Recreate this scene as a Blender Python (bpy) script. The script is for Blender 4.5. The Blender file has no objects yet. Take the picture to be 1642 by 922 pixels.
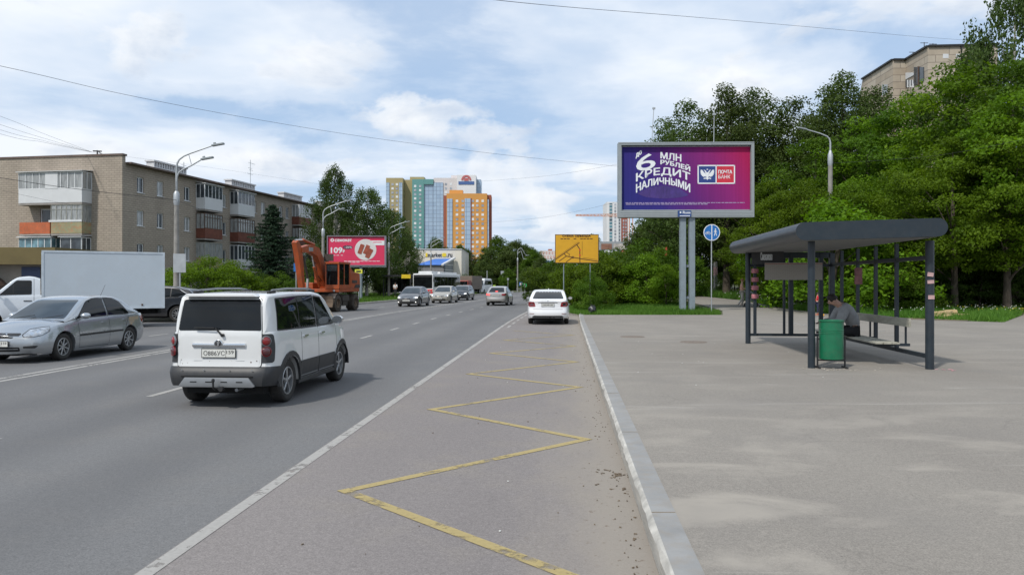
import bpy, bmesh, math, random
import numpy as np
from mathutils import Vector, Matrix
from mathutils.bvhtree import BVHTree
SC = bpy.context.scene
COL = SC.collection
PI = math.pi
R = math.radians
# ------------------------------------------------------------------ camera, light, exposure
CAMH, FPX, HOR, CX = 1.8, 1250.0, 452.0, 821.0
cam = bpy.data.cameras.new('camera')
camo = bpy.data.objects.new('camera', cam)
COL.objects.link(camo)
cam.sensor_width = 36
cam.lens = 36 * FPX / 1642
cam.shift_y = -9 / 1642
cam.clip_end = 6000
camo.location = (0, 0, CAMH)
camo.rotation_euler = (R(90), 0, 0)
SC.camera = camo
SUN = Vector((-0.47, -0.62, 0.95)).normalized()
SC.view_settings.view_transform = 'Standard'
SC.view_settings.look = 'None'
SC.view_settings.gamma = 1
SC.view_settings.use_curve_mapping = False
SC.view_settings.exposure = 0.08
sl = bpy.data.lights.new('sun', 'SUN')
sl.energy = 3.0
sl.angle = R(3.0)
sl.color = (1.0, 0.955, 0.89)
so = bpy.data.objects.new('sun', sl)
COL.objects.link(so)
so.rotation_euler = SUN.to_track_quat('Z', 'Y').to_euler()
def nn(nt, t, **kw):
 n = nt.nodes.new(t)
 for k, v in kw.items():
  if k in n.inputs:
   n.inputs[k].default_value = v
  else:
   setattr(n, k, v)
 return n
def math_node(nt, op, a, b=None, c=None, clamp=False):
 n = nt.nodes.new('ShaderNodeMath')
 n.operation = op
 n.use_clamp = clamp
 for i, v in enumerate((a, b, c)):
  if v is None:
   continue
  if isinstance(v, (int, float)):
   n.inputs[i].default_value = v
  else:
   nt.links.new(v, n.inputs[i])
 return n.outputs[0]
def ramp(nt, fac, stops, interp='LINEAR'):
 n = nt.nodes.new('ShaderNodeValToRGB')
 n.color_ramp.interpolation = interp
 el = n.color_ramp.elements
 while len(el) < len(stops):
  el.new(0.5)
 for e, (p, c) in zip(el, stops):
  e.position = p
  e.color = (c, c, c, 1) if isinstance(c, (int, float)) else (*c, 1)
 nt.links.new(fac, n.inputs[0])
 return n.outputs[0]
def mixc(nt, fac, a, b, blend='MIX'):
 n = nt.nodes.new('ShaderNodeMix')
 n.data_type = 'RGBA'
 n.blend_type = blend
 for s, v in ((0, fac), (6, a), (7, b)):
  if isinstance(v, (int, float)):
   n.inputs[s].default_value = v
  elif isinstance(v, tuple):
   n.inputs[s].default_value = (*v[:3], 1)
  else:
   nt.links.new(v, n.inputs[s])
 return n.outputs[2]
def noise_tex(nt, vec, scale, detail=4, rough=0.55, dist=0.0, color=False):
 n = nt.nodes.new('ShaderNodeTexNoise')
 n.inputs['Scale'].default_value = scale
 n.inputs['Detail'].default_value = detail
 n.inputs['Roughness'].default_value = rough
 n.inputs['Distortion'].default_value = dist
 if vec is not None:
  nt.links.new(vec, n.inputs['Vector'])
 return n.outputs[1 if color else 0]
def mapping(nt, vec, loc=(0, 0, 0), rot=(0, 0, 0), scale=(1, 1, 1)):
 n = nt.nodes.new('ShaderNodeMapping')
 n.inputs[1].default_value = loc
 n.inputs[2].default_value = rot
 n.inputs[3].default_value = scale
 nt.links.new(vec, n.inputs[0])
 return n.outputs[0]
def build_world():
 w = bpy.data.worlds.new('World')
 SC.world = w
 w.use_nodes = True
 nt = w.node_tree
 nt.nodes.clear()
 out = nt.nodes.new('ShaderNodeOutputWorld')
 bg = nt.nodes.new('ShaderNodeBackground')
 bg.inputs[1].default_value = 0.10
 nt.links.new(bg.outputs[0], out.inputs[0])
 sky = nt.nodes.new('ShaderNodeTexSky')
 sky.sky_type = 'NISHITA'
 sky.sun_disc = False
 sky.sun_elevation = math.asin(SUN.z)
 sky.sun_rotation = math.atan2(SUN.x, SUN.y) % (2 * PI)
 sky.air_density = 1.0
 sky.dust_density = 1.6
 sky.ozone_density = 1.2
 tc = nt.nodes.new('ShaderNodeTexCoord')
 sep = nt.nodes.new('ShaderNodeSeparateXYZ')
 nt.links.new(tc.outputs['Generated'], sep.inputs[0])
 zc = math_node(nt, 'MAXIMUM', sep.outputs[2], 0.0)
 zz = math_node(nt, 'ADD', zc, 0.10)
 px = math_node(nt, 'DIVIDE', sep.outputs[0], zz)
 py = math_node(nt, 'DIVIDE', sep.outputs[1], zz)
 comb = nt.nodes.new('ShaderNodeCombineXYZ')
 nt.links.new(px, comb.inputs[0])
 nt.links.new(py, comb.inputs[1])
 P = comb.outputs[0]
 # high broken sheet of cloud
 w1 = noise_tex(nt, mapping(nt, P, (3.1, 7.7, 0), (0, 0, 0.3), (1, 1, 1)), 0.75, 7, 0.56, 0.25)
 w2 = noise_tex(nt, mapping(nt, P, (13.1, 2.7, 4), (0, 0, 0), (1, 1, 1)), 0.3, 2, 0.5)
 cov = math_node(nt, 'ADD', w1, math_node(nt, 'MULTIPLY', math_node(nt, 'SUBTRACT', w2, 0.5), 0.5))
 # cloud masses and clear gaps by direction: u = right of north, v = height
 yy = math_node(nt, 'MAXIMUM', sep.outputs[1], 0.05)
 wn = noise_tex(nt, tc.outputs['Generated'], 9.0, 5, 0.6, 0, True)
 wsep = nt.nodes.new('ShaderNodeSeparateColor')
 nt.links.new(wn, wsep.inputs[0])
 U = math_node(nt, 'ADD', math_node(nt, 'DIVIDE', sep.outputs[0], yy), math_node(nt, 'MULTIPLY_ADD', wsep.outputs[0], 0.12, -0.06))
 V = math_node(nt, 'ADD', math_node(nt, 'DIVIDE', sep.outputs[2], yy), math_node(nt, 'MULTIPLY_ADD', wsep.outputs[1], 0.07, -0.035))
 def blobs(lst):
  tot = None
  for (px_, py_, rx, ry, amp) in lst:
   a = math_node(nt, 'MULTIPLY', math_node(nt, 'SUBTRACT', U, (px_ - 821) / 1250), 1250 / rx)
   b = math_node(nt, 'MULTIPLY', math_node(nt, 'SUBTRACT', V, (452 - py_) / 1250), 1250 / ry)
   e = math_node(nt, 'MULTIPLY', math_node(nt, 'EXPONENT', math_node(nt, 'MULTIPLY', math_node(nt, 'ADD', math_node(nt, 'MULTIPLY', a, a), math_node(nt, 'MULTIPLY', b, b)), -1.0)), amp)
   tot = e if tot is None else math_node(nt, 'ADD', tot, e)
  return tot
 cov = math_node(nt, 'ADD', cov, blobs(SHEET))
 # more open blue low at the horizon
 low = ramp(nt, sep.outputs[2], [(0.0, 0.055), (0.16, 0.035), (0.26, 0.0), (1.0, 0.0)])
 cov = math_node(nt, 'SUBTRACT', cov, low)
 mask = ramp(nt, cov, [(0.36, 0.22), (0.46, 0.72), (0.56, 1.0)], 'EASE')
 # cumulus heaps standing above the horizon (direction space so that they keep their height)
 D = mapping(nt, tc.outputs['Generated'], (CLX, 0.0, CLZ), (0, 0, 0), (1, 1, 1.9))
 c1 = noise_tex(nt, D, 5.6, 9, 0.55, 0.15)
 c1b = noise_tex(nt, mapping(nt, D, (0.013, 0, -0.025)), 5.6, 9, 0.55, 0.15)
 band = ramp(nt, sep.outputs[2], [(0.0, 0.06), (0.05, 0.10), (0.15, 0.09), (0.22, 0.02), (0.4, -0.0)])
 heap = math_node(nt, 'ADD', math_node(nt, 'ADD', c1, band), blobs(HEAPS))
 hm = ramp(nt, heap, [(0.58, 0.0), (0.66, 0.75), (0.74, 1.0)], 'EASE')
 # self shading of the heaps: thicker towards the lower right is darker
 sh = math_node(nt, 'SUBTRACT', c1b, c1)
 shade = math_node(nt, 'ADD', math_node(nt, 'MULTIPLY_ADD', sh, 4.2, 0.70), blobs(BASES), clamp=True)
 heapcol = mixc(nt, shade, (5.6, 6.5, 7.9), (9.6, 9.75, 9.9))
 s1 = noise_tex(nt, mapping(nt, P, (5.1, 1.7, 9)), 0.9, 5, 0.55, 0.2)
 sheet = mixc(nt, ramp(nt, s1, [(0.38, 0.0), (0.62, 1.0)]), (5.5, 6.8, 8.6), (8.7, 9.2, 9.9))
 # pale haze of the clear part
 blue = mixc(nt, 0.62, sky.outputs[0], (4.3, 6.3, 9.3))
 c = mixc(nt, mask, blue, sheet)
 c = mixc(nt, hm, c, heapcol)
 nt.links.new(c, bg.inputs[0])
CLX, CLZ = 0.35, 0.1
SHEET = [(180, 190, 330, 40, -0.14), (1380, 70, 200, 60, -0.09), (900, 330, 130, 50, -0.12), (470, 240, 120, 35, -0.09), (800, 60, 520, 90, 0.13), (150, 60, 400, 70, 0.12), (1100, 130, 220, 80, 0.10), (450, 150, 300, 40, 0.08), (480, 215, 160, 16, 0.06)]
HEAPS = [(680, 195, 105, 42, 0.165), (855, 212, 85, 30, 0.15), (600, 275, 120, 18, 0.12), (300, 250, 130, 22, 0.11), (110, 235, 90, 18, 0.10), (950, 275, 45, 24, 0.13), (880, 325, 40, 10, 0.11), (470, 275, 60, 14, 0.10), (820, 375, 70, 10, 0.06)]
BASES = [(690, 236, 85, 15, -0.75), (860, 222, 75, 24, -0.65), (400, 245, 70, 16, -0.4), (760, 200, 30, 25, -0.3), (640, 190, 60, 22, 0.3), (840, 190, 60, 12, 0.3)]
build_world()
# ------------------------------------------------------------------ naming, tagging
def tag(o, label=None, cat=None, group=None, kind=None):
 if label:
  o['label'] = label
 if cat:
  o['category'] = cat
 if group:
  o['group'] = group
 if kind:
  o['kind'] = kind
 return o
def thing(name, label, cat, loc=(0, 0, 0), rotz=0.0, group=None):
 o = bpy.data.objects.new(name, None)
 COL.objects.link(o)
 o.location = loc
 o.rotation_euler = (0, 0, rotz)
 o.empty_display_size = 0.2
 return tag(o, label, cat, group)
def copy_tree(o, parent=None):
 c = o.copy()
 COL.objects.link(c)
 if parent is not None:
  c.parent = parent
 for ch in [x for x in KIDS.get(o.name, [])]:
  k = copy_tree(ch, c)
  KIDS.setdefault(c.name, []).append(k)
 return c
KIDS = {}
class MB:
 """collects faces; build() links them as one mesh object"""
 def __init__(self):
  self.v, self.f, self.m, self.uv = [], [], [], []
 def add(self, vs, fs, mi=0):
  b = len(self.v)
  self.v.extend([tuple(p) for p in vs])
  self.f.extend([tuple(i + b for i in f) for f in fs])
  self.m.extend([mi] * len(fs))
  return self
 def box(self, c, s, rot=None, mi=0):
  x, y, z = s[0] / 2, s[1] / 2, s[2] / 2
  vs = [Vector((sx * x, sy * y, sz * z)) for sx in (-1, 1) for sy in (-1, 1) for sz in (-1, 1)]
  if rot is not None:
   if isinstance(rot, (int, float)):
    rot = Matrix.Rotation(rot, 3, 'Z')
   vs = [rot @ p for p in vs]
  c = Vector(c)
  vs = [p + c for p in vs]
  return self.add(vs, [(0, 1, 3, 2), (4, 6, 7, 5), (0, 4, 5, 1), (2, 3, 7, 6), (0, 2, 6, 4), (1, 5, 7, 3)], mi)
 def bx(self, a, b, mi=0):
  return self.box([(a[i] + b[i]) / 2 for i in range(3)], [abs(b[i] - a[i]) for i in range(3)], None, mi)
 def bar(self, p, q, w, h=None, up=(0, 0, 1), mi=0):
  p, q = Vector(p), Vector(q)
  h = h or w
  d = (q - p)
  L = d.length
  d.normalize()
  upv = Vector(up)
  if abs(d.dot(upv)) > 0.98:
   upv = Vector((1, 0, 0))
  s = d.cross(upv).normalized()
  u = s.cross(d)
  rot = Matrix((s, d, u)).transposed()
  return self.box((p + q) / 2, (w, L, h), rot, mi)
 def tube(self, pts, r, n=8, mi=0, cap=True):
  pts = [Vector(p) for p in pts]
  rs = r if isinstance(r, (list, tuple)) else [r] * len(pts)
  b = len(self.v)
  prev = None
  for i, p in enumerate(pts):
   d = (pts[min(i + 1, len(pts) - 1)] - pts[max(i - 1, 0)]).normalized()
   if prev is None:
    a = Vector((0, 0, 1)) if abs(d.z) < 0.9 else Vector((1, 0, 0))
    s = d.cross(a).normalized()
   else:
    s = (prev - d * prev.dot(d)).normalized()
   prev = s
   t = d.cross(s)
   for k in range(n):
    a = 2 * PI * k / n
    self.v.append(tuple(p + (s * math.cos(a) + t * math.sin(a)) * rs[i]))
  for i in range(len(pts) - 1):
   for k in range(n):
    k2 = (k + 1) % n
    self.f.append((b + i * n + k, b + i * n + k2, b + (i + 1) * n + k2, b + (i + 1) * n + k))
    self.m.append(mi)
  if cap:
   self.f.append(tuple(b + k for k in range(n))[::-1])
   self.f.append(tuple(b + (len(pts) - 1) * n + k for k in range(n)))
   self.m += [mi, mi]
  return self
 def cyl(self, p, q, r, n=16, mi=0, r2=None):
  return self.tube([p, q], [r, r if r2 is None else r2], n, mi)
 def lathe(self, prof, c=(0, 0, 0), axis='Z', n=24, mi=0, closed=False):
  """prof: (radius, height) pairs"""
  b = len(self.v)
  c = Vector(c)
  for (r, h) in prof:
   for k in range(n):
    a = 2 * PI * k / n
    x, y = r * math.cos(a), r * math.sin(a)
    p = {'Z': (x, y, h), 'Y': (x, h, y), 'X': (h, x, y)}[axis]
    self.v.append(tuple(c + Vector(p)))
  m = len(prof)
  for i in range(m if closed else m - 1):
   j = (i + 1) % m
   for k in range(n):
    k2 = (k + 1) % n
    self.f.append((b + i * n + k, b + i * n + k2, b + j * n + k2, b + j * n + k))
    self.m.append(mi)
  return self
 def prism(self, poly, h0, h1, plane='XY', mi=0):
  """extrude a 2d polygon; plane XY -> along z, XZ -> along y, YZ -> along x"""
  b = len(self.v)
  n = len(poly)
  for h in (h0, h1):
   for (a, c) in poly:
    self.v.append({'XY': (a, c, h), 'XZ': (a, h, c), 'YZ': (h, a, c)}[plane])
  self.f.append(tuple(b + i for i in range(n))[::-1])
  self.f.append(tuple(b + n + i for i in range(n)))
  for i in range(n):
   j = (i + 1) % n
   self.f.append((b + i, b + j, b + n + j, b + n + i))
  self.m += [mi] * (n + 2)
  return self
 def build(self, name, mat, parent=None, smooth=None, bevel=0, loc=None, fix=True):
  me = bpy.data.meshes.new(name)
  me.from_pydata(self.v, [], self.f)
  mats = mat if isinstance(mat, (list, tuple)) else [mat]
  for mm in mats:
   me.materials.append(mm)
  if len(mats) > 1:
   me.polygons.foreach_set('material_index', self.m)
  bm = bmesh.new()
  bm.from_mesh(me)
  if fix:
   bmesh.ops.remove_doubles(bm, verts=bm.verts, dist=1e-5)
   bmesh.ops.recalc_face_normals(bm, faces=bm.faces)
  if bevel:
   es = [e for e in bm.edges if len(e.link_faces) == 2 and e.calc_face_angle(0) > 0.5]
   try:
    bmesh.ops.bevel(bm, geom=es, offset=bevel, segments=2, affect='EDGES', profile=0.6, clamp_overlap=True)
   except Exception:
    pass
  bm.to_mesh(me)
  bm.free()
  if smooth is not None:
   me.polygons.foreach_set('use_smooth', [True] * len(me.polygons))
   me.set_sharp_from_angle(angle=R(smooth))
  o = bpy.data.objects.new(name, me)
  COL.objects.link(o)
  if parent is not None:
   o.parent = parent
   KIDS.setdefault(parent.name, []).append(o)
  if loc is not None:
   o.location = loc
  return o
def G(px, py, z=0.0):
 """measured point of the photograph -> ground position at height z"""
 Y = (CAMH - z) * FPX / (py - HOR)
 return Vector(((px - CX) / FPX * Y, Y, z))
def at(px, py, Y):
 return Vector(((px - CX) / FPX * Y, Y, CAMH - (py - HOR) / FPX * Y))
# ------------------------------------------------------------------ materials
def new_mat(name):
 m = bpy.data.materials.new(name)
 m.use_nodes = True
 nt = m.node_tree
 b = nt.nodes['Principled BSDF']
 return m, nt, b
def pm(name, col, rough=0.6, metal=0.0, var=0.12, scale=3.0, bump=0.0, bscale=60.0, coat=0.0, spec=None, dirt=None, dirt_amt=0.0, coords='Object', emit=0.0, trans=0.0, stretch=(1, 1, 1)):
 m, nt, b = new_mat(name)
 tc = nt.nodes.new('ShaderNodeTexCoord')
 v = mapping(nt, tc.outputs[coords], scale=stretch)
 n = noise_tex(nt, v, scale, 5, 0.6)
 c = mixc(nt, ramp(nt, n, [(0.3, 0.0), (0.7, 1.0)]), tuple(x * (1 - var) for x in col), tuple(min(1, x * (1 + var)) for x in col))
 if dirt:
  n2 = noise_tex(nt, v, scale * 2.3 + 0.7, 8, 0.7)
  c = mixc(nt, math_node(nt, 'MULTIPLY', ramp(nt, n2, [(0.45, 0.0), (0.75, 1.0)]), dirt_amt), c, dirt)
 nt.links.new(c, b.inputs['Base Color'])
 b.inputs['Roughness'].default_value = rough
 b.inputs['Metallic'].default_value = metal
 b.inputs['Coat Weight'].default_value = coat
 b.inputs['Coat Roughness'].default_value = 0.06
 if spec is not None:
  b.inputs['Specular IOR Level'].default_value = spec
 if emit:
  b.inputs['Emission Color'].default_value = (*col, 1)
  b.inputs['Emission Strength'].default_value = emit
 if bump:
  nb = noise_tex(nt, v, bscale, 4, 0.6)
  bn = nt.nodes.new('ShaderNodeBump')
  bn.inputs['Strength'].default_value = bump
  bn.inputs['Distance'].default_value = 0.02
  nt.links.new(nb, bn.inputs['Height'])
  nt.links.new(bn.outputs[0], b.inputs['Normal'])
 return m
def leaf_mat(name, c1, c2, c3, trans=0.35):
 m, nt, b = new_mat(name)
 at_ = nt.nodes.new('ShaderNodeAttribute')
 at_.attribute_name = 'tone'
 oi = nt.nodes.new('ShaderNodeObjectInfo')
 col = ramp(nt, at_.outputs['Fac'], [(0.0, c1), (0.5, c2), (1.0, c3)])
 hsv = nt.nodes.new('ShaderNodeHueSaturation')
 hsv.inputs['Saturation'].default_value = 1.0
 nt.links.new(math_node(nt, 'MULTIPLY_ADD', oi.outputs['Random'], 0.45, 0.72), hsv.inputs['Value'])
 nt.links.new(math_node(nt, 'MULTIPLY_ADD', oi.outputs['Random'], 0.02, 0.49), hsv.inputs['Hue'])
 nt.links.new(col, hsv.inputs['Color'])
 nt.links.new(hsv.outputs[0], b.inputs['Base Color'])
 b.inputs['Roughness'].default_value = 0.55
 b.inputs['Specular IOR Level'].default_value = 0.12
 tr = nt.nodes.new('ShaderNodeBsdfTranslucent')
 nt.links.new(mixc(nt, 1.0, hsv.outputs[0], (1.5, 1.5, 0.6), 'MULTIPLY'), tr.inputs[0])
 mx = nt.nodes.new('ShaderNodeMixShader')
 mx.inputs[0].default_value = trans
 nt.links.new(b.outputs[0], mx.inputs[1])
 nt.links.new(tr.outputs[0], mx.inputs[2])
 nt.links.new(mx.outputs[0], nt.nodes['Material Output'].inputs[0])
 return m
def glass_mat(name, col=(0.02, 0.025, 0.03), rough=0.03, spec=0.5, alpha=1.0):
 m, nt, b = new_mat(name)
 tc = nt.nodes.new('ShaderNodeTexCoord')
 n = noise_tex(nt, tc.outputs['Object'], 1.3, 3, 0.5)
 c = mixc(nt, ramp(nt, n, [(0.35, 0.0), (0.65, 1.0)]), tuple(x * 0.6 for x in col), tuple(x * 1.5 for x in col))
 nt.links.new(c, b.inputs['Base Color'])
 b.inputs['Roughness'].default_value = rough
 b.inputs['Specular IOR Level'].default_value = spec
 b.inputs['IOR'].default_value = 1.5
 return m
def asphalt_mat(name, c_dark, c_light, stain, patches=0.3, xdir=0.07, rough=0.9):
 m, nt, b = new_mat(name)
 tc = nt.nodes.new('ShaderNodeTexCoord')
 O = tc.outputs['Object']
 big = noise_tex(nt, mapping(nt, O, scale=(0.35, 0.09, 1), rot=(0, 0, xdir)), 1.0, 5, 0.6)
 med = noise_tex(nt, O, 0.9, 6, 0.62)
 c = mixc(nt, ramp(nt, big, [(0.3, 0.0), (0.7, 1.0)]), c_dark, c_light)
 c = mixc(nt, math_node(nt, 'MULTIPLY', ramp(nt, med, [(0.5, 0.0), (0.72, 1.0)]), patches), c, stain)
 # aggregate speckle
 fine = noise_tex(nt, O, 95, 2, 0.7)
 fl = ramp(nt, fine, [(0.30, 0.74), (0.5, 1.0), (0.72, 1.32)])
 c = mixc(nt, 1.0, c, fl, 'MULTIPLY')
 f2 = noise_tex(nt, O, 22, 3, 0.6)
 c = mixc(nt, 1.0, c, ramp(nt, f2, [(0.3, 0.92), (0.7, 1.08)]), 'MULTIPLY')
 vo = nt.nodes.new('ShaderNodeTexVoronoi')
 vo.inputs['Scale'].default_value = 7
 nt.links.new(O, vo.inputs['Vector'])
 wsp = ramp(nt, vo.outputs['Distance'], [(0.0, 1.0), (0.035, 1.0), (0.05, 0.0)])
 sel = nt.nodes.new('ShaderNodeSeparateColor')
 nt.links.new(vo.outputs['Color'], sel.inputs[0])
 wsp = math_node(nt, 'MULTIPLY', wsp, math_node(nt, 'GREATER_THAN', sel.outputs[0], 0.72))
 c = mixc(nt, math_node(nt, 'MULTIPLY', wsp, 0.55), c, mixc(nt, math_node(nt, 'GREATER_THAN', sel.outputs[1], 0.5), (0.05, 0.047, 0.043), (0.42, 0.4, 0.36)))
 b.inputs['Roughness'].default_value = rough
 b.inputs['Specular IOR Level'].default_value = 0.3
 bn = nt.nodes.new('ShaderNodeBump')
 bn.inputs['Strength'].default_value = 0.25
 bn.inputs['Distance'].default_value = 0.006
 nt.links.new(fine, bn.inputs['Height'])
 nt.links.new(bn.outputs[0], b.inputs['Normal'])
 return m, nt, b, c, O
M = {}
def build_mats():
 # carriageway
 m, nt, b, c, O = asphalt_mat('asphalt_road', (0.125, 0.125, 0.128), (0.158, 0.157, 0.156), (0.18, 0.17, 0.158), 0.35)
 # wheel tracks running along the road
 sep = nt.nodes.new('ShaderNodeSeparateXYZ')
 nt.links.new(O, sep.inputs[0])
 xx = math_node(nt, 'SUBTRACT', sep.outputs[0], math_node(nt, 'MULTIPLY', sep.outputs[1], 0.0696))
 wob = noise_tex(nt, mapping(nt, O, scale=(0.2, 0.05, 1)), 1, 2)
 tr = math_node(nt, 'SINE', math_node(nt, 'ADD', math_node(nt, 'MULTIPLY', xx, 3.2), math_node(nt, 'MULTIPLY', wob, 3.0)))
 c = mixc(nt, math_node(nt, 'MULTIPLY_ADD', tr, 0.20, 0.18, clamp=True), c, (0.098, 0.098, 0.1))
 nt.links.new(c, b.inputs['Base Color'])
 M['road'] = m
 # bus bay: older, browner, dusty towards the kerb
 m, nt, b, c, O = asphalt_mat('asphalt_bay', (0.178, 0.161, 0.155), (0.214, 0.195, 0.186), (0.225, 0.202, 0.175), 0.55)
 sep = nt.nodes.new('ShaderNodeSeparateXYZ')
 nt.links.new(O, sep.inputs[0])
 xx = math_node(nt, 'SUBTRACT', sep.outputs[0], math_node(nt, 'MULTIPLY', sep.outputs[1], 0.0696))
 dn = noise_tex(nt, mapping(nt, O, scale=(1.6, 0.5, 1)), 1.2, 6, 0.65)
 dd = math_node(nt, 'MULTIPLY_ADD', xx, 1.25, 0.52)
 dd = math_node(nt, 'MULTIPLY', math_node(nt, 'ADD', dd, math_node(nt, 'MULTIPLY', math_node(nt, 'SUBTRACT', dn, 0.5), 1.6)), 1.0, clamp=True)
 c = mixc(nt, math_node(nt, 'MULTIPLY', dd, 0.75), c, (0.27, 0.24, 0.20))
 sp = noise_tex(nt, O, 14, 5, 0.75)
 spm = math_node(nt, 'MULTIPLY', ramp(nt, sp, [(0.60, 0.0), (0.66, 1.0)]), math_node(nt, 'MULTIPLY_ADD', dd, 0.6, 0.12))
 c = mixc(nt, spm, c, (0.12, 0.085, 0.055))
 nt.links.new(c, b.inputs['Base Color'])
 M['bay'] = m
 # pavement
 m, nt, b, c, O = asphalt_mat('asphalt_pavement', (0.205, 0.187, 0.164), (0.242, 0.222, 0.194), (0.33, 0.312, 0.278), 0.0)
 st = noise_tex(nt, mapping(nt, O, loc=(2, 1.4, 0), scale=(0.5, 0.85, 1), rot=(0, 0, 0.5)), 1.35, 6, 0.55, 0.4)
 near = nt.nodes.new('ShaderNodeSeparateXYZ')
 nt.links.new(O, near.inputs[0])
 nf = ramp(nt, math_node(nt, 'MULTIPLY', near.outputs[1], 0.02), [(0.12, 1.0), (0.22, 0.25), (1.0, 0.2)])
 c = mixc(nt, math_node(nt, 'MULTIPLY', ramp(nt, st, [(0.50, 0.0), (0.62, 0.9)]), nf), c, (0.318, 0.29, 0.25))
 ln = noise_tex(nt, mapping(nt, O, scale=(0.16, 2.6, 1), rot=(0, 0, -0.08)), 1.0, 3, 0.5, 0.3)
 c = mixc(nt, math_node(nt, 'MULTIPLY', ramp(nt, ln, [(0.63, 0.0), (0.66, 1.0), (0.69, 0.0)]), 0.35), c, (0.40, 0.38, 0.345))
 dk = noise_tex(nt, mapping(nt, O, loc=(7, 3, 2)), 0.55, 5, 0.6)
 c = mixc(nt, math_node(nt, 'MULTIPLY', ramp(nt, dk, [(0.5, 0.0), (0.72, 1.0)]), 0.45), c, (0.185, 0.172, 0.158))
 # hairline cracks
 vo = nt.nodes.new('ShaderNodeTexVoronoi')
 vo.feature = 'DISTANCE_TO_EDGE'
 vo.inputs['Scale'].default_value = 0.33
 dist = noise_tex(nt, O, 1.6, 4, 0.6, 0, True)
 add = nt.nodes.new('ShaderNodeMixRGB')
 add.blend_type = 'ADD'
 add.inputs[0].default_value = 0.6
 nt.links.new(O, add.inputs[1])
 nt.links.new(dist, add.inputs[2])
 nt.links.new(add.outputs[0], vo.inputs['Vector'])
 ck = ramp(nt, vo.outputs[0], [(0.0, 1.0), (0.0028, 0.8), (0.0055, 0.0)])
 gate = ramp(nt, noise_tex(nt, O, 0.5, 2), [(0.5, 0.0), (0.6, 1.0)])
 c = mixc(nt, math_node(nt, 'MULTIPLY', math_node(nt, 'MULTIPLY', ck, gate), 0.22), c, (0.10, 0.09, 0.08))
 nt.links.new(c, b.inputs['Base Color'])
 M['pave'] = m
 M['kerb'] = pm('kerb_concrete', (0.245, 0.245, 0.24), 0.85, var=0.14, scale=2.5, dirt=(0.25, 0.21, 0.16), dirt_amt=0.5, bump=0.2)
 M['kerbedge'] = pm('kerb_chipped_edge', (0.40, 0.385, 0.35), 0.9, var=0.3, scale=5, bump=0.5, bscale=20)
 M['kerbface'] = pm('kerb_face', (0.31, 0.295, 0.265), 0.9, var=0.25, scale=2.0, dirt=(0.44, 0.4, 0.33), dirt_amt=0.7, bump=0.5, bscale=25, stretch=(1, 0.35, 3))
 # painted markings, worn
 def paint(name, col, wear, sc, far=None):
  m, nt, b = new_mat(name)
  tc = nt.nodes.new('ShaderNodeTexCoord')
  O = tc.outputs['Object']
  n = noise_tex(nt, O, sc, 8, 0.72)
  n2 = noise_tex(nt, O, 1.1, 3, 0.5)
  a = math_node(nt, 'ADD', n, math_node(nt, 'MULTIPLY', math_node(nt, 'SUBTRACT', n2, 0.5), 0.6))
  if far:
   sep = nt.nodes.new('ShaderNodeSeparateXYZ')
   nt.links.new(O, sep.inputs[0])
   a = math_node(nt, 'SUBTRACT', a, ramp(nt, math_node(nt, 'MULTIPLY', sep.outputs[1], 0.02), [(0.2, 0.0), (far, 0.12)]))
  al = ramp(nt, a, [(wear - 0.07, 0.12), (wear + 0.06, 0.92)])
  cc = mixc(nt, ramp(nt, noise_tex(nt, O, 30, 3), [(0.3, 0.0), (0.7, 1.0)]), tuple(x * 0.85 for x in col), col)
  nt.links.new(cc, b.inputs['Base Color'])
  b.inputs['Roughness'].default_value = 0.8
  nt.links.new(al, b.inputs['Alpha'])
  return m
 M['white_line'] = paint('white_marking', (0.375, 0.362, 0.338), 0.39, 9)
 M['yellow_line'] = paint('yellow_marking', (0.40, 0.315, 0.135), 0.39, 7, 0.9)
 M['ground'] = pm('soil', (0.07, 0.085, 0.035), 0.95, var=0.35, scale=0.5, dirt=(0.13, 0.10, 0.06), dirt_amt=0.5)
 M['dirt'] = pm('bare_dirt', (0.17, 0.13, 0.085), 0.95, var=0.3, scale=2.2, bump=0.6, bscale=12)
 # generic
 M['grass'] = leaf_mat('grass_blades', (0.050, 0.115, 0.016), (0.085, 0.175, 0.026), (0.13, 0.225, 0.042), 0.35)
 M['leaf_maple'] = leaf_mat('leaves_bright', (0.058, 0.112, 0.006), (0.096, 0.172, 0.009), (0.150, 0.245, 0.017), 0.42)
 M['leaf_shaded'] = leaf_mat('leaves_shade_toned', (0.022, 0.046, 0.007), (0.036, 0.070, 0.010), (0.060, 0.105, 0.016), 0.3)  # darkened leaf copy: shade beneath the crowns put into the colour
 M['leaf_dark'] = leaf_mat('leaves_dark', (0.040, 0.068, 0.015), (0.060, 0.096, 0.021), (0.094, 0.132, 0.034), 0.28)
 M['leaf_birch'] = leaf_mat('leaves_birch', (0.036, 0.062, 0.015), (0.054, 0.090, 0.021), (0.088, 0.130, 0.036), 0.3)
 M['leaf_mid'] = leaf_mat('leaves_mid', (0.038, 0.078, 0.007), (0.063, 0.118, 0.010), (0.105, 0.172, 0.018), 0.38)
 M['needle'] = leaf_mat('spruce_needles', (0.014, 0.030, 0.016), (0.022, 0.044, 0.024), (0.040, 0.068, 0.036), 0.1)
 M['bark'] = pm('bark', (0.075, 0.060, 0.045), 0.95, var=0.35, scale=6, bump=0.7, bscale=18, stretch=(1, 1, 0.3))
 M['bark_birch'] = pm('birch_bark', (0.42, 0.40, 0.36), 0.85, var=0.2, scale=4, dirt=(0.05, 0.045, 0.04), dirt_amt=0.9, stretch=(0.6, 0.6, 3))
 M['galv'] = pm('galvanised_steel', (0.42, 0.44, 0.45), 0.45, 0.55, var=0.1, scale=3)
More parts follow.
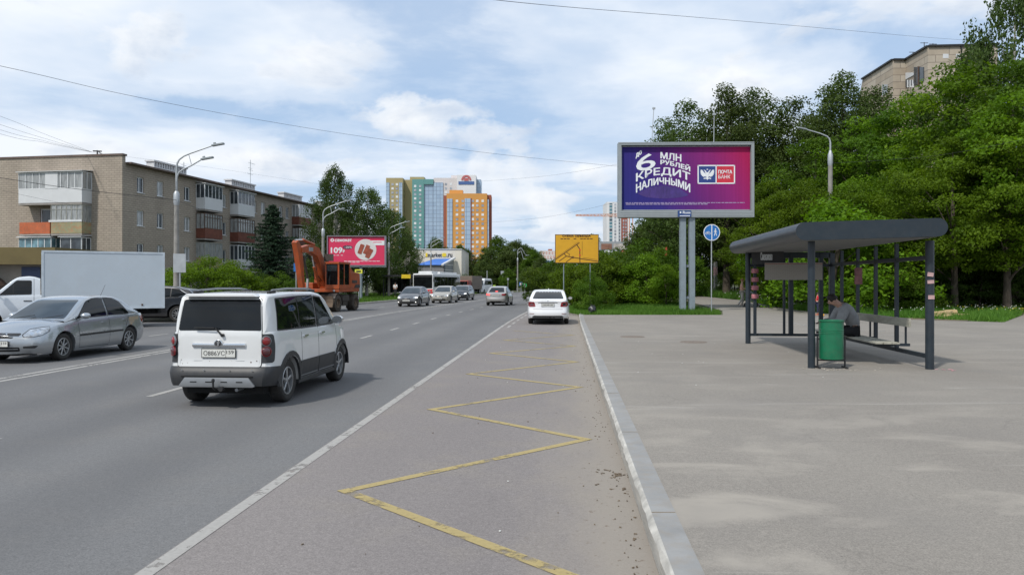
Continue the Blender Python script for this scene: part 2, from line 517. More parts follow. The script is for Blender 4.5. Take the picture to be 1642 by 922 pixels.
 M['conc_pole'] = pm('pole_concrete', (0.26, 0.25, 0.23), 0.9, var=0.18, scale=3, dirt=(0.14, 0.125, 0.11), dirt_amt=0.5)
 M['greysteel'] = pm('grey_painted_steel', (0.20, 0.245, 0.275), 0.5, var=0.1, scale=2, dirt=(0.15, 0.15, 0.14), dirt_amt=0.3)
 M['framegrey'] = pm('billboard_frame_grey', (0.25, 0.28, 0.29), 0.5, var=0.08, scale=2)
 M['black'] = pm('black_plastic', (0.018, 0.018, 0.019), 0.55, var=0.2)
 M['rubber'] = pm('tyre_rubber', (0.022, 0.021, 0.020), 0.85, var=0.25, scale=8, dirt=(0.07, 0.06, 0.05), dirt_amt=0.45)
 M['chrome'] = pm('chrome', (0.75, 0.76, 0.77), 0.12, 1.0, var=0.03)
 M['alloy'] = pm('alloy_wheel', (0.40, 0.41, 0.42), 0.35, 0.75, var=0.1, scale=8, dirt=(0.12, 0.10, 0.08), dirt_amt=0.35)
 M['cable'] = pm('cable_black', (0.025, 0.025, 0.027), 0.7, var=0.1)
 M['white_plastic'] = pm('white_plastic', (0.72, 0.74, 0.76), 0.45, var=0.05)
 M['carglass'] = glass_mat('car_glass', (0.006, 0.0075, 0.0085), 0.02, 0.38)
 M['shieldglass'] = glass_mat('windscreen_glass', (0.030, 0.040, 0.046), 0.03, 0.85)
 M['lampglass'] = pm('lamp_lens_clear', (0.42, 0.44, 0.46), 0.10, 0.6, var=0.55, scale=9, coat=1.0)
 M['red_lamp'] = pm('red_lens', (0.20, 0.003, 0.005), 0.08, var=0.35, scale=14, coat=1.0)
 M['pink_lamp'] = pm('clear_red_lens', (0.085, 0.014, 0.018), 0.08, var=0.3, scale=14, coat=1.0)
 M['lit_lamp'] = pm('lit_headlamp', (1.0, 0.97, 0.9), 0.3, emit=3.0, var=0.0)
 M['brake_lit'] = pm('lit_brake_lamp', (1.0, 0.10, 0.09), 0.3, emit=0.8, var=0.0)
 M['plate'] = pm('number_plate_white', (0.62, 0.62, 0.58), 0.5, var=0.06, scale=8)
 M['ink'] = pm('black_lettering', (0.015, 0.015, 0.017), 0.6, var=0.05)
 M['plastic_grey'] = pm('grey_cladding', (0.026, 0.0275, 0.030), 0.5, var=0.12, scale=4, dirt=(0.07, 0.064, 0.056), dirt_amt=0.3)
 M['silver_trim'] = pm('silver_trim', (0.25, 0.26, 0.27), 0.4, 0.5, var=0.08)
 M['under'] = pm('underbody_black', (0.010, 0.010, 0.010), 0.9, var=0.2)
def car_paint(name, col, metal=0.0, rough=0.35, dirt_amt=0.35):
 """paint with a film of road dust near the sills"""
 m, nt, b = new_mat(name)
 tc = nt.nodes.new('ShaderNodeTexCoord')
 O = tc.outputs['Object']
 sep = nt.nodes.new('ShaderNodeSeparateXYZ')
 nt.links.new(O, sep.inputs[0])
 n = noise_tex(nt, O, 3.0, 7, 0.65)
 low = ramp(nt, sep.outputs[2], [(0.25, 1.0), (0.62, 0.35), (1.0, 0.06)])
 f = math_node(nt, 'MULTIPLY', math_node(nt, 'MULTIPLY', low, ramp(nt, n, [(0.25, 0.35), (0.7, 1.0)])), dirt_amt * 1.6, clamp=True)
 c = mixc(nt, f, col, (0.23, 0.205, 0.175))
 nt.links.new(c, b.inputs['Base Color'])
 b.inputs['Metallic'].default_value = metal
 nt.links.new(math_node(nt, 'MULTIPLY_ADD', f, 0.3, rough), b.inputs['Roughness'])
 b.inputs['Coat Weight'].default_value = 1.0
 nt.links.new(math_node(nt, 'MULTIPLY_ADD', f, 0.3, 0.02), b.inputs['Coat Roughness'])
 return m
build_mats()
# ------------------------------------------------------------------ text
FONT = None
def text_data(s, size=1.0, bold=0.0, xs=1.0, res=3, spacing=1.0):
 """returns (verts2d, faces) of a flat lettering mesh, origin at its lower left, plus its width and height"""
 cu = bpy.data.curves.new('lettering', 'FONT')
 cu.body = s
 cu.size = size
 cu.offset = bold
 cu.resolution_u = res
 cu.space_character = spacing
 o = bpy.data.objects.new('lettering', cu)
 COL.objects.link(o)
 dg = bpy.context.evaluated_depsgraph_get()
 me = bpy.data.meshes.new_from_object(o.evaluated_get(dg))
 vs = [(v.co.x * xs, v.co.y) for v in me.vertices]
 fs = [tuple(p.vertices) for p in me.polygons]
 bpy.data.meshes.remove(me)
 bpy.data.objects.remove(o)
 bpy.data.curves.remove(cu)
 x0 = min(v[0] for v in vs); x1 = max(v[0] for v in vs)
 y0 = min(v[1] for v in vs); y1 = max(v[1] for v in vs)
 vs = [(x - x0, y - y0) for x, y in vs]
 return vs, fs, x1 - x0, y1 - y0
def add_text(mb, s, box, place, bold=0.02, fit=True, warp=None, thick=0.0, mi=0):
 """fit lettering in box (x0, y0, x1, y1); place(u, v) -> 3d point"""
 vs, fs, w, h = text_data(s, 1.0, bold)
 x0, y0, x1, y1 = box
 out = []
 for (x, y) in vs:
  u = x0 + x / w * (x1 - x0)
  v = y0 + y / h * (y1 - y0)
  if warp:
   u, v = warp(x / w, y / h)
  out.append(place(u, v))
 mb.add(out, fs, mi)
 if thick:
  for q, (du, dv) in enumerate(((-1, 0), (1, 0), (0, 1), (0, -1), (0.7, 0.7), (-0.7, -0.7))):
   mb.add([tuple(Vector(place(*(warp(x / w, y / h) if warp else (x0 + x / w * (x1 - x0), y0 + y / h * (y1 - y0))))) + Vector((du * thick, -0.0007 * (q + 1), dv * thick))) for x, y in vs], fs, mi)
# ------------------------------------------------------------------ road geometry
def cshift(Y):
 if Y < 30:
  return 0.0
 if Y < 95:
  return 0.0009 * (Y - 30) ** 2
 return 0.0009 * 65 ** 2 + 0.117 * (Y - 95)
def RX(x0, Y):
 return x0 + 0.0696 * Y + cshift(Y)
def kerb_x0(Y):
 if Y < 41:
  return 0.57
 if Y < 57:
  t = (Y - 41) / 16
  t = t * t * (3 - 2 * t)
  return 0.57 + t * (-2.25 - 0.57)
 return -2.25
def rise(Y):
 return 0.022 * max(0.0, min(Y, 78) - 40) + 0.006 * max(0, Y - 78)
def gz(X, Y):
 t = max(0.0, min(1.0, (X - RX(kerb_x0(Y), Y) - 0.6) / 5))
 t = t * t * (3 - 2 * t)
 return 0.14 + rise(Y) * t
def strip_sheet(name, xa, xb, ys, z, mat, nx=1):
 """ground sheet between two edge functions"""
 vs, fs = [], []
 for Y in ys:
  a, b = xa(Y), xb(Y)
  for k in range(nx + 1):
   vs.append((a + (b - a) * k / nx, Y, z))
 n = nx + 1
 for i in range(len(ys) - 1):
  for k in range(nx):
   fs.append((i * n + k, i * n + k + 1, (i + 1) * n + k + 1, (i + 1) * n + k))
 mb = MB().add(vs, fs)
 return tag(mb.build(name, mat), kind='structure')
def poly_sheet(name, pts, zf, mat, maxlen=4.0):
 bm = bmesh.new()
 bm.faces.new([bm.verts.new((x, y, 0)) for x, y in pts])
 bmesh.ops.triangulate(bm, faces=bm.faces[:])
 for _ in range(9):
  es = [e for e in bm.edges if e.calc_length() > maxlen]
  if not es:
   break
  bmesh.ops.subdivide_edges(bm, edges=es, cuts=1)
  bmesh.ops.triangulate(bm, faces=[f for f in bm.faces if len(f.verts) > 3])
 for v in bm.verts:
  v.co.z = zf(v.co.x, v.co.y)
 bmesh.ops.recalc_face_normals(bm, faces=bm.faces)
 if bm.faces and sum(f.normal.z for f in bm.faces) < 0:
  bmesh.ops.reverse_faces(bm, faces=bm.faces)
 me = bpy.data.meshes.new(name)
 bm.to_mesh(me)
 bm.free()
 me.materials.append(mat)
 o = bpy.data.objects.new(name, me)
 COL.objects.link(o)
 return tag(o, kind='structure')
PAVE = [(RX(0.77, y), y) for y in (1, 10, 20, 30, 38, 39.3)] + \
  [(10.6, 39.2), (11.6, 43), (12.0, 50), (12.0, 58), (9.5, 66), (4, 74), (4, 78), (10, 76), (14.6, 66), (16.4, 56),
  (15.8, 44.5), (17.1, 35.2), (20.2, 32.0), (25.6, 39), (33, 50), (46, 52), (80, 46), (80, 1)]
def build_ground():
 ys = [-30, 0, 5, 10, 15, 20, 25] + list(range(30, 130, 4)) + [140, 160, 180, 220]
 MB().add([(-3000, -300, -0.03), (3000, -300, -0.03), (3000, 5000, -0.03), (-3000, 5000, -0.03)], [(0, 1, 2, 3)]).build('ground', M['ground'])
 tag(bpy.data.objects['ground'], kind='structure')
 strip_sheet('road', lambda Y: RX(-17.3, Y), lambda Y: RX(-2.66 if Y < 57 else -2.25, Y), ys, 0.004, M['road'], 6)
 strip_sheet('bus_bay', lambda Y: RX(-2.66, Y), lambda Y: RX(kerb_x0(Y), Y), [-30, 0, 5, 10, 15, 20, 25, 30, 35, 40] + [41 + k for k in range(16)], 0.004, M['bay'], 4)
 # side lot on the left where the lorry turns
 poly_sheet('side_lot', [(RX(-17.3, -20), -20), (RX(-17.3, 35.5), 35.5), (-20, 36.5), (-60, 38), (-60, -20)], lambda x, y: 0.004, M['road'])
 M['tan'] = pm('pavement_tan', (0.26, 0.235, 0.20), 0.9, var=0.15, scale=1.2, bump=0.2)
 poly_sheet('left_pavement', [(RX(-17.3, 36.2), 36.2), (RX(-17.3, 55), 55), (-16.4, 58), (-20, 47), (-60, 47), (-60, 38.6), (-20, 37.2)], lambda x, y: 0.10, M['tan'])
 # pavement on the right and the ground behind it
 poly_sheet('pavement', PAVE, lambda x, y: gz(x, y), M['pave'], 3.0)
 vs, fs = [], []
 ysr = [38.6] + [40 + 2 * k for k in range(20)] + [85, 95, 110, 130, 160, 220]
 us = [0.0, 1, 2, 3, 4.5, 6.5, 9, 12, 16, 22, 30, 45, 70, 120]
 for Y in ysr:
  for u in us:
   X = RX(kerb_x0(Y) + 0.2, Y) + u
   vs.append((X, Y, gz(X, Y) - 0.035))
 n = len(us)
 for i in range(len(ysr) - 1):
  for k in range(n - 1):
   fs.append((i * n + k, i * n + k + 1, (i + 1) * n + k + 1, (i + 1) * n + k))
 tag(MB().add(vs, fs).build('verge_soil', M['ground'], smooth=60), kind='structure')
 poly_sheet('verge_corner_soil', [(20.2, 31.6), (17.0, 34.9), (16.6, 39), (33, 50), (25.6, 38.4)], lambda x, y: 0.115 + 0.012, M['ground'])
 # bare earth at the foot of the verge
 poly_sheet('bare_earth', [(17.0, 35.0), (19.2, 33.0), (20.4, 34.2), (19.8, 36.6), (17.6, 37.6), (16.4, 38.0), (16.2, 36.6)], lambda x, y: gz(x, y) + 0.012, M['dirt'])
 # kerb of the bus bay with its turn at the end
 path = [Vector((RX(0.57, y), y, 0)) for y in np.arange(-2, 39.5, 0.5)]
 pend = [Vector((RX(kerb_x0(y), y), y, 0)) for y in np.arange(39.5, 120, 1.0)]
 path = path + pend
 def sweep(name, path, prof, mats, mids, seg=None, wob=0.0):
  mb = MB()
  rnd = random.Random(3)
  n = len(prof)
  idx = 0
  rows = []
  for i, p in enumerate(path):
   d = (path[min(i + 1, len(path) - 1)] - path[max(i - 1, 0)]).normalized()
   s = Vector((d.y, -d.x, 0))
   rows.append([tuple(p + s * (a + (rnd.uniform(-wob, wob) if k in (1, 2) else 0)) + Vector((0, 0, z + (rnd.uniform(-wob, wob) * 0.6 if k in (1, 2) else 0)))) for k, (a, z) in enumerate(prof)])
  for i in range(len(rows) - 1):
   for k in range(n - 1):
    b = len(mb.v)
    mb.v += [rows[i][k], rows[i][k + 1], rows[i + 1][k + 1], rows[i + 1][k]]
    mb.f.append((b, b + 1, b + 2, b + 3))
    mb.m.append(mids[k])
  return tag(mb.build(name, mats, smooth=25), kind='structure')
 dense = []
 for y in np.arange(-2, 39.5, 0.16):
  dense.append(Vector((RX(0.57, y), y, 0)))
 dense += pend
 sweep('kerb', dense, [(0.0, -0.02), (0.004, 0.112), (0.026, 0.141), (0.042, 0.147), (0.215, 0.147), (0.222, 0.10)], [M['kerb'], M['kerbface'], M['kerbedge']], [1, 2, 2, 0, 0], wob=0.008)
 mbj = MB()
 for k in range(13):
  y = 2.6 + k * 3.0
  c = Vector((RX(0.57, y), y, 0))
  mbj.box(c + Vector((0.128, 0, 0.1482)), (0.17, 0.012, 0.001), 0.0)
 tag(mbj.build('kerb_joints', M['dirt']), kind='structure')
 # left kerb of the carriageway and the grass strip behind it
 lpath = [Vector((RX(-17.3, y), y, 0)) for y in np.arange(120, 55, -2.0)] + [Vector((-16.6, 55, 0)), Vector((-19.5, 52.5, 0)), Vector((-24, 51.5, 0))]
 sweep('left_kerb', lpath, [(0.0, -0.02), (0.01, 0.13), (0.03, 0.15), (0.18, 0.15), (0.19, 0.08)], [M['kerb'], M['kerbface']], [1, 1, 0, 0])
 lk2 = [Vector((RX(-17.3, 55), 55, 0)), Vector((RX(-17.3, 36.2), 36.2, 0)), Vector((-20, 37.2, 0)), Vector((-60, 38.6, 0))]
 sweep('left_pavement_kerb', lk2, [(0.0, -0.02), (0.01, 0.10), (0.03, 0.12), (0.18, 0.12), (0.19, 0.06)], [M['kerb'], M['kerbface']], [1, 1, 0, 0])
 # markings
 def line(x0, y0, y1, w, mb, z=0.008, step=2.0):
  n = max(1, int((y1 - y0) / step))
  vs, fs = [], []
  for i in range(n + 1):
   Y = y0 + (y1 - y0) * i / n
   vs += [(RX(x0 - w / 2, Y), Y, z), (RX(x0 + w / 2, Y), Y, z)]
  for i in range(n):
   fs.append((2 * i, 2 * i + 1, 2 * i + 3, 2 * i + 2))
  mb.add(vs, fs)
 mb = MB()
 line(-2.59, -10, 40.2, 0.115, mb)
 mb2 = MB()
 for k in range(5):
  line(-2.30, 30.5 + k * 2.6, 32.1 + k * 2.6, 0.11, mb2)
 line(-2.59, 40.2, 56, 0.12, mb)
 tag(mb2.build('bay_dashes', M['white_line']), kind='structure')
 tag(mb.build('edge_line', M['white_line']), kind='structure')
 mb = MB()
 line(-10.50, -5, 110, 0.13, mb)
 line(-10.22, -5, 110, 0.13, mb)
 tag(mb.build('double_centre_line', M['white_line']), kind='structure')
 mb = MB()
 for k in range(-3, 22):
  y0 = 12.2 + k * 4.6 if k < 0 else 12.2 + k * 4.2
  line(-6.53, y0, y0 + 1.35, 0.12, mb)
  line(-13.8, y0 + 1, y0 + 2.2, 0.11, mb)
 tag(mb.build('lane_dashes', M['white_line']), kind='structure')
 # bus stop zigzag
 pts = []
 ysz = [4.55, 6.70, 8.89, 10.98, 13.3, 15.2, 17.5, 19.6, 21.8, 24.0, 26.3, 28.6]
 for i, y in enumerate(ysz):
  pts.append(Vector((RX(0.23 if i % 2 == 0 else -1.90, y), y, 0)))
 mb = MB()
 for i in range(len(pts) - 1):
  a, b = pts[i], pts[i + 1]
  d = (b - a).normalized()
  s = Vector((d.y, -d.x, 0)) * 0.052
  e = d * 0.05
  zz = 0.0085 if i % 2 else 0.0095
  vs = [a - s - e, a + s - e, b + s + e, b - s + e]
  mb.add([(v.x, v.y, zz) for v in vs], [(0, 1, 2, 3)])
 tag(mb.build('bus_stop_zigzag', M['yellow_line']), kind='structure')
 # cycle path lines behind the shelter
 mb = MB()
 for a, b in (((11.35, 32.0), (11.0, 27.0)), ((11.0, 27.0), (12.6, 26.3)), ((10.9, 30.5), (9.9, 30.9))):
  mb.bar((a[0], a[1], 0.146), (b[0], b[1], 0.146), 0.11, 0.004)
 tag(mb.build('cycle_path_line', M['white_line']), kind='structure')
 M['cover'] = pm('dusty_cover', (0.165, 0.135, 0.11), 0.85, var=0.25, scale=12, bump=0.4)
 M['rust'] = pm('rusty_iron', (0.13, 0.085, 0.06), 0.8, 0.3, var=0.3, scale=12, bump=0.4)
 for i, (px, py, lab) in enumerate(((1014, 540, 'left of the two round rusty manhole covers in the pavement, nearer the kerb'), (1112, 548.5, 'right of the two round rusty manhole covers in the pavement, nearer the shelter'))):
  c = G(px, py, 0.14)
  mb = MB().lathe([(0, 0.012), (0.27, 0.012), (0.28, 0.006), (0.30, 0.006), (0.31, 0.012), (0.36, 0.011), (0.37, 0.0)], (0, 0, 0), n=28)
  o = mb.build('manhole_cover', M['cover'], smooth=30)
  o.location = (c.x, c.y, 0.141)
  tag(o, lab, 'manhole cover', 'manhole covers in the pavement')
 # grit, twigs and leaves lying in the gutter
 rnd = np.random.default_rng(5)
 mb = MB()
 for k in range(230):
  y = 4.2 + rnd.random() ** 1.7 * 30
  x = RX(0.57 - 0.03 - abs(rnd.normal(0, 0.16)), y)
  if k % 7 == 0:
   x = RX(-1.9 + rnd.random() * 2.3, y)
  s = 0.004 + 0.008 * rnd.random() ** 2
  a = rnd.random() * 6
  mb.box((x, y, 0.010), (s * 2.0, s * (0.5 + rnd.random() * 0.7), 0.007), a)
 for k in range(40):
  a = rnd.random() * 6.28
  r = abs(rnd.normal(0, 0.10))
  p = G(990, 762) + Vector((math.cos(a) * r, math.sin(a) * r * 1.8, 0.01))
  mb.box(p, (0.03, 0.006, 0.006), rnd.random() * 6)
 tag(mb.build('gutter_litter', pm('dry_husks', (0.15, 0.115, 0.08), 0.9, var=0.5, scale=9)), 'dry twigs and grit lying in the gutter along the kerb', 'litter', kind='stuff')
 mb = MB()
 for k in range(26):
  y = 4.6 + rnd.random() * 22
  x = RX(-1.9 + rnd.random() * 9, y)
  z = 0.012 if x < RX(0.5, y) else 0.152
  mb.box((x, y, z), (0.016, 0.012, 0.006), rnd.random() * 6)
 tag(mb.build('white_specks', M['plate']), 'tiny white scraps scattered over bay and pavement', 'litter', kind='stuff')
build_ground()
# ------------------------------------------------------------------ vegetation
def np_quads(name, V, mat, tone, tri=False):
 n = V.shape[0]
 k = V.shape[1]
 me = bpy.data.meshes.new(name)
 me.vertices.add(n * k)
 me.vertices.foreach_set('co', V.reshape(-1).astype(np.float32))
 me.loops.add(n * k)
 me.loops.foreach_set('vertex_index', np.arange(n * k, dtype=np.int32))
 me.polygons.add(n)
 me.polygons.foreach_set('loop_start', np.arange(0, n * k, k, dtype=np.int32))
 me.polygons.foreach_set('loop_total', np.full(n, k, dtype=np.int32))
 a = me.attributes.new('tone', 'FLOAT', 'FACE')
 a.data.foreach_set('value', tone.astype(np.float32))
 me.materials.append(mat)
 me.update()
 return me
def unit(v):
 return v / (np.linalg.norm(v, axis=-1, keepdims=True) + 1e-9)
def leaves(C, out, size, rng, up=0.5, droop=0.0, aspect=0.6):
 """rhombic leaf faces at C whose normals lean outwards/up"""
 n = len(C)
 nrm = unit(out * 0.55 + rng.normal(0, 0.75, (n, 3)) + np.array([0, 0, up]))
 t = unit(np.cross(nrm, rng.normal(0, 1, (n, 3))))
 if droop:
  t = unit(t + np.array([0, 0, -droop]))
 s = unit(np.cross(nrm, t))
 L = (size * rng.uniform(0.65, 1.3, n))[:, None]
 W = L * aspect
 a = C - t * L * 0.5
 b = C + s * W * 0.5 + t * L * 0.05
 c = C + t * L * 0.5
 d = C - s * W * 0.5 + t * L * 0.05
 return np.stack([a, b, c, d], 1)
def crown_mesh(name, mat, rng, prof, n_cl=150, n_leaf=110, cl_r=0.6, size=0.16, lump=0.25, inner=0.35, flat=0.75, droop=0.0, up=0.5, tail=0.0, seedfill=None):
 """prof: list of (height, radius) of the crown; returns mesh and clump centres"""
 hs = np.array([p[0] for p in prof], float)
 rs = np.array([p[1] for p in prof], float)
 w = np.maximum(rs, 0.2)
 hh = np.linspace(hs[0], hs[-1], 200)
 rr = np.interp(hh, hs, rs)
 pw = rr + 0.25 * rr.max()
 pw /= pw.sum()
 h = rng.choice(hh, n_cl, p=pw) + rng.normal(0, 0.1, n_cl)
 ang = rng.uniform(0, 2 * PI, n_cl)
 ph = rng.uniform(0, 6, 8)
 lobes = 1 + lump * (np.sin(ang * 2 + ph[0] + h * 0.9) * 0.5 + np.sin(ang * 3 + ph[1] - h * 1.7) * 0.4 + np.sin(ang * 5 + ph[2] + h * 2.9) * 0.3)
 q = inner + (1 - inner) * rng.uniform(0, 1, n_cl) ** 0.45
 r = np.interp(h, hs, rs) * lobes * q
 CC = np.stack([r * np.cos(ang), r * np.sin(ang), h], 1)
 # a few sprays that stick out
 CC[: n_cl // 10] *= np.array([1.12, 1.12, 1.0])
 CC[: n_cl // 10, 2] += rng.uniform(0, 0.5, n_cl // 10) * cl_r
 ctone = np.clip(0.5 + rng.normal(0, 0.2, n_cl), 0.05, 0.95)
 crr = cl_r * rng.uniform(0.6, 1.25, n_cl)
 allV, allT = [], []
 for i in range(n_cl):
  n = int(n_leaf * (crr[i] / cl_r) ** 2 * rng.uniform(0.7, 1.2))
  d = unit(rng.normal(0, 1, (n, 3)))
  rad = crr[i] * rng.uniform(0.15, 1, n) ** 0.5
  off = d * rad[:, None] * np.array([1.15, 1.15, flat])
  if tail:
   off[:, 2] -= np.abs(rng.normal(0, tail, n))
   off[:, :2] *= 0.75
  P = CC[i] + off
  outv = unit(off + unit(CC[i] * np.array([1, 1, 0.3])[None, :][0])[None, :] * 0.4)
  allV.append(leaves(P, outv, size, rng, up, droop))
  allT.append(np.clip(ctone[i] + rng.normal(0, 0.13, n), 0, 1))
 V = np.concatenate(allV)
 T = np.concatenate(allT)
 return np_quads(name, V, mat, T), CC
def trunk_mb(CC, h_top, r0, rng, n_limb=10, lean=(0, 0), hb=0.25):
 mb = MB()
 pts, rad = [], []
 for k in range(8):
  f = k / 7
  pts.append((lean[0] * f + math.sin(f * 5 + r0 * 9) * 0.12 * f, lean[1] * f + math.cos(f * 4) * 0.1 * f, f * h_top))
  rad.append(r0 * (1 - f) ** 0.8 + 0.02 + (0.25 * r0 if k == 0 else 0))
 mb.tube(pts, rad, 9)
 idx = rng.choice(len(CC), min(n_limb, len(CC)), replace=False)
 for i in idx:
  c = CC[i]
  zb = min(max(c[2] * 0.55 + rng.uniform(-0.5, 0.5), hb * h_top * 0.6), h_top * 0.92)
  f = zb / h_top
  a = Vector((lean[0] * f, lean[1] * f, zb))
  b = Vector((float(c[0]), float(c[1]), float(c[2])))
  m = a.lerp(b, 0.5) + Vector((0, 0, 0.25 * (b - a).length * 0.4))
  rr = r0 * 0.38 * (1 - f * 0.6)
  mb.tube([a, a.lerp(m, 0.5), m, b.lerp(m, 0.4), b], [rr, rr * 0.85, rr * 0.6, rr * 0.35, rr * 0.12], 6)
 return mb
TREE = {}
def make_proto(key, mat, bark, prof, seed, h_top, r0, n_limb=12, **kw):
 rng = np.random.default_rng(seed)
 me, CC = crown_mesh('crown', mat, rng, prof, **kw)
 tm = trunk_mb(CC, h_top, r0, rng, n_limb)
 to = tm.build('trunk', bark, smooth=60)
 tme = to.data
 bpy.data.objects.remove(to)
 TREE[key] = (me, tme)
def plant(key, name, x, y, z, s, rz, label, cat='tree', group=None, sz=None):
 t = thing(name, label, cat, (x, y, z), rz, group)
 t.scale = (s, s, sz or s)
 me, tme = TREE[key]
 for nm, m in (('crown', me), ('trunk', tme)):
  o = bpy.data.objects.new(nm, m)
  COL.objects.link(o)
  o.parent = t
 return t
def spruce_proto(key, seed, H=8.0, Rb=2.9):
 rng = np.random.default_rng(seed)
 Vs, Ts = [], []
 mb = MB()
 mb.tube([(0, 0, 0), (0.03, 0, H * 0.5), (0, 0.02, H * 0.97)], [0.17, 0.10, 0.02], 8)
 z = 0.35
 while z < H * 0.985:
  f = z / H
  rad = Rb * (1 - f) ** 0.85 * rng.uniform(0.8, 1.15) + 0.12
  nb = 8 if f < 0.7 else 6
  a0 = rng.uniform(0, 6)
  for k in range(nb):
   a = a0 + 2 * PI * k / nb + rng.normal(0, 0.15)
   L = rad * rng.uniform(0.6, 1.22)
   n = int(300 * L / Rb + 60)
   t = rng.uniform(0.08, 1, n)
   wid = 0.42 * L * (1 - t * 0.7) + 0.08
   side = rng.normal(0, 0.5, n) * wid
   drop = -0.25 * t * L + 0.18 * t ** 2 * L
   P = np.stack([t * L * math.cos(a) - side * math.sin(a), t * L * math.sin(a) + side * math.cos(a), z + drop - np.abs(side) * 0.35 + rng.normal(0, 0.04, n)], 1)
   out = np.tile(np.array([math.cos(a) * 0.6, math.sin(a) * 0.6, 0.3]), (n, 1))
   V = leaves(P, out, 0.17, rng, 0.4, 0.35, 0.32)
   Vs.append(V)
   tips = (t > 0.72) * 0.25
   Ts.append(np.clip(0.35 + tips + rng.normal(0, 0.15, n), 0, 1))
   if k % 2 == 0:
    mb.tube([(0, 0, z), (math.cos(a) * L * 0.85, math.sin(a) * L * 0.85, z - 0.1 * L)], [0.03, 0.008], 4)
  z += 0.20 + 0.16 * (1 - f)
 me = np_quads('crown', np.concatenate(Vs), M['needle'], np.concatenate(Ts))
 to = mb.build('trunk', M['bark'], smooth=60)
 tme = to.data
 bpy.data.objects.remove(to)
 TREE[key] = (me, tme)
def grass_patch(name, pts, n, hgt, label, zf, seed=1, mat='grass', width=0.03, clump=0.0, flowers=0):
 """blades scattered over a polygon; uncountable, one object"""
 rng = np.random.default_rng(seed)
 poly = np.array(pts)
 x0, y0 = poly.min(0)
 x1, y1 = poly.max(0)
 X = rng.uniform(x0, x1, n * 3)
 Y = rng.uniform(y0, y1, n * 3)
 inside = np.zeros(len(X), bool)
 j = len(poly) - 1
 for i in range(len(poly)):
  xi, yi = poly[i]
  xj, yj = poly[j]
  c = ((yi > Y) != (yj > Y)) & (X < (xj - xi) * (Y - yi) / (yj - yi + 1e-12) + xi)
  inside ^= c
  j = i
 X, Y = X[inside][:n], Y[inside][:n]
 n = len(X)
 Z = np.array([zf(a, b) for a, b in zip(X, Y)])
 h = hgt * rng.uniform(0.4, 1.25, n) * (1 + clump * np.sin(X * 1.7 + 3) * np.sin(Y * 1.3))
 a = rng.uniform(0, 2 * PI, n)
 w = width * rng.uniform(0.6, 1.4, n)
 lean = rng.normal(0, 0.35, (n, 2)) * h[:, None]
 dx, dy = np.cos(a) * w / 2, np.sin(a) * w / 2
 p0 = np.stack([X - dx, Y - dy, Z - 0.01], 1)
 p1 = np.stack([X + dx, Y + dy, Z - 0.01], 1)
 p2 = np.stack([X + lean[:, 0], Y + lean[:, 1], Z + h], 1)
 V = np.stack([p0, p1, p2], 1)
 T = np.clip(0.45 + rng.normal(0, 0.2, n) + 0.25 * np.sin(X * 0.9) * np.sin(Y * 0.7 + 1), 0, 1)
 me = np_quads(name, V, M[mat], T)
 o = bpy.data.objects.new(name, me)
 COL.objects.link(o)
 return tag(o, label, 'grass', kind='stuff')
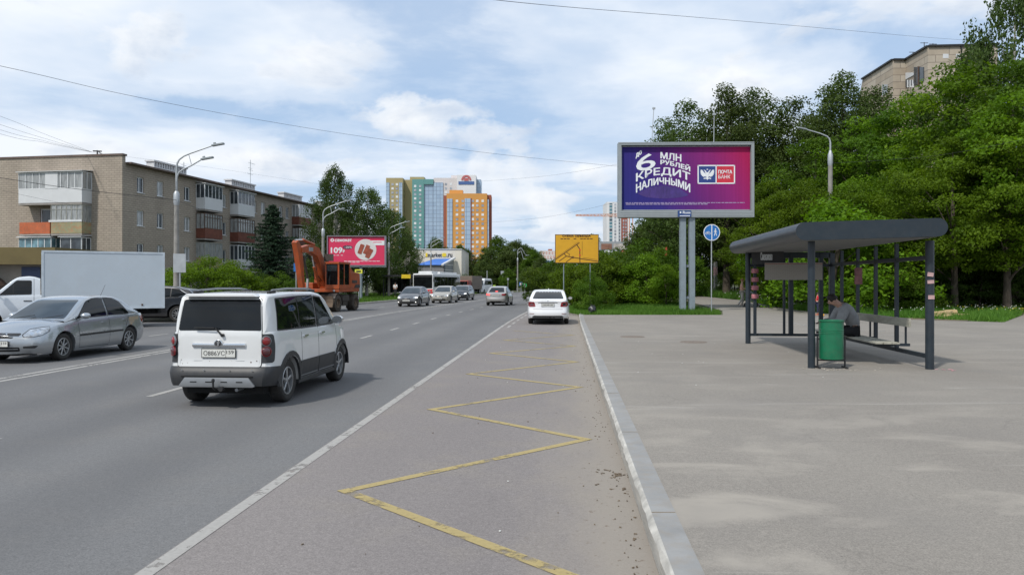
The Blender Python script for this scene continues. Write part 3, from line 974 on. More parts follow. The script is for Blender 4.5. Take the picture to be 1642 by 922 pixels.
def build_vegetation():
 mp = dict(n_cl=170, n_leaf=190, cl_r=0.66, size=0.155, lump=0.36, flat=0.5, up=0.6)
 make_proto('maple1', M['leaf_maple'], M['bark'], [(0.3, 1.5), (1.5, 2.7), (4, 3.6), (6.5, 3.2), (8.3, 1.9), (9.3, 0.5)], 11, 8.6, 0.17, **mp)
 make_proto('maple2', M['leaf_maple'], M['bark'], [(0.4, 1.8), (2, 3.1), (3.6, 3.3), (5.6, 3.0), (7.2, 2.0), (8.2, 0.4)], 12, 7.4, 0.15, **mp)
 make_proto('maple4', M['leaf_maple'], M['bark'], [(2.4, 1.6), (3.2, 3.0), (5, 3.7), (7, 3.3), (8.6, 1.9), (9.5, 0.4)], 14, 8.8, 0.18, **mp)
 make_proto('maple3', M['leaf_mid'], M['bark'], [(0.5, 1.2), (2.2, 2.6), (5, 3.3), (7.8, 2.8), (9.6, 1.4), (10.4, 0.3)], 13, 9.6, 0.19, **mp)
 dk = dict(n_cl=330, n_leaf=120, cl_r=0.72, size=0.19, lump=0.38, inner=0.15, flat=0.8, up=0.3)
 make_proto('poplar1', M['leaf_dark'], M['bark'], [(3, 1.2), (6, 2.6), (10, 3.2), (13, 2.5), (15.5, 1.3), (16.6, 0.3)], 21, 15.6, 0.26, **dk)
 make_proto('poplar2', M['leaf_dark'], M['bark'], [(2.5, 1.5), (5, 3.0), (8, 3.6), (11, 3.3), (13.5, 2.0), (14.8, 0.5)], 22, 13.8, 0.25, **dk)
 br = dict(n_cl=380, n_leaf=110, cl_r=0.55, size=0.16, lump=0.33, inner=0.12, flat=0.8, up=0.1, droop=0.8, tail=0.55)
 make_proto('birch1', M['leaf_birch'], M['bark_birch'], [(2.5, 1.5), (5, 3.2), (8, 3.4), (11, 2.3), (13, 1.2), (14.4, 0.3)], 31, 14.0, 0.16, n_limb=18, **br)
 make_proto('birch2', M['leaf_birch'], M['bark_birch'], [(2.0, 2.0), (4.5, 3.6), (7.5, 3.6), (10, 2.4), (11.6, 0.9)], 32, 11.2, 0.15, n_limb=18, **br)
 bs = dict(n_cl=110, n_leaf=130, cl_r=0.46, size=0.125, lump=0.3, inner=0.3, flat=0.7, up=0.5)
 make_proto('bush1', M['leaf_maple'], M['bark'], [(0.1, 1.5), (0.9, 2.2), (2.0, 2.0), (2.9, 1.2), (3.5, 0.3)], 41, 2.8, 0.07, n_limb=10, **bs)
 make_proto('bush2', M['leaf_mid'], M['bark'], [(0.1, 1.7), (0.8, 2.3), (1.7, 2.1), (2.5, 1.4), (3.1, 0.4)], 42, 2.4, 0.07, n_limb=10, **bs)
 make_proto('bush3', M['leaf_shaded'], M['bark'], [(0.1, 1.6), (1.0, 2.3), (2.4, 2.2), (3.6, 1.5), (4.4, 0.5)], 43, 3.4, 0.08, n_limb=12, **bs)
 far = dict(n_cl=330, n_leaf=80, cl_r=1.05, size=0.36, lump=0.3, inner=0.3, flat=0.75, up=0.5)
 make_proto('far1', M['leaf_mid'], M['bark'], [(1, 2.5), (3.5, 4.4), (7, 5.0), (10, 4.0), (12.5, 2.2), (13.6, 0.5)], 51, 12.4, 0.3, **far)
 make_proto('far2', M['leaf_dark'], M['bark'], [(1, 2.2), (4, 4.0), (7, 4.4), (10, 3.6), (12, 1.8), (13, 0.5)], 52, 12.0, 0.3, **far)
 spruce_proto('spruce', 61)
 def pt(key, name, px, Y, top_py, label, rz, group=None, H=None, wide=1.0, base=None, cat='tree'):
  """tree whose trunk stands on the ray px at distance Y and whose tip reaches row top_py"""
  X = (px - CX) / FPX * Y
  zb = base if base is not None else (gz(X, Y) - 0.03 if X > RX(kerb_x0(Y), Y) else 0.0)
  zt = CAMH - (top_py - HOR) / FPX * Y
  s = (zt - zb) / H
  return plant(key, name, X, Y, zb, s * wide, rz, label, cat, group, sz=s)
 Hh = dict(maple1=9.6, maple2=8.5, maple3=10.7, poplar1=17.0, poplar2=15.2, birch1=14.6, birch2=11.8, bush1=3.8, bush2=3.4, bush3=4.8, maple4=9.8, far1=14.3, far2=13.6, spruce=8.0)
 # dark tall trees behind the billboard
 g = 'dark tall trees behind the billboard'
 for key, px, Y, tp, rz, lab in (
   ('poplar2', 1098, 66, 165, 0.4, 'dark tall tree rising directly behind the left half of the purple billboard'),
   ('poplar1', 1165, 64, 138, 1.9, 'tallest dark tree, its spiky tip just right of centre over the purple billboard'),
   ('poplar2', 1212, 70, 142, 3.3, 'dark tree rising behind the right edge of the purple billboard'),
   ('poplar2', 1282, 68, 158, 4.9, 'dark thin-crowned tree above the tip of the curved lamp on the right'),
   ('poplar1', 1350, 62, 118, 5.9, 'dark tree rising just left of the beige block of flats'),
   ('poplar2', 1402, 66, 140, 2.4, 'dark tree whose crown covers the left corner of the beige block of flats'),
   ('poplar1', 1078, 84, 215, 2.9, 'dark tree low behind the left edge of the purple billboard')):
  pt(key, 'dark_tree', px, Y, tp, lab, rz, g, Hh[key])
 pt('birch2', 'weeping_birch', 1625, 50, -30, 'weeping birch with hanging twigs at the top right corner of the view', 0.8, None, Hh['birch2'], wide=0.62)
 pt('birch1', 'weeping_birch', 1560, 62, 60, 'weeping birch standing before the right part of the beige block of flats', 2.8, None, Hh['birch1'], wide=0.8)
 # bright maple thicket on the right
 g = 'bright green maples of the thicket on the right'
 for i, (key, px, Y, tp, rz, wd, lab) in enumerate((
   ('maple1', 1235, 56, 292, 0.3, 1.0, 'bright maple peeping over the left end of the shelter roof, beside the billboard'),
   ('maple2', 1283, 48, 285, 2.2, 1.0, 'bright maple in front of the base of the curved street lamp'),
   ('maple3', 1310, 58, 215, 4.1, 1.0, 'tall mid-green maple behind the tip of the curved street lamp'),
   ('maple1', 1395, 56, 190, 5.2, 1.0, 'bright tall maple just right of the curved street lamp'),
   ('bush1', 1338, 43.5, 320, 2.1, 1.25, 'low bright maple hiding the foot of the single-armed street lamp'),
   ('maple2', 1368, 46, 290, 1.1, 1.0, 'low bright maple right of the curved lamp, over the middle of the shelter roof'),
   ('maple3', 1468, 54, 140, 0.9, 1.05, 'maple standing in front of the lower storeys of the beige block of flats'),
   ('maple1', 1450, 47, 262, 3.7, 1.0, 'bright maple above the right half of the shelter roof'),
   ('maple1', 1545, 50, 105, 2.0, 1.05, 'tall bright maple covering the right corner of the beige block of flats'),
   ('maple4', 1530, 43, 215, 4.4, 1.0, 'maple behind the right end of the shelter roof'),
   ('maple3', 1625, 46, 90, 5.6, 1.0, 'tall maple at the right edge of the view under the weeping birch'),
   ('maple4', 1615, 42, 190, 0.6, 0.95, 'maple with low branches over the flowering grass at the right edge'),
   ('maple4', 1690, 42, 120, 1.7, 1.0, 'maple cut by the right border of the view'))):
  pt(key, 'maple_tree', px, Y, tp, lab, rz, g, Hh[key], wd)
 # thicket margin: shrubs at the foot of the maples
 g = 'shrubs along the foot of the thicket'
 for i, (key, px, Y, tp, rz, lab) in enumerate((
   ('bush2', 1128, 80, 430, 0.2, 'shrub beyond the path, between the billboard posts and the round blue sign'),
   ('bush2', 1178, 70, 428, 1.2, 'shrub right behind the concrete utility pole'),
   ('bush1', 1222, 60, 425, 2.2, 'shrub seen through the left bay of the bus shelter, beyond the pushchair'),
   ('bush2', 1262, 54, 428, 3.2, 'shrub seen through the bus shelter under the timetable board'),
   ('bush1', 1312, 50, 420, 4.2, 'shrub seen through the shelter behind the seated man'),
   ('bush2', 1352, 47, 425, 5.2, 'shrub seen between the first back slats of the shelter'),
   ('bush1', 1392, 44, 415, 0.9, 'shrub seen between the middle back slats of the shelter'),
   ('bush2', 1440, 42.5, 420, 1.9, 'shrub seen through the last bay of the shelter back'),
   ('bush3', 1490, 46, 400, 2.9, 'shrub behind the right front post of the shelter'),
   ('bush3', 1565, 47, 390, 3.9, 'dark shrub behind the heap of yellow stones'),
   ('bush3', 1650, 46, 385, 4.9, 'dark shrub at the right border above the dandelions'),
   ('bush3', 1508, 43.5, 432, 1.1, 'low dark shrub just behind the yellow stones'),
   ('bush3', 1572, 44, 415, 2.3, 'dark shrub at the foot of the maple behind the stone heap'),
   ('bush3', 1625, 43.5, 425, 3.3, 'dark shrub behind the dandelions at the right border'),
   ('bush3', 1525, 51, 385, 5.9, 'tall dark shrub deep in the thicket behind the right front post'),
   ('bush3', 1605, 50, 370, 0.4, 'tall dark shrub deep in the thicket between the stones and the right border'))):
  pt(key, 'shrub', px, Y, tp, lab, rz, g, Hh[key], 1.15, cat='shrub')
 # lilac-like thicket left of the billboard posts
 g = 'bushes between the white parked car and the billboard'
 for i, (key, px, Y, tp, rz, wd, lab) in enumerate((
   ('bush2', 888, 62, 415, 0.5, 1.1, 'bush rising right behind the white parked car'),
   ('bush1', 925, 53, 412, 1.5, 1.1, 'bush under the left half of the yellow detour board'),
   ('bush1', 962, 51, 404, 2.5, 1.15, 'bush under the right half of the yellow detour board'),
   ('bush2', 1000, 52, 398, 3.5, 1.15, 'bush below the left lower corner of the purple billboard'),
   ('bush1', 1038, 50, 408, 4.5, 1.1, 'bush left of the grey billboard posts'),
   ('bush1', 1068, 49, 425, 5.5, 0.95, 'low bush next to the left billboard post'),
   ('bush2', 947, 44.3, 436, 0.3, 0.7, 'small bush at the right post of the yellow detour board'),
   ('bush2', 1020, 60, 385, 0.9, 1.2, 'taller bush behind, seen under the billboard edge'),
   ('bush2', 1075, 64, 395, 2.9, 1.2, 'dark bush behind the top of the billboard posts'))):
  pt(key, 'bush', px, Y, tp, lab, rz, g, Hh[key], wd, cat='bush')
 g = 'trees beyond the bend of the road'
 for i, (key, px, Y, tp, rz, wd, lab) in enumerate((
   ('far1', 800, 185, 378, 0.2, 1.05, 'broad green tree in the middle distance, top left of the round group at the bend'),
   ('far2', 826, 165, 386, 3.7, 1.1, 'dark tree in the middle of the group at the bend'),
   ('far1', 858, 160, 400, 0.9, 1.1, 'green tree over the left shoulder of the white liftback'),
   ('far1', 884, 140, 418, 2.2, 1.1, 'green tree over the right shoulder of the white liftback'),
   ('far2', 786, 170, 398, 0.1, 1.0, 'dark tree at the left end of the group at the bend'),
   ('far1', 842, 175, 392, 1.7, 1.0, 'green tree right of centre of the group at the bend'),
   ('far2', 775, 150, 418, 2.6, 0.9, 'low dark tree by the far lamps behind the white minibus'),
   ('far2', 868, 150, 412, 3.1, 0.9, 'dark tree at the right end of the group at the bend'),
   ('far1', 815, 140, 430, 4.4, 1.0, 'bright low tree behind the far traffic signs'),
   ('far2', 845, 128, 428, 5.0, 1.0, 'dark tree over the blue and green road signs'),
   ('far2', 905, 120, 412, 0.8, 1.0, 'tree behind the left edge of the yellow detour board'),
   ('far1', 948, 150, 376, 1.5, 0.8, 'pale tree whose top shows above the yellow detour board'),
   ('far1', 990, 110, 402, 2.0, 1.0, 'tree below the far billboard, over the bushes'),
   ('far2', 1030, 100, 360, 2.7, 0.9, 'tree behind the lower left corner of the purple billboard'),
   ('far2', 1060, 92, 310, 5.7, 0.8, 'dark tree filling the gap under the purple billboard'),
   ('far2', 748, 190, 400, 5.5, 0.9, 'dark tree at the right end of the shop with the blue roof'),
   ('far2', 1140, 95, 330, 1.1, 1.0, 'dark tree behind the round blue sign'),
   ('far2', 1195, 92, 300, 3.1, 1.0, 'dark tree above the far end of the shelter roof'))):
  pt(key, 'broadleaf_tree', px, Y, tp, lab, rz, g, Hh[key], wd)
 # left side
 pt('spruce', 'spruce_tree', 437, 56, 326, 'blue-grey conical spruce in front of the brick block of flats', 0.3, None, 8.0, 1.22)
 g = 'birches and leafy trees between the flats and the shop'
 for i, (key, px, Y, tp, rz, wd, lab) in enumerate((
   ('birch1', 537, 88, 262, 0.5, 1.0, 'tall loose birch beside the far end of the brick block of flats'),
   ('birch2', 588, 92, 300, 1.9, 0.95, 'birch between the tall loose birch and the lamp right of the red billboard'),
   ('birch2', 628, 104, 335, 3.2, 1.0, 'leafy tree behind the street lamp right of the red billboard'),
   ('birch1', 652, 108, 372, 4.2, 0.95, 'dark tree standing before the left end of the shop'),
   ('far2', 560, 96, 385, 5.0, 0.75, 'dark low tree directly behind the red billboard'),
   ('far2', 610, 100, 400, 2.0, 0.7, 'dark low tree above the left bus stop'),
   ('far2', 500, 84, 400, 2.3, 0.7, 'dark tree behind the excavator boom'),
   ('far2', 700, 230, 382, 1.0, 0.9, 'tree seen over the flat roof of the shop, left part'),
   ('far1', 735, 240, 392, 2.9, 0.9, 'tree seen over the flat roof of the shop, under the orange tower'))):
  pt(key, 'leafy_tree', px, Y, tp, lab, rz, g, Hh[key], wd)
 g = 'bushes in front of the brick block of flats'
 for i, (key, px, Y, tp, rz, wd, lab) in enumerate((
   ('bush1', 288, 50, 422, 0.4, 1.1, 'bright bush just right of the white lorry box'),
   ('bush1', 332, 47, 412, 1.4, 1.2, 'bright bush behind the roof of the white boxy car'),
   ('bush1', 372, 49, 418, 2.4, 1.15, 'bright bush left of the blue-grey spruce'),
   ('bush2', 408, 52, 432, 3.4, 1.1, 'bush at the foot of the spruce'),
   ('bush2', 455, 54, 436, 4.4, 1.1, 'bush left of the raised excavator boom'),
   ('bush2', 492, 60, 440, 5.4, 1.2, 'bush behind the excavator boom'))):
  pt(key, 'bush', px, Y, tp, lab, rz, g, Hh[key], wd, base=0.05, cat='bush')
 pt('bush2', 'bush', 742, 118, 440, 'light bush above the white and red bus', 1.0, None, Hh['bush2'], 1.2, cat='bush')
 pt('bush2', 'bush', 712, 116, 446, 'light bush directly over the bus roof by the blue canopy', 2.0, None, Hh['bush2'], 1.2, cat='bush')
 # grass
 isl = [(RX(0.8, 39.3), 39.35), (10.5, 39.25), (11.3, 42.5), (10.8, 46), (11.4, 52), (2.6, 52), (2.9, 44)]
 grass_patch('grass', isl, 26000, 0.20, 'short green grass of the island around the billboard posts', lambda x, y: gz(x, y) - 0.03, 2, width=0.035)
 v1 = [(15.9, 44.5), (16.5, 56), (14.7, 66), (17, 70), (25, 58), (24, 45), (19.5, 40.5), (16.4, 39.5)]
 grass_patch('tall_grass', v1, 24000, 0.42, 'tall grass with white umbels along the right side of the path', lambda x, y: gz(x, y) - 0.03, 3, width=0.05, clump=0.3)
 v2 = [(17.2, 36.6), (20.3, 32.2), (25.4, 38.9), (31, 47), (30, 52), (20, 44), (16.3, 41)]
 grass_patch('tall_grass', v2, 34000, 0.30, 'lush grass with dandelions in front of the dark thicket on the right', lambda x, y: gz(x, y) - 0.03, 4, width=0.035, clump=0.4)
 lv = [(RX(-17.5, y), y) for y in (57, 70, 85, 100, 118)] + [(-22, 118), (-30, 80), (-27, 55), (-19, 54)]
 grass_patch('grass', lv, 26000, 0.20, 'mown green verge under the red billboard', lambda x, y: 0.06, 5, width=0.07)
 lv2 = [(-19, 47.3), (-60, 47.3), (-60, 66), (-28, 66), (-22, 58)]
 grass_patch('grass', lv2, 12000, 0.22, 'grass of the yard in front of the brick block of flats', lambda x, y: 0.0, 6, width=0.08)
 poly_sheet('left_verge', lv, lambda x, y: 0.055, M['ground'])
 # flower heads
 rng = np.random.default_rng(8)
 M['petal_y'] = pm('dandelion_yellow', (0.62, 0.50, 0.04), 0.8)
 M['petal_w'] = pm('umbel_white', (0.55, 0.56, 0.50), 0.8)
 for nm, mat, n, box, hh, lab in (('dandelions', M['petal_y'], 120, (24.0, 30.0, 39, 46), 0.30, 'yellow dandelions in the grass at the right border'),
          ('white_umbels', M['petal_w'], 160, (18.5, 28.0, 38, 46), 0.42, 'white umbels and seed heads in the grass by the thicket'),
          ('white_umbels', M['petal_w'], 150, (15.8, 19.5, 44.5, 60), 0.5, 'white umbels beside the path behind the shelter')):
  mb = MB()
  for k in range(n):
   x, y = rng.uniform(box[0], box[1]), rng.uniform(box[2], box[3])
   z = gz(x, y) + hh * rng.uniform(0.5, 1.0)
   s = 0.045
   mb.add([(x - s, y, z), (x, y - s, z + 0.01), (x + s, y, z), (x, y + s, z + 0.01), (x, y, z + 0.035), (x, y, z - 0.02)], [(0, 1, 4), (1, 2, 4), (2, 3, 4), (3, 0, 4), (1, 0, 5), (2, 1, 5), (3, 2, 5), (0, 3, 5)])
  tag(mb.build(nm, mat), lab, 'flowers', kind='stuff')
build_vegetation()
# ------------------------------------------------------------------ vehicles
def prof(pts, sig=0.035):
 xs = np.linspace(pts[0][0] if pts[0][0] < pts[-1][0] else pts[-1][0], max(p[0] for p in pts), 900)
 P = sorted(pts)
 ys = np.interp(xs, [p[0] for p in P], [p[1] for p in P])
 if sig:
  d = xs[1] - xs[0]
  k = max(1, int(3 * sig / d))
  g = np.exp(-0.5 * (np.arange(-k, k + 1) * d / sig) ** 2)
  g /= g.sum()
  yp = np.concatenate([2 * ys[0] - ys[k:0:-1], ys, 2 * ys[-1] - ys[-2:-k - 2:-1]])
  ys = np.convolve(yp, g, 'valid')
 return lambda x: float(np.interp(x, xs, ys))
def sstep(t):
 t = max(0.0, min(1.0, t))
 return t * t * (3 - 2 * t)
def rounded(pts, r, n=4):
 """round the corners of a 2d polygon"""
 out = []
 N = len(pts)
 for i in range(N):
  p0, p1, p2 = Vector(pts[i - 1]), Vector(pts[i]), Vector(pts[(i + 1) % N])
  a, b = (p0 - p1), (p2 - p1)
  ra = min(r, a.length * 0.45, b.length * 0.45)
  A, B = p1 + a.normalized() * ra, p1 + b.normalized() * ra
  for k in range(n + 1):
   t = k / n
   q = A * (1 - t) ** 2 + p1 * 2 * t * (1 - t) + B * t * t
   out.append((q.x, q.y))
 return out
def decal(name, bvh, pts, direction, mat, parent, off=0.005, maxlen=0.09, skirt=0.012, smooth=40):
 """a thin shell lying on the body: polygon pts (3d) dropped on it along direction"""
 d = Vector(direction).normalized()
 bm = bmesh.new()
 vs = [bm.verts.new(p) for p in pts]
 try:
  bm.faces.new(vs)
 except Exception:
  bm.free()
  return None
 bmesh.ops.triangulate(bm, faces=bm.faces[:])
 for _ in range(6):
  es = [e for e in bm.edges if e.calc_length() > maxlen]
  if not es:
   break
  bmesh.ops.subdivide_edges(bm, edges=es, cuts=1)
  bmesh.ops.triangulate(bm, faces=[f for f in bm.faces if len(f.verts) > 3])
 bm.verts.ensure_lookup_table()
 for v in bm.verts:
  h, nrm, _, _ = bvh.ray_cast(v.co - d * 3.0, d)
  if h is None:
   h, nrm, _, _ = bvh.find_nearest(v.co)
   v.co = h - d * off
  else:
   v.co = h - d * off
 be = [e for e in bm.edges if len(e.link_faces) == 1]
 r = bmesh.ops.extrude_edge_only(bm, edges=be)
 for v in [g for g in r['geom'] if isinstance(g, bmesh.types.BMVert)]:
  v.co += d * (skirt + off)
 bmesh.ops.recalc_face_normals(bm, faces=bm.faces)
 s = sum((f.normal.dot(-d) * f.calc_area()) for f in bm.faces)
 if s < 0:
  bmesh.ops.reverse_faces(bm, faces=bm.faces)
 me = bpy.data.meshes.new(name)
 bm.to_mesh(me)
 bm.free()
 me.materials.append(mat)
 me.polygons.foreach_set('use_smooth', [True] * len(me.polygons))
 me.set_sharp_from_angle(angle=R(smooth))
 o = bpy.data.objects.new(name, me)
 COL.objects.link(o)
 o.parent = parent
 KIDS.setdefault(parent.name, []).append(o)
 return o
def strip_pts(a, b, w, plane):
 a, b = Vector(a), Vector(b)
 d = (b - a).normalized()
 n = {'Y': Vector((0, 1, 0)), 'X': Vector((1, 0, 0)), 'Z': Vector((0, 0, 1))}[plane]
 s = d.cross(n).normalized() * w / 2
 return [a - s, a + s, b + s, b - s]
def loft(rings, mb, caps=True, nseg=8, bulge=(0.0, 0.0)):
 """rings: list of (x, half-section [(y, z)...]) mirrored; the last point of each is the centre"""
 m = len(rings[0][1])
 vs, fs = [], []
 W = 2 * m - 1
 for x, hp in rings:
  for (y, z) in hp:
   vs.append((x, y, z))
  for (y, z) in hp[-2::-1]:
   vs.append((x, -y, z))
 for i in range(len(rings) - 1):
  for k in range(W - 1):
   fs.append((i * W + k, i * W + k + 1, (i + 1) * W + k + 1, (i + 1) * W + k))
 if caps:
  for e, (x, hp) in enumerate((rings[0], rings[-1])):
   sg = -1 if e == 0 else 1
   ymax = max(p[0] for p in hp)
   base = len(vs)
   for (y, z) in hp:
    for j in range(nseg + 1):
     yy = y * (1 - 2 * j / nseg)
     edge = 1 - (abs(yy) / (ymax + 1e-6)) ** 2.2
     lim = 1 if y > 1e-4 else 0
     dx = bulge[e] * edge * (1 if 0 < j < nseg or y < ymax * 0.9 else 0)
     if j == 0 or j == nseg:
      dx = 0.0 if y >= 0.5 * ymax else dx
     vs.append((x + sg * dx, yy, z))
   for i in range(m - 1):
    for j in range(nseg):
     fs.append((base + i * (nseg + 1) + j, base + i * (nseg + 1) + j + 1, base + (i + 1) * (nseg + 1) + j + 1, base + (i + 1) * (nseg + 1) + j))
 mb.add(vs, fs)
class Body:
 def __init__(self, sp):
  self.sp = sp
  L = sp['L']
  xf, xr = sp['axles']
  Ra, rw = sp['arch'], sp['rw']
  wf, zs, zl = prof(sp['plan'], 0.03), prof(sp['shoulder'], 0.05), prof(sp['lower'], 0.02)
  crown = prof(sp.get('crown', [(-L / 2, 0.02), (L / 2, 0.02)]), 0.05)
  a1, a2 = sp.get('tuck', (0.06, 0.05))
  xs = list(np.linspace(-L / 2, L / 2, sp.get('nx', 56)))
  xs += [L / 2 - 0.02, L / 2 - 0.05, -L / 2 + 0.02, -L / 2 + 0.05]
  for xa in (xf, xr):
   xs = [x for x in xs if abs(x - xa) > Ra + 0.02]
   xs += [xa + Ra * math.cos(t) for t in np.linspace(0, PI, 15)] + [xa - Ra - 0.006, xa + Ra + 0.006]
  xs = sorted(set(round(float(x), 5) for x in xs))
  ts = sp.get('levels', [0, 0.06, 0.14, 0.24, 0.34, 0.45, 0.56, 0.67, 0.78, 0.88, 0.95])
  fl = sp.get('flare', 0.012)
  def ybody(x, z):
   w = wf(x)
   q = (z - zl(x)) / max(0.05, zs(x) - zl(x))
   y = w * (1 - a1 * max(0, (0.42 - q) / 0.42) ** 2 - a2 * max(0, (q - 0.42) / 0.58) ** 2)
   for xa in (xf, xr):
    dd = math.hypot(x - xa, z - rw)
    if z > rw * 0.6:
     y += fl * sstep(1 - abs(dd - Ra) / 0.10)
   return y
  rings = []
  self.front_rake = prof(sp['rake_f'], 0.02)
  self.rear_rake = prof(sp['rake_r'], 0.02)
  for x in xs:
   zb = zl(x)
   for xa in (xf, xr):
    if abs(x - xa) < Ra:
     zb = max(zb, rw + math.sqrt(max(0, Ra * Ra - (x - xa) ** 2)))
   s = zs(x)
   hp = [(wf(x) * 0.80, min(zb, s - 0.06))]
   y = 0
   for t in ts:
    z = max(zl(x) + (s - zl(x)) * t, zb)
    z = min(z, s - 0.001)
    y = ybody(x, z)
    hp.append((y, z))
   ysd = y
   hp.append((ysd - 0.010, s - 0.008))
   hp.append((ysd - 0.032, s + 0.004))
   cz = crown(x)
   for k in range(1, 7):
    f = k / 6
    hp.append(((ysd - 0.032) * (1 - f), s + 0.004 + cz * (1 - (1 - f) ** 2.4)))
   rings.append((x, hp))
  self.mb = MB()
  loft(rings, self.mb, True, 8, sp.get('bulge', (0.05, 0.09)))
  self.nlow = len(self.mb.f)
  # cabin
  roof = sp['roof']
  rz = prof(roof, 0.045)
  xr0, xr1 = min(p[0] for p in roof), max(p[0] for p in roof)
  gx = sorted(set([round(float(v), 5) for v in np.linspace(xr0, xr1, 44)] + [round(xr0 + v, 5) for v in (0.008, 0.02, 0.035, 0.05, 0.07, 0.09)]))
  tt = sp.get('tumble', 0.3)
  rings = []
  for x in gx:
   s = zs(x)
   yb = wf(x) * (1 - a2) - 0.022 - sp.get('inset', 0.0)
   zr = rz(x)
   hgt = max(0.004, zr - s)
   rr = min(sp.get('rr', 0.09), 0.55 * hgt)
   ye = yb - max(0, hgt - rr) * tt
   hp = [(yb + 0.01, s - 0.05), (yb, s)]
   for k in range(1, 5):
    f = k / 4
    hp.append((yb + (ye - yb) * f + 0.012 * math.sin(PI * f), s + (hgt - rr) * f))
   for k in range(1, 5):
    a = k / 4 * PI / 2
    hp.append((ye - rr * 0.9 * (1 - math.cos(a)), s + hgt - rr + rr * math.sin(a) * 0.8))
   yt = ye - rr * 0.9
   for k in range(1, 6):
    f = k / 5
    hp.append((yt * (1 - f), s + hgt - rr + rr * 0.8 + rr * 0.2 * (1 - (1 - f) ** 2)))
   rings.append((x, hp))
  loft(rings, self.mb, False)
  # rake
  v2 = []
  for (x, y, z) in self.mb.v:
   f = sstep((x - (L / 2 - 0.75)) / 0.75)
   r = sstep((-x - (L / 2 - 0.55)) / 0.55)
   xx = x - self.front_rake(z) * f + self.rear_rake(z) * r
   v2.append((xx, y, z))
  self.mb.v = v2
  self.bvh = BVHTree.FromPolygons([Vector(v) for v in self.mb.v], self.mb.f)
def make_wheel(name, rw, wd, parent, loc, side, spokes=5, rim='alloy', rimr=0.66):
 """tyre with rim as its part"""
 t = MB()
 w = wd / 2
 pr = [(rw * rimr, -w * 0.8), (rw * 0.80, -w * 0.98), (rw * 0.93, -w * 0.95), (rw * 0.985, -w * 0.75), (rw, -w * 0.4), (rw, w * 0.4), (rw * 0.985, w * 0.75), (rw * 0.93, w * 0.95), (rw * 0.80, w * 0.98), (rw * rimr, w * 0.8)]
 t.lathe(pr, (0, 0, 0), 'Y', 32)
 o = t.build(name, M['rubber'], parent, smooth=50)
 o.location = loc
 r = MB()
 R0 = rw * rimr
 s = side
 # barrel, outer lip, dark dish behind the spokes
 r.lathe([(R0 * 1.0, s * w * 0.80), (R0 * 0.97, s * w * 0.86), (R0 * 0.90, s * w * 0.84), (R0 * 0.87, s * w * 0.3), (R0 * 0.86, -s * w * 0.5)], (0, 0, 0), 'Y', 32)
 r.lathe([(R0 * 0.86, -s * w * 0.10), (0.01, -s * w * 0.10)], (0, 0, 0), 'Y', 24, mi=1)
 r.lathe([(0.001, s * w * 0.80), (R0 * 0.13, s * w * 0.80), (R0 * 0.2, s * w * 0.72), (R0 * 0.24, s * w * 0.4)], (0, 0, 0), 'Y', 16)
 for k in range(spokes):
  a = 2 * PI * k / spokes + 0.3
  ca, sa = math.cos(a), math.sin(a)
  w0, w1 = R0 * 0.17, R0 * (0.13 if spokes > 6 else 0.21)
  ri, ro = R0 * 0.12, R0 * 0.93
  vs = []
  for (rr_, ww, yy) in ((ri, w0, 0.72), (ro, w1, 0.66)):
   for (sg, dy) in ((-1, 0), (-0.7, 0.06), (0.7, 0.06), (1, 0), (1, -0.25), (-1, -0.25)):
    vs.append((ca * rr_ - sa * ww * 0.5 * sg, s * w * (yy + dy), sa * rr_ + ca * ww * 0.5 * sg))
  fs = [(i, (i + 1) % 6, 6 + (i + 1) % 6, 6 + i) for i in range(6)] + [(0, 1, 2, 3, 4, 5), (6, 7, 8, 9, 10, 11)]
  r.add(vs, fs)
 ro = r.build('rim', [M[rim], M['under']], o, smooth=35)
 return o
def side_poly(pts, side, y=1.3):
 return [Vector((x, side * y, z)) for x, z in pts]
def end_poly(pts, x):
 return [Vector((x, y, z)) for y, z in pts]
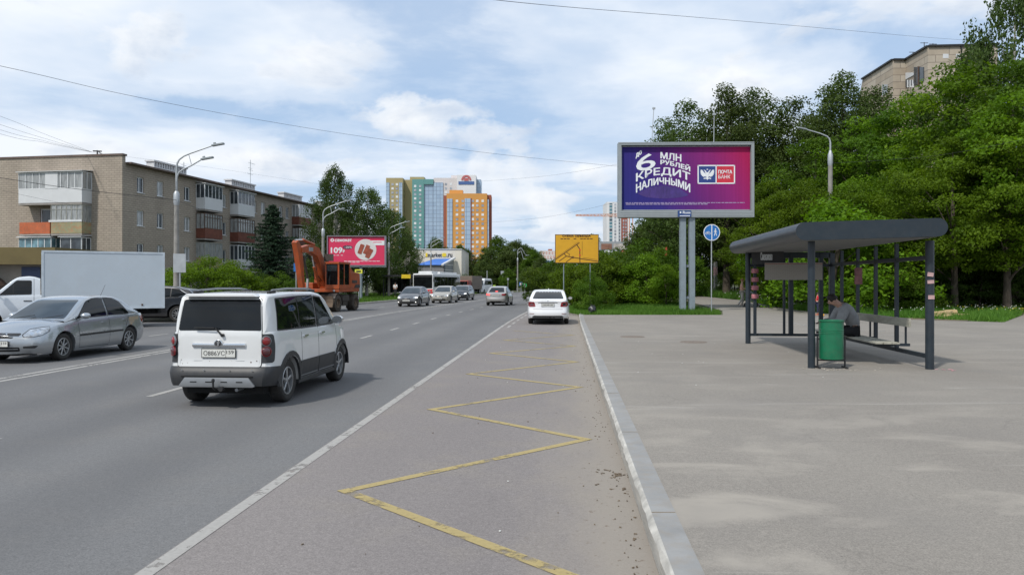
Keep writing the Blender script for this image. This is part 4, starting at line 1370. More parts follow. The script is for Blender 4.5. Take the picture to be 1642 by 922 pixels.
def vehicle(name, label, cat, sp, paint, loc, rotz, group=None, detail=1):
 t = thing(name, label, cat, loc, rotz, group)
 B = Body(sp)
 L = sp['L']
 glass = M['carglass']
 bo = B.mb.build('body', paint, t, smooth=28)
 xf, xr = sp['axles']
 rw, Ra, W = sp['rw'], sp['arch'], sp['W']
 # dark underside with inner wheel housings
 u = MB()
 u.bx((-L / 2 + 0.25, -W * 0.36, 0.19), (L / 2 - 0.3, W * 0.36, 0.45))
 for xa in (xf, xr):
  for s in (-1, 1):
   seg = [(xa + (Ra + 0.004) * math.cos(a), rw + (Ra + 0.004) * math.sin(a)) for a in np.linspace(-0.1, PI + 0.1, 13)]
   for i in range(12):
    (x0, z0), (x1, z1) = seg[i], seg[i + 1]
    u.add([(x0, s * W * 0.34, z0), (x1, s * W * 0.34, z1), (x1, s * W * 0.47, z1), (x0, s * W * 0.47, z0)], [(0, 1, 2, 3)])
   u.prism(seg, s * W * 0.34, s * (W * 0.34 - 0.01), 'XZ')
 u.build('underbody', M['under'], t)
 wy = W / 2 - sp.get('tw', 0.2) / 2 - 0.035
 for xa in (xf, xr):
  for s in (1, -1):
   make_wheel('wheel', rw, sp.get('tw', 0.2), t, (xa, s * wy, rw), s, sp.get('spokes', 5), sp.get('rim', 'alloy'))
 # glass
 for s in (1, -1):
  for poly in sp['side_windows']:
   if sp.get('window_trim', True):
    cx_ = sum(p[0] for p in poly) / len(poly)
    cz_ = sum(p[1] for p in poly) / len(poly)
    big = [(cx_ + (x - cx_) * 1.03 + 0.012 * (1 if x > cx_ else -1), cz_ + (z - cz_) * 1.05 + 0.010 * (1 if z > cz_ else -1)) for x, z in poly]
    decal('window_trim', B.bvh, side_poly(rounded(big, 0.03), s), (0, -s, 0), M['black'], t, off=0.002)
   decal('side_window', B.bvh, side_poly(rounded(poly, sp.get('wr', 0.035)), s), (0, -s, 0), glass, t, off=0.006, skirt=0.004)
  for a, b in sp.get('seams', []):
   decal('door_seam', B.bvh, strip_pts((a[0], s * 1.3, a[1]), (b[0], s * 1.3, b[1]), 0.010, 'Y'), (0, -s, 0), M['under'], t, off=0.0012, skirt=0.002)
  for (hx, hz) in sp.get('handles', []):
   h = decal('door_handle', B.bvh, side_poly(rounded([(hx - 0.085, hz - 0.017), (hx + 0.085, hz - 0.012), (hx + 0.085, hz + 0.016), (hx - 0.085, hz + 0.018)], 0.015), s), (0, -s, 0), sp.get('handle_mat', paint), t, off=0.032, skirt=0.03)
  for (a, b, w) in sp.get('mould', []):
   decal('side_moulding', B.bvh, strip_pts((a[0], s * 1.3, a[1]), (b[0], s * 1.3, b[1]), w, 'Y'), (0, -s, 0), sp.get('mould_mat', M['black']), t, off=0.010, skirt=0.01)
  # mirror: housing on a foot, glass as its part
  mx, mz = sp['mirror']
  h, n_, _, _ = B.bvh.ray_cast(Vector((mx, s * 3, mz)), Vector((0, -s, 0)))
  ys = abs(h.y) if h else W / 2 - 0.1
  m = MB()
  ring = []
  for (xx, sc) in ((mx + 0.10, 0.35), (mx + 0.07, 0.75), (mx + 0.02, 0.97), (mx - 0.05, 1.0), (mx - 0.06, 0.94)):
   ring.append([(xx, s * (ys + 0.13 + 0.105 * sc * math.cos(a) * 1.0), mz + 0.06 + 0.075 * sc * math.sin(a)) for a in np.linspace(0, 2 * PI, 13)[:-1]])
  b0 = 0
  vs = [p for r_ in ring for p in r_]
  fs = [(i * 12 + k, i * 12 + (k + 1) % 12, (i + 1) * 12 + (k + 1) % 12, (i + 1) * 12 + k) for i in range(4) for k in range(12)]
  fs += [tuple(range(12)), tuple(48 + k for k in range(12))]
  m.add(vs, fs)
  m.bar((mx, s * (ys - 0.02), mz - 0.01), (mx, s * (ys + 0.10), mz + 0.03), 0.05, 0.035)
  mo = m.build('mirror', sp.get('mirror_mat', paint), t, smooth=50)
  g = MB().add([(mx - 0.0615, s * (ys + 0.13 + 0.09 * math.cos(a)), mz + 0.06 + 0.062 * math.sin(a)) for a in np.linspace(0, 2 * PI, 13)[:-1]], [tuple(range(12))])
  g.build('mirror_glass', M['chrome'], mo)
 if sp.get('windshield'):
  decal('windshield', B.bvh, end_poly(rounded([(y, z) for y, z in sp['windshield']], 0.05), 3), (-1, 0, 0), M['shieldglass'], t, off=0.011, skirt=0.004, maxlen=0.05)
 if sp.get('rear_window'):
  decal('rear_window', B.bvh, end_poly(rounded([(y, z) for y, z in sp['rear_window']], 0.05), -3), (1, 0, 0), glass, t, off=0.011, skirt=0.004, maxlen=0.05)
 for it in sp.get('front', []):
  nm, pts, mt, off = it[:4]
  dr = it[4] if len(it) > 4 else (-1, 0, 0)
  for s in ((1, -1) if dr[1] or (len(it) > 5 and it[5]) else (1,)):
   base = Vector((3 if dr[0] < 0 else -3, 0, 0))
   decal(nm, B.bvh, [Vector((0, s * y, z)) for y, z in rounded(pts, 0.02)] if not dr[1] else [Vector((0, s * y, z)) - Vector((dr[0], s * dr[1], 0)).normalized() * 0 for y, z in rounded(pts, 0.02)], (dr[0], s * dr[1], dr[2]), mt, t, off=off, maxlen=0.06, skirt=0.012)
 return t, B
def wrap_decal(name, B, t, side, corner, pts, ang, mat, off=0.006, end=1, r=0.02, maxlen=0.05):
 """polygon (u, z) around a body corner, looked at from direction ang (0 = straight on the end, 90 = the side)"""
 a = R(ang)
 d = Vector((-end * math.cos(a), -side * math.sin(a), 0))
 s = Vector((-end * math.sin(a), side * math.cos(a), 0))
 c = Vector((end * corner[0], side * corner[1], 0))
 P = [c + s * u + Vector((0, 0, z)) for u, z in rounded(pts, r)]
 return decal(name, B.bvh, P, d, mat, t, off=off, maxlen=maxlen, skirt=0.012)
def plate_part(t, x, y, z, w, h, face, text, region=None, tilt=0.0):
 """number plate with black rim, lettering as a part of it; face = +1 looks forward, -1 backwards"""
 b = MB()
 b.bx((x - 0.008, y - w / 2 - 0.012, z - h / 2 - 0.012), (x + 0.004 * face, y + w / 2 + 0.012, z + h / 2 + 0.012))
 o = b.build('plate_holder', M['black'], t, bevel=0.003)
 p = MB()
 x1 = x + face * 0.012
 p.bx((min(x, x1), y - w / 2, z - h / 2), (max(x, x1), y + w / 2, z + h / 2))
 po = p.build('number_plate', M['plate'], o)
 tx = MB()
 fx = x + face * 0.0145
 def place(u, v):
  return (fx, y - face * (-1) * 0 + (u if face > 0 else -u) * 1.0 + (0 if True else 0), v)
 if text:
  hw = w / 2
  ww = w * 0.72 if region else w
  add_text(tx, text, (-hw + 0.025, z - h * 0.30, -hw + ww - 0.015, z + h * 0.30), lambda u, v: (fx, y + (u if face > 0 else -u), v), 0.0)
  if region:
   add_text(tx, region, (-hw + ww + 0.012, z - h * 0.08, hw - 0.02, z + h * 0.36), lambda u, v: (fx, y + (u if face > 0 else -u), v), 0.0)
   tx.bx((x, y + (ww - hw - 0.002) * (1 if face > 0 else -1), z - h / 2), (fx, y + (ww - hw + 0.002) * (1 if face > 0 else -1), z + h / 2))
 else:
  for k in range(8):
   u = -w / 2 + w * (0.07 + 0.112 * k)
   hh = h * (0.26 if k != 6 else 0.22)
   tx.bx((x, y + u, z - hh), (fx, y + u + w * 0.065, z + hh))
 tx.build('plate_lettering', M['ink'], po, fix=False)
 return o
SUV = dict(L=3.98, W=1.70, rw=0.325, arch=0.385, tw=0.215, axles=(1.27, -1.25), spokes=5, nx=60,
   plan=[(-1.99, 0.72), (-1.96, 0.765), (-1.88, 0.805), (-1.7, 0.832), (-1.2, 0.845), (1.2, 0.845), (1.55, 0.82), (1.8, 0.75), (1.93, 0.64), (1.99, 0.54)],
   shoulder=[(-1.99, 1.10), (-1.0, 1.10), (0.9, 1.07), (1.2, 1.03), (1.7, 0.96), (1.9, 0.88), (1.99, 0.76)],
   lower=[(-1.99, 0.33), (-1.7, 0.31), (-1.4, 0.27), (1.5, 0.27), (1.99, 0.26)],
   crown=[(-1.99, 0.0), (0.9, 0.02), (1.3, 0.05), (1.99, 0.06)],
   roof=[(-1.985, 1.10), (-1.975, 1.22), (-1.925, 1.55), (-1.89, 1.63), (-1.78, 1.665), (-0.9, 1.69), (0.1, 1.68), (0.45, 1.64), (0.62, 1.56), (1.22, 1.08)],
   rake_f=[(0.2, 0.03), (0.45, 0.0), (0.62, 0.02), (0.8, 0.1), (1.1, 0.2)],
   rake_r=[(0.2, 0.05), (0.36, 0.01), (0.5, 0.0), (0.575, 0.005), (0.60, 0.075), (1.1, 0.085), (1.7, 0.085)],
   levels=[0, 0.06, 0.14, 0.24, 0.335, 0.36, 0.45, 0.56, 0.67, 0.78, 0.88, 0.95],
   tumble=0.16, rr=0.07, bulge=(0.012, 0.08), flare=0.02, tuck=(0.05, 0.03), wr=0.03,
   side_windows=[[(-1.62, 1.13), (-1.56, 1.57), (-0.78, 1.59), (-0.78, 1.11)], [(-0.74, 1.11), (-0.74, 1.59), (-0.02, 1.59), (-0.02, 1.10)], [(0.05, 1.10), (0.05, 1.58), (0.36, 1.555), (0.86, 1.10)]],
   seams=[((0.02, 0.36), (0.02, 1.60)), ((-0.76, 0.6), (-0.76, 1.6)), ((0.98, 0.35), (0.95, 1.08)), ((-0.76, 0.62), (-0.90, 0.36))],
   handles=[(-0.60, 0.97), (0.20, 0.97)], handle_mat=None,
   mirror=(0.80, 1.10), mirror_mat=None,
   windshield=[(-0.70, 1.12), (-0.60, 1.58), (0.60, 1.58), (0.70, 1.12)],
   rear_window=None)
def sedan_spec(**kw):
 d = dict(L=4.41, W=1.71, rw=0.31, arch=0.365, tw=0.195, axles=(1.33, -1.27), spokes=8, nx=56,
    plan=[(-2.205, 0.60), (-2.17, 0.68), (-2.05, 0.755), (-1.8, 0.81), (-1.2, 0.845), (0.9, 0.85), (1.5, 0.835), (1.9, 0.78), (2.08, 0.69), (2.17, 0.58), (2.205, 0.48)],
    shoulder=[(-2.205, 0.86), (-2.12, 0.945), (-1.8, 0.965), (-1.0, 0.955), (0.2, 0.925), (1.0, 0.89), (1.5, 0.83), (1.9, 0.735), (2.08, 0.655), (2.205, 0.58)],
    lower=[(-2.205, 0.30), (-1.8, 0.23), (-1.2, 0.19), (1.2, 0.18), (1.9, 0.19), (2.205, 0.22)],
    crown=[(-2.205, 0.02), (-1.5, 0.03), (0.8, 0.05), (1.5, 0.085), (2.0, 0.07), (2.205, 0.04)],
    roof=[(-1.86, 0.965), (-1.45, 1.20), (-1.15, 1.36), (-0.9, 1.43), (-0.45, 1.465), (0.0, 1.455), (0.28, 1.40), (0.50, 1.31), (1.27, 0.90)],
    rake_f=[(0.15, 0.06), (0.35, 0.0), (0.5, 0.0), (0.62, 0.05), (0.8, 0.16)],
    rake_r=[(0.2, 0.05), (0.42, 0.0), (0.55, 0.0), (0.62, 0.04), (0.96, 0.06)],
    tumble=0.36, rr=0.085, bulge=(0.09, 0.17), flare=0.010, tuck=(0.07, 0.055),
    side_windows=[[(-1.30, 0.985), (-1.02, 1.27), (-0.80, 1.365), (-0.42, 1.395), (-0.42, 0.975)], [(-0.33, 0.97), (-0.33, 1.395), (0.05, 1.375), (0.28, 1.31), (0.82, 0.945)]],
    seams=[((-0.375, 0.26), (-0.375, 1.40)), ((0.80, 0.27), (0.84, 0.93)), ((-1.28, 0.96), (-1.05, 0.62)), ((-0.36, 0.24), (0.80, 0.25))],
    handles=[(-1.05, 0.83), (-0.15, 0.80)], mirror=(0.70, 0.93),
    mould=[((-0.93, 0.56), (0.80, 0.54), 0.045)],
    windshield=[(-0.70, 0.955), (-0.52, 1.36), (0.52, 1.36), (0.70, 0.955)],
    rear_window=[(-0.60, 1.02), (-0.47, 1.36), (0.47, 1.36), (0.60, 1.02)])
 d.update(kw)
 return d
def build_suv():
 paint = car_paint('white_paint', (0.66, 0.67, 0.665), 0.0, 0.32, 0.30)
 sp = dict(SUV)
 sp['handle_mat'] = M['chrome']
 sp['mirror_mat'] = M['chrome']
 rz = math.atan2(2.54, 0.22)
 t, B = vehicle('boxy_suv', 'white boxy tall car with roof rails and grey cladding, seen from behind, nearest vehicle', 'car', sp, paint, (-4.0, 13.02, 0.004), rz)
 t.scale = (1, 0.935, 0.98)
 P = M['plastic_grey']
 # bumper and grey lower cladding split off as parts of their own
 def sub(name, cond, mat, off=0.006, sk=0.01):
  vs = [Vector(v) for v in B.mb.v]
  mb = MB()
  used = {}
  for f in B.mb.f[:B.nlow]:
   c = sum((vs[i] for i in f), Vector()) / len(f)
   if cond(c):
    n = Vector((0, 0, 0))
    for i in range(1, len(f) - 1):
     n += (vs[f[i]] - vs[f[0]]).cross(vs[f[i + 1]] - vs[f[0]])
    if n.length < 1e-10:
     continue
    mb.add([vs[i] for i in f], [tuple(range(len(f)))])
  bm = bmesh.new()
  me = bpy.data.meshes.new(name)
  me.from_pydata(mb.v, [], mb.f)
  bm.from_mesh(me)
  bmesh.ops.remove_doubles(bm, verts=bm.verts, dist=1e-5)
  bmesh.ops.recalc_face_normals(bm, faces=bm.faces)
  for v in bm.verts:
   v.co += Vector((v.co.x * 0.0, 0, 0))
  # push outwards in plan
  for v in bm.verts:
   n = Vector((v.normal.x, v.normal.y, 0))
   o = Vector((v.co.x * 0.25, v.co.y, 0))
   if n.dot(o) < 0:
    n = -n
   v.co += n * off
  r = bmesh.ops.extrude_edge_only(bm, edges=[e for e in bm.edges if len(e.link_faces) == 1])
  for v in [g for g in r['geom'] if isinstance(g, bmesh.types.BMVert)]:
   d = Vector((-v.co.x * 0.3 if abs(v.co.x) > 1.4 else 0, -v.co.y, 0)).normalized()
   v.co += d * 0.03
  bmesh.ops.recalc_face_normals(bm, faces=bm.faces)
  bm.to_mesh(me)
  bm.free()
  me.materials.append(mat)
  me.polygons.foreach_set('use_smooth', [True] * len(me.polygons))
  me.set_sharp_from_angle(angle=R(35))
  o = bpy.data.objects.new(name, me)
  COL.objects.link(o)
  o.parent = t
  return o
 sub('rear_bumper', lambda c: c.x < -1.50 and c.z < 0.60, P, 0.016)
 sub('front_bumper', lambda c: c.x > 1.60 and c.z < 0.60, P, 0.012)
 for s in (1, -1):
  # arch trims
  for xa in sp['axles']:
   r0, r1 = sp['arch'] - 0.012, sp['arch'] + 0.072
   n = 14
   a0, a1 = (-0.12, PI + 0.12)
   outer = [(xa + r1 * math.cos(a), max(0.29, 0.325 + r1 * math.sin(a))) for a in np.linspace(a0, a1, n)]
   inner = [(xa + r0 * math.cos(a), max(0.29, 0.325 + r0 * math.sin(a))) for a in np.linspace(a0, a1, n)]
   mb = MB()
   for i in range(n - 1):
    q = [outer[i], outer[i + 1], inner[i + 1], inner[i]]
    pts = []
    for (x, z) in q:
     h, _, _, _ = B.bvh.ray_cast(Vector((x, s * 2, z)), Vector((0, -s, 0)))
     h2 = h.y if h is not None and abs(h.y) > 0.70 else s * 0.845
     pts.append((x, h2 + s * 0.018, z))
    inn = [(p[0], p[1] - s * 0.04, p[2]) for p in pts]
    mb.add(pts + inn, [(0, 1, 2, 3), (0, 1, 5, 4), (3, 2, 6, 7)])
   mb.build('wheel_arch_trim', P, t, smooth=50)
  for (a, b) in ((-0.82, -0.0), (0.03, 0.84)):
   poly = [(a, 0.31), (a, 0.585), (b, 0.585), (b, 0.31)] if a > -0.5 else [(a + 0.04, 0.31), (a, 0.585), (b, 0.585), (b, 0.31)]
   decal('door_cladding', B.bvh, side_poly(rounded(poly, 0.02), s), (0, -s, 0), P, t, off=0.012)
   decal('cladding_strip', B.bvh, side_poly([(a + 0.03, 0.335), (a + 0.03, 0.352), (b - 0.02, 0.352), (b - 0.02, 0.335)], s), (0, -s, 0), M['silver_trim'], t, off=0.018)
  # side sill
  mb = MB().bx((-0.87, s * 0.76, 0.235), (0.89, s * 0.835, 0.30))
  mb.build('sill', P, t, bevel=0.012)
  # roof rail
  rl = MB()
  y = s * 0.60
  rl.tube([(-1.50, y, 1.67), (-1.40, y, 1.705), (-0.8, y, 1.725), (0.0, y, 1.718), (0.28, y, 1.69), (0.38, y, 1.65)], [0.012, 0.015, 0.016, 0.016, 0.015, 0.012], 10)
  ro = rl.build('roof_rail', M['silver_trim'], t, smooth=50)
  for xx in (-1.43, 0.28):
   MB().bx((xx - 0.12, y - 0.026, 1.62), (xx + 0.12, y + 0.026, 1.70)).build('rail_foot', M['black'], ro, bevel=0.015)
  # tail lamps: dark housing, two round lenses
  wrap_decal('taillight_housing', B, t, s, (1.93, 0.80), [(-0.20, 0.66), (-0.20, 1.075), (0.08, 1.075), (0.11, 0.9), (0.09, 0.66)], 38, P, 0.012, end=-1, r=0.05)
  for zc, mt in ((0.975, M['red_lamp']), (0.825, M['pink_lamp'])):
   a = R(38)
   d = Vector((math.cos(a), -s * math.sin(a), 0))
   c = Vector((-1.93, s * 0.80, zc)) + Vector((-math.sin(a) * 0, 0, 0))
   h, _, _, _ = B.bvh.ray_cast(c - d * 2 + Vector((0.0, 0, 0)) + Vector((math.sin(a), s * math.cos(a), 0)) * (-0.045), d)
   if h is None:
    h = c
   lm = MB()
   lm.lathe([(0.064, -0.01), (0.063, 0.012), (0.058, 0.022), (0.045, 0.030), (0.02, 0.034), (0.0, 0.035)], (0, 0, 0), 'Z', 24)
   q = (-d).to_track_quat('Z', 'Y').to_matrix()
   lm.v = [tuple(h - d * 0.012 + q @ Vector(v)) for v in lm.v]
   lo = lm.build('taillight', mt, t, smooth=60)
   rg = MB()
   rg.lathe([(0.062, 0.01), (0.066, 0.022), (0.074, 0.02), (0.076, 0.0)], (0, 0, 0), 'Z', 24)
   rg.v = [tuple(h - d * 0.012 + q @ Vector(v)) for v in rg.v]
   rg.build('lamp_ring', M['red_lamp'] if mt is M['pink_lamp'] else M['silver_trim'], lo, smooth=60)
 # tailgate: slightly proud white panel with its window
 tg = decal('tailgate', B.bvh, end_poly(rounded([(-0.655, 0.605), (-0.66, 1.10), (-0.615, 1.59), (0.615, 1.59), (0.66, 1.10), (0.655, 0.605)], 0.04), -3), (1, 0, 0), paint, t, off=0.012, skirt=0.0, maxlen=0.12)
 bvh2 = B.bvh
 decal('tailgate_gap', B.bvh, end_poly(rounded([(-0.664, 0.597), (-0.669, 1.10), (-0.623, 1.598), (0.623, 1.598), (0.669, 1.10), (0.664, 0.597)], 0.04), -3), (1, 0, 0), M['under'], t, off=0.003, skirt=0.0, maxlen=0.12)
 rwin = decal('rear_window', B.bvh, end_poly(rounded([(-0.652, 1.125), (-0.605, 1.575), (0.605, 1.575), (0.652, 1.125)], 0.03), -3), (1, 0, 0), M['carglass'], t, off=0.02, skirt=0.0, maxlen=0.12)
 xg = -1.925
 mb = MB()
 mb.bx((xg - 0.03, -0.42, 0.885), (xg + 0.02, 0.42, 0.945))
 ch = mb.build('tailgate_handle_strip', M['chrome'], t, bevel=0.014, smooth=50)
 em = MB()
 em.lathe([(0.068, 0.0), (0.066, -0.016), (0.056, -0.02), (0.052, -0.012)], (xg - 0.028, 0, 0.945), 'X', 28)
 em.lathe([(0.052, -0.008), (0.0, -0.012)], (xg - 0.028, 0, 0.945), 'X', 28, mi=1)
 em.v = [(x, y, 0.945 + (z - 0.945) * 0.78) for x, y, z in em.v]
 em.prism([(-0.012, 0.908), (0.012, 0.908), (0.014, 0.955), (0.034, 0.945), (0.0, 0.985), (-0.034, 0.945), (-0.014, 0.955)], xg - 0.046, xg - 0.038, 'YZ')
 em.build('emblem', [M['chrome'], M['plastic_grey']], t, smooth=40)
 dent = MB().bx((xg - 0.012, -0.40, 0.685), (xg, 0.40, 0.69))
 dent.build('tailgate_crease', M['silver_trim'], tg)
 plate_part(t, xg - 0.02, 0.0, 0.80, 0.52, 0.115, -1, 'О886УС', '159')
 for (y, z, r_) in ((-0.58, 0.64, .010), (-0.5, 0.655, .006), (-0.33, 0.63, .007), (-0.15, 0.68, .013), (-0.04, 0.685, .006), (0.1, 0.67, .006), (0.2, 0.69, .006), (0.33, 0.63, .008), (0.5, 0.67, .012), (0.55, 0.62, .014), (0.59, 0.69, .009), (-0.60, 0.70, .006)):
  MB().lathe([(r_, 0), (r_ * 0.5, -0.003), (0, -0.003)], (xg - 0.0105, -y, z), 'X', 7).build('rust_spot', M['rust'], tg)
 # wiper
 wp = MB()
 wp.bar((xg - 0.045, -0.06, 1.06), (xg - 0.05, 0.04, 1.165), 0.024, 0.02)
 wp.bar((xg - 0.045, 0.06, 1.165), (xg - 0.035, 0.38, 1.17), 0.02, 0.018)
 wp.lathe([(0.0, -0.045), (0.024, -0.045), (0.026, 0.0)], (xg, -0.06, 1.06), 'X', 12)
 wp.build('rear_wiper', M['black'], t)
 # lower silver guard, reflectors, tow ball, exhaust, spoiler
 sk = MB()
 sk.prism([(-0.50, 0.455), (0.50, 0.455), (0.60, 0.33), (0.56, 0.315), (-0.56, 0.315), (-0.60, 0.33)], -2.03, -1.985, 'YZ')
 sk.build('rear_guard', M['silver_trim'], t, bevel=0.01, smooth=40)
 sl_ = MB()
 for y in (-0.36, -0.12, 0.12, 0.36):
  sl_.bx((-2.034, y - 0.05, 0.385), (-2.028, y + 0.05, 0.40))
 sl_.bx((-2.022, -0.56, 0.462), (-1.99, 0.56, 0.478))
 sl_.build('guard_slots', M['under'], t)
 for s in (1, -1):
  mb = MB().bx((-1.99, s * 0.60, 0.475), (-1.93, s * 0.76, 0.505))
  mb.v = [(x + (abs(y) - 0.60) * 0.42, y, z) for x, y, z in mb.v]
  mb.build('reflector', M['red_lamp'], t, bevel=0.006)
 tw = MB()
 tw.tube([(-1.90, 0, 0.30), (-2.06, 0, 0.29), (-2.12, 0, 0.33), (-2.12, 0, 0.40)], 0.016, 8)
 tw.lathe([(0, 0.03), (0.018, 0.025), (0.026, 0.0), (0.018, -0.025), (0.01, -0.03)], (-2.12, 0, 0.425), 'Z', 14)
 tw.lathe([(0, -0.045), (0.035, -0.045), (0.035, 0.02), (0, 0.02)], (-2.05, -0.10, 0.30), 'X', 14)
 tw.bx((-2.03, -0.10, 0.285), (-2.01, 0.05, 0.315))
 tw.build('tow_ball', M['black'], t, smooth=40)
 ex = MB().cyl((-1.95, -0.28, 0.27), (-1.6, -0.28, 0.27), 0.026, 12)
 ex.build('exhaust_pipe', M['silver_trim'], t, smooth=40)
 sp_ = MB()
 sp_.prism([(-0.58, 1.615), (0.58, 1.615), (0.52, 1.66), (-0.52, 1.66)], -1.93, -1.72, 'YZ')
 sp_.build('roof_spoiler', paint, t, bevel=0.02, smooth=40)
 for y in (-0.55, -0.2, 0.2, 0.55):
  MB().lathe([(0.012, 0), (0.010, -0.004), (0, -0.004)], (-2.012, y, 0.56), 'X', 10).build('parking_sensor', M['silver_trim'], t)
def build_near_sedan():
 paint = car_paint('silver_paint', (0.42, 0.45, 0.475), 0.7, 0.24, 0.22)
 sp = sedan_spec()
 rz = math.atan2(-0.996, -0.0886)
 t, B = vehicle('sedan_car', 'silver sedan with black side moulding coming towards the viewer at the left border', 'car', sp, paint, (-10.98, 19.3, 0.004), rz)
 for s in (1, -1):
  wrap_decal('headlight_surround', B, t, s, (2.0, 0.66), [(-0.27, 0.575), (-0.29, 0.63), (-0.12, 0.748), (0.10, 0.788), (0.265, 0.80), (0.255, 0.69), (0.10, 0.612), (-0.10, 0.572)], 42, M['plastic_grey'], 0.005, r=0.03)
  hl = wrap_decal('headlight', B, t, s, (2.0, 0.66), [(-0.25, 0.585), (-0.27, 0.625), (-0.12, 0.735), (0.10, 0.775), (0.25, 0.79), (0.24, 0.70), (0.10, 0.625), (-0.10, 0.585)], 42, M['lampglass'], 0.010, r=0.03)
  for u, z, r_ in ((0.03, 0.685, 0.045), (-0.10, 0.655, 0.038)):
   a = R(42)
   wrap_decal('lamp_reflector', B, hl, s, (2.0, 0.66), [(u + r_ * math.cos(k), z + r_ * math.sin(k)) for k in np.linspace(0, 2 * PI, 12)[:-1]], 42, M['chrome'], 0.014, r=0.005)
  wrap_decal('fog_recess', B, t, s, (2.05, 0.58), [(-0.17, 0.34), (-0.17, 0.385), (0.06, 0.395), (0.12, 0.385), (0.06, 0.335)], 30, M['black'], 0.004)
  wrap_decal('taillight', B, t, s, (2.02, 0.70), [(-0.2, 0.72), (-0.2, 0.88), (0.1, 0.90), (0.22, 0.89), (0.16, 0.73)], 45, M['red_lamp'], 0.008, end=-1)
 decal('grille', B.bvh, end_poly(rounded([(-0.36, 0.64), (-0.28, 0.565), (0.28, 0.565), (0.36, 0.64), (0.30, 0.665), (-0.30, 0.665)], 0.02), 3), (-1, 0, 0), M['black'], t, off=0.008, maxlen=0.06)
 for z in (0.59, 0.615, 0.64):
  decal('grille_bar', B.bvh, end_poly([(-0.30, z - 0.004), (-0.30, z + 0.004), (0.30, z + 0.004), (0.30, z - 0.004)], 3), (-1, 0, 0), M['plastic_grey'], t, off=0.016)
 decal('emblem', B.bvh, end_poly([(0.065 * math.cos(a), 0.617 + 0.04 * math.sin(a)) for a in np.linspace(0, 2 * PI, 20)[:-1]], 3), (-1, 0, 0), M['chrome'], t, off=0.026, skirt=0.01)
 decal('lower_grille', B.bvh, end_poly(rounded([(-0.42, 0.275), (-0.42, 0.37), (0.42, 0.37), (0.42, 0.275)], 0.03), 3), (-1, 0, 0), M['under'], t, off=0.004, maxlen=0.06)
 decal('lower_grille_bar', B.bvh, end_poly([(-0.40, 0.32), (-0.40, 0.335), (0.40, 0.335), (0.40, 0.32)], 3), (-1, 0, 0), paint, t, off=0.012)
 xb = max(v[0] for v in B.mb.v)
 plate_part(t, xb + 0.012, 0.0, 0.445, 0.52, 0.112, 1, 'Е364АС', '159')
 lip = MB().bx((1.95, -0.62, 0.175), (2.20, 0.62, 0.20))
 lip.build('front_lip', M['black'], t, bevel=0.01)
 for s in (1, -1):
  w = MB().bar((1.28, s * 0.35 - 0.1, 0.955), (1.12, s * 0.35 + 0.30, 1.02), 0.014, 0.014)
  w.build('wiper', M['black'], t)
 an = MB().tube([(-0.9, 0.25, 1.44), (-1.15, 0.22, 1.72)], [0.006, 0.004], 6)
 an.build('aerial', M['black'], t)
 # seats and steering wheel outline behind the screen are too dark to read; sun visor edge strip
 return t
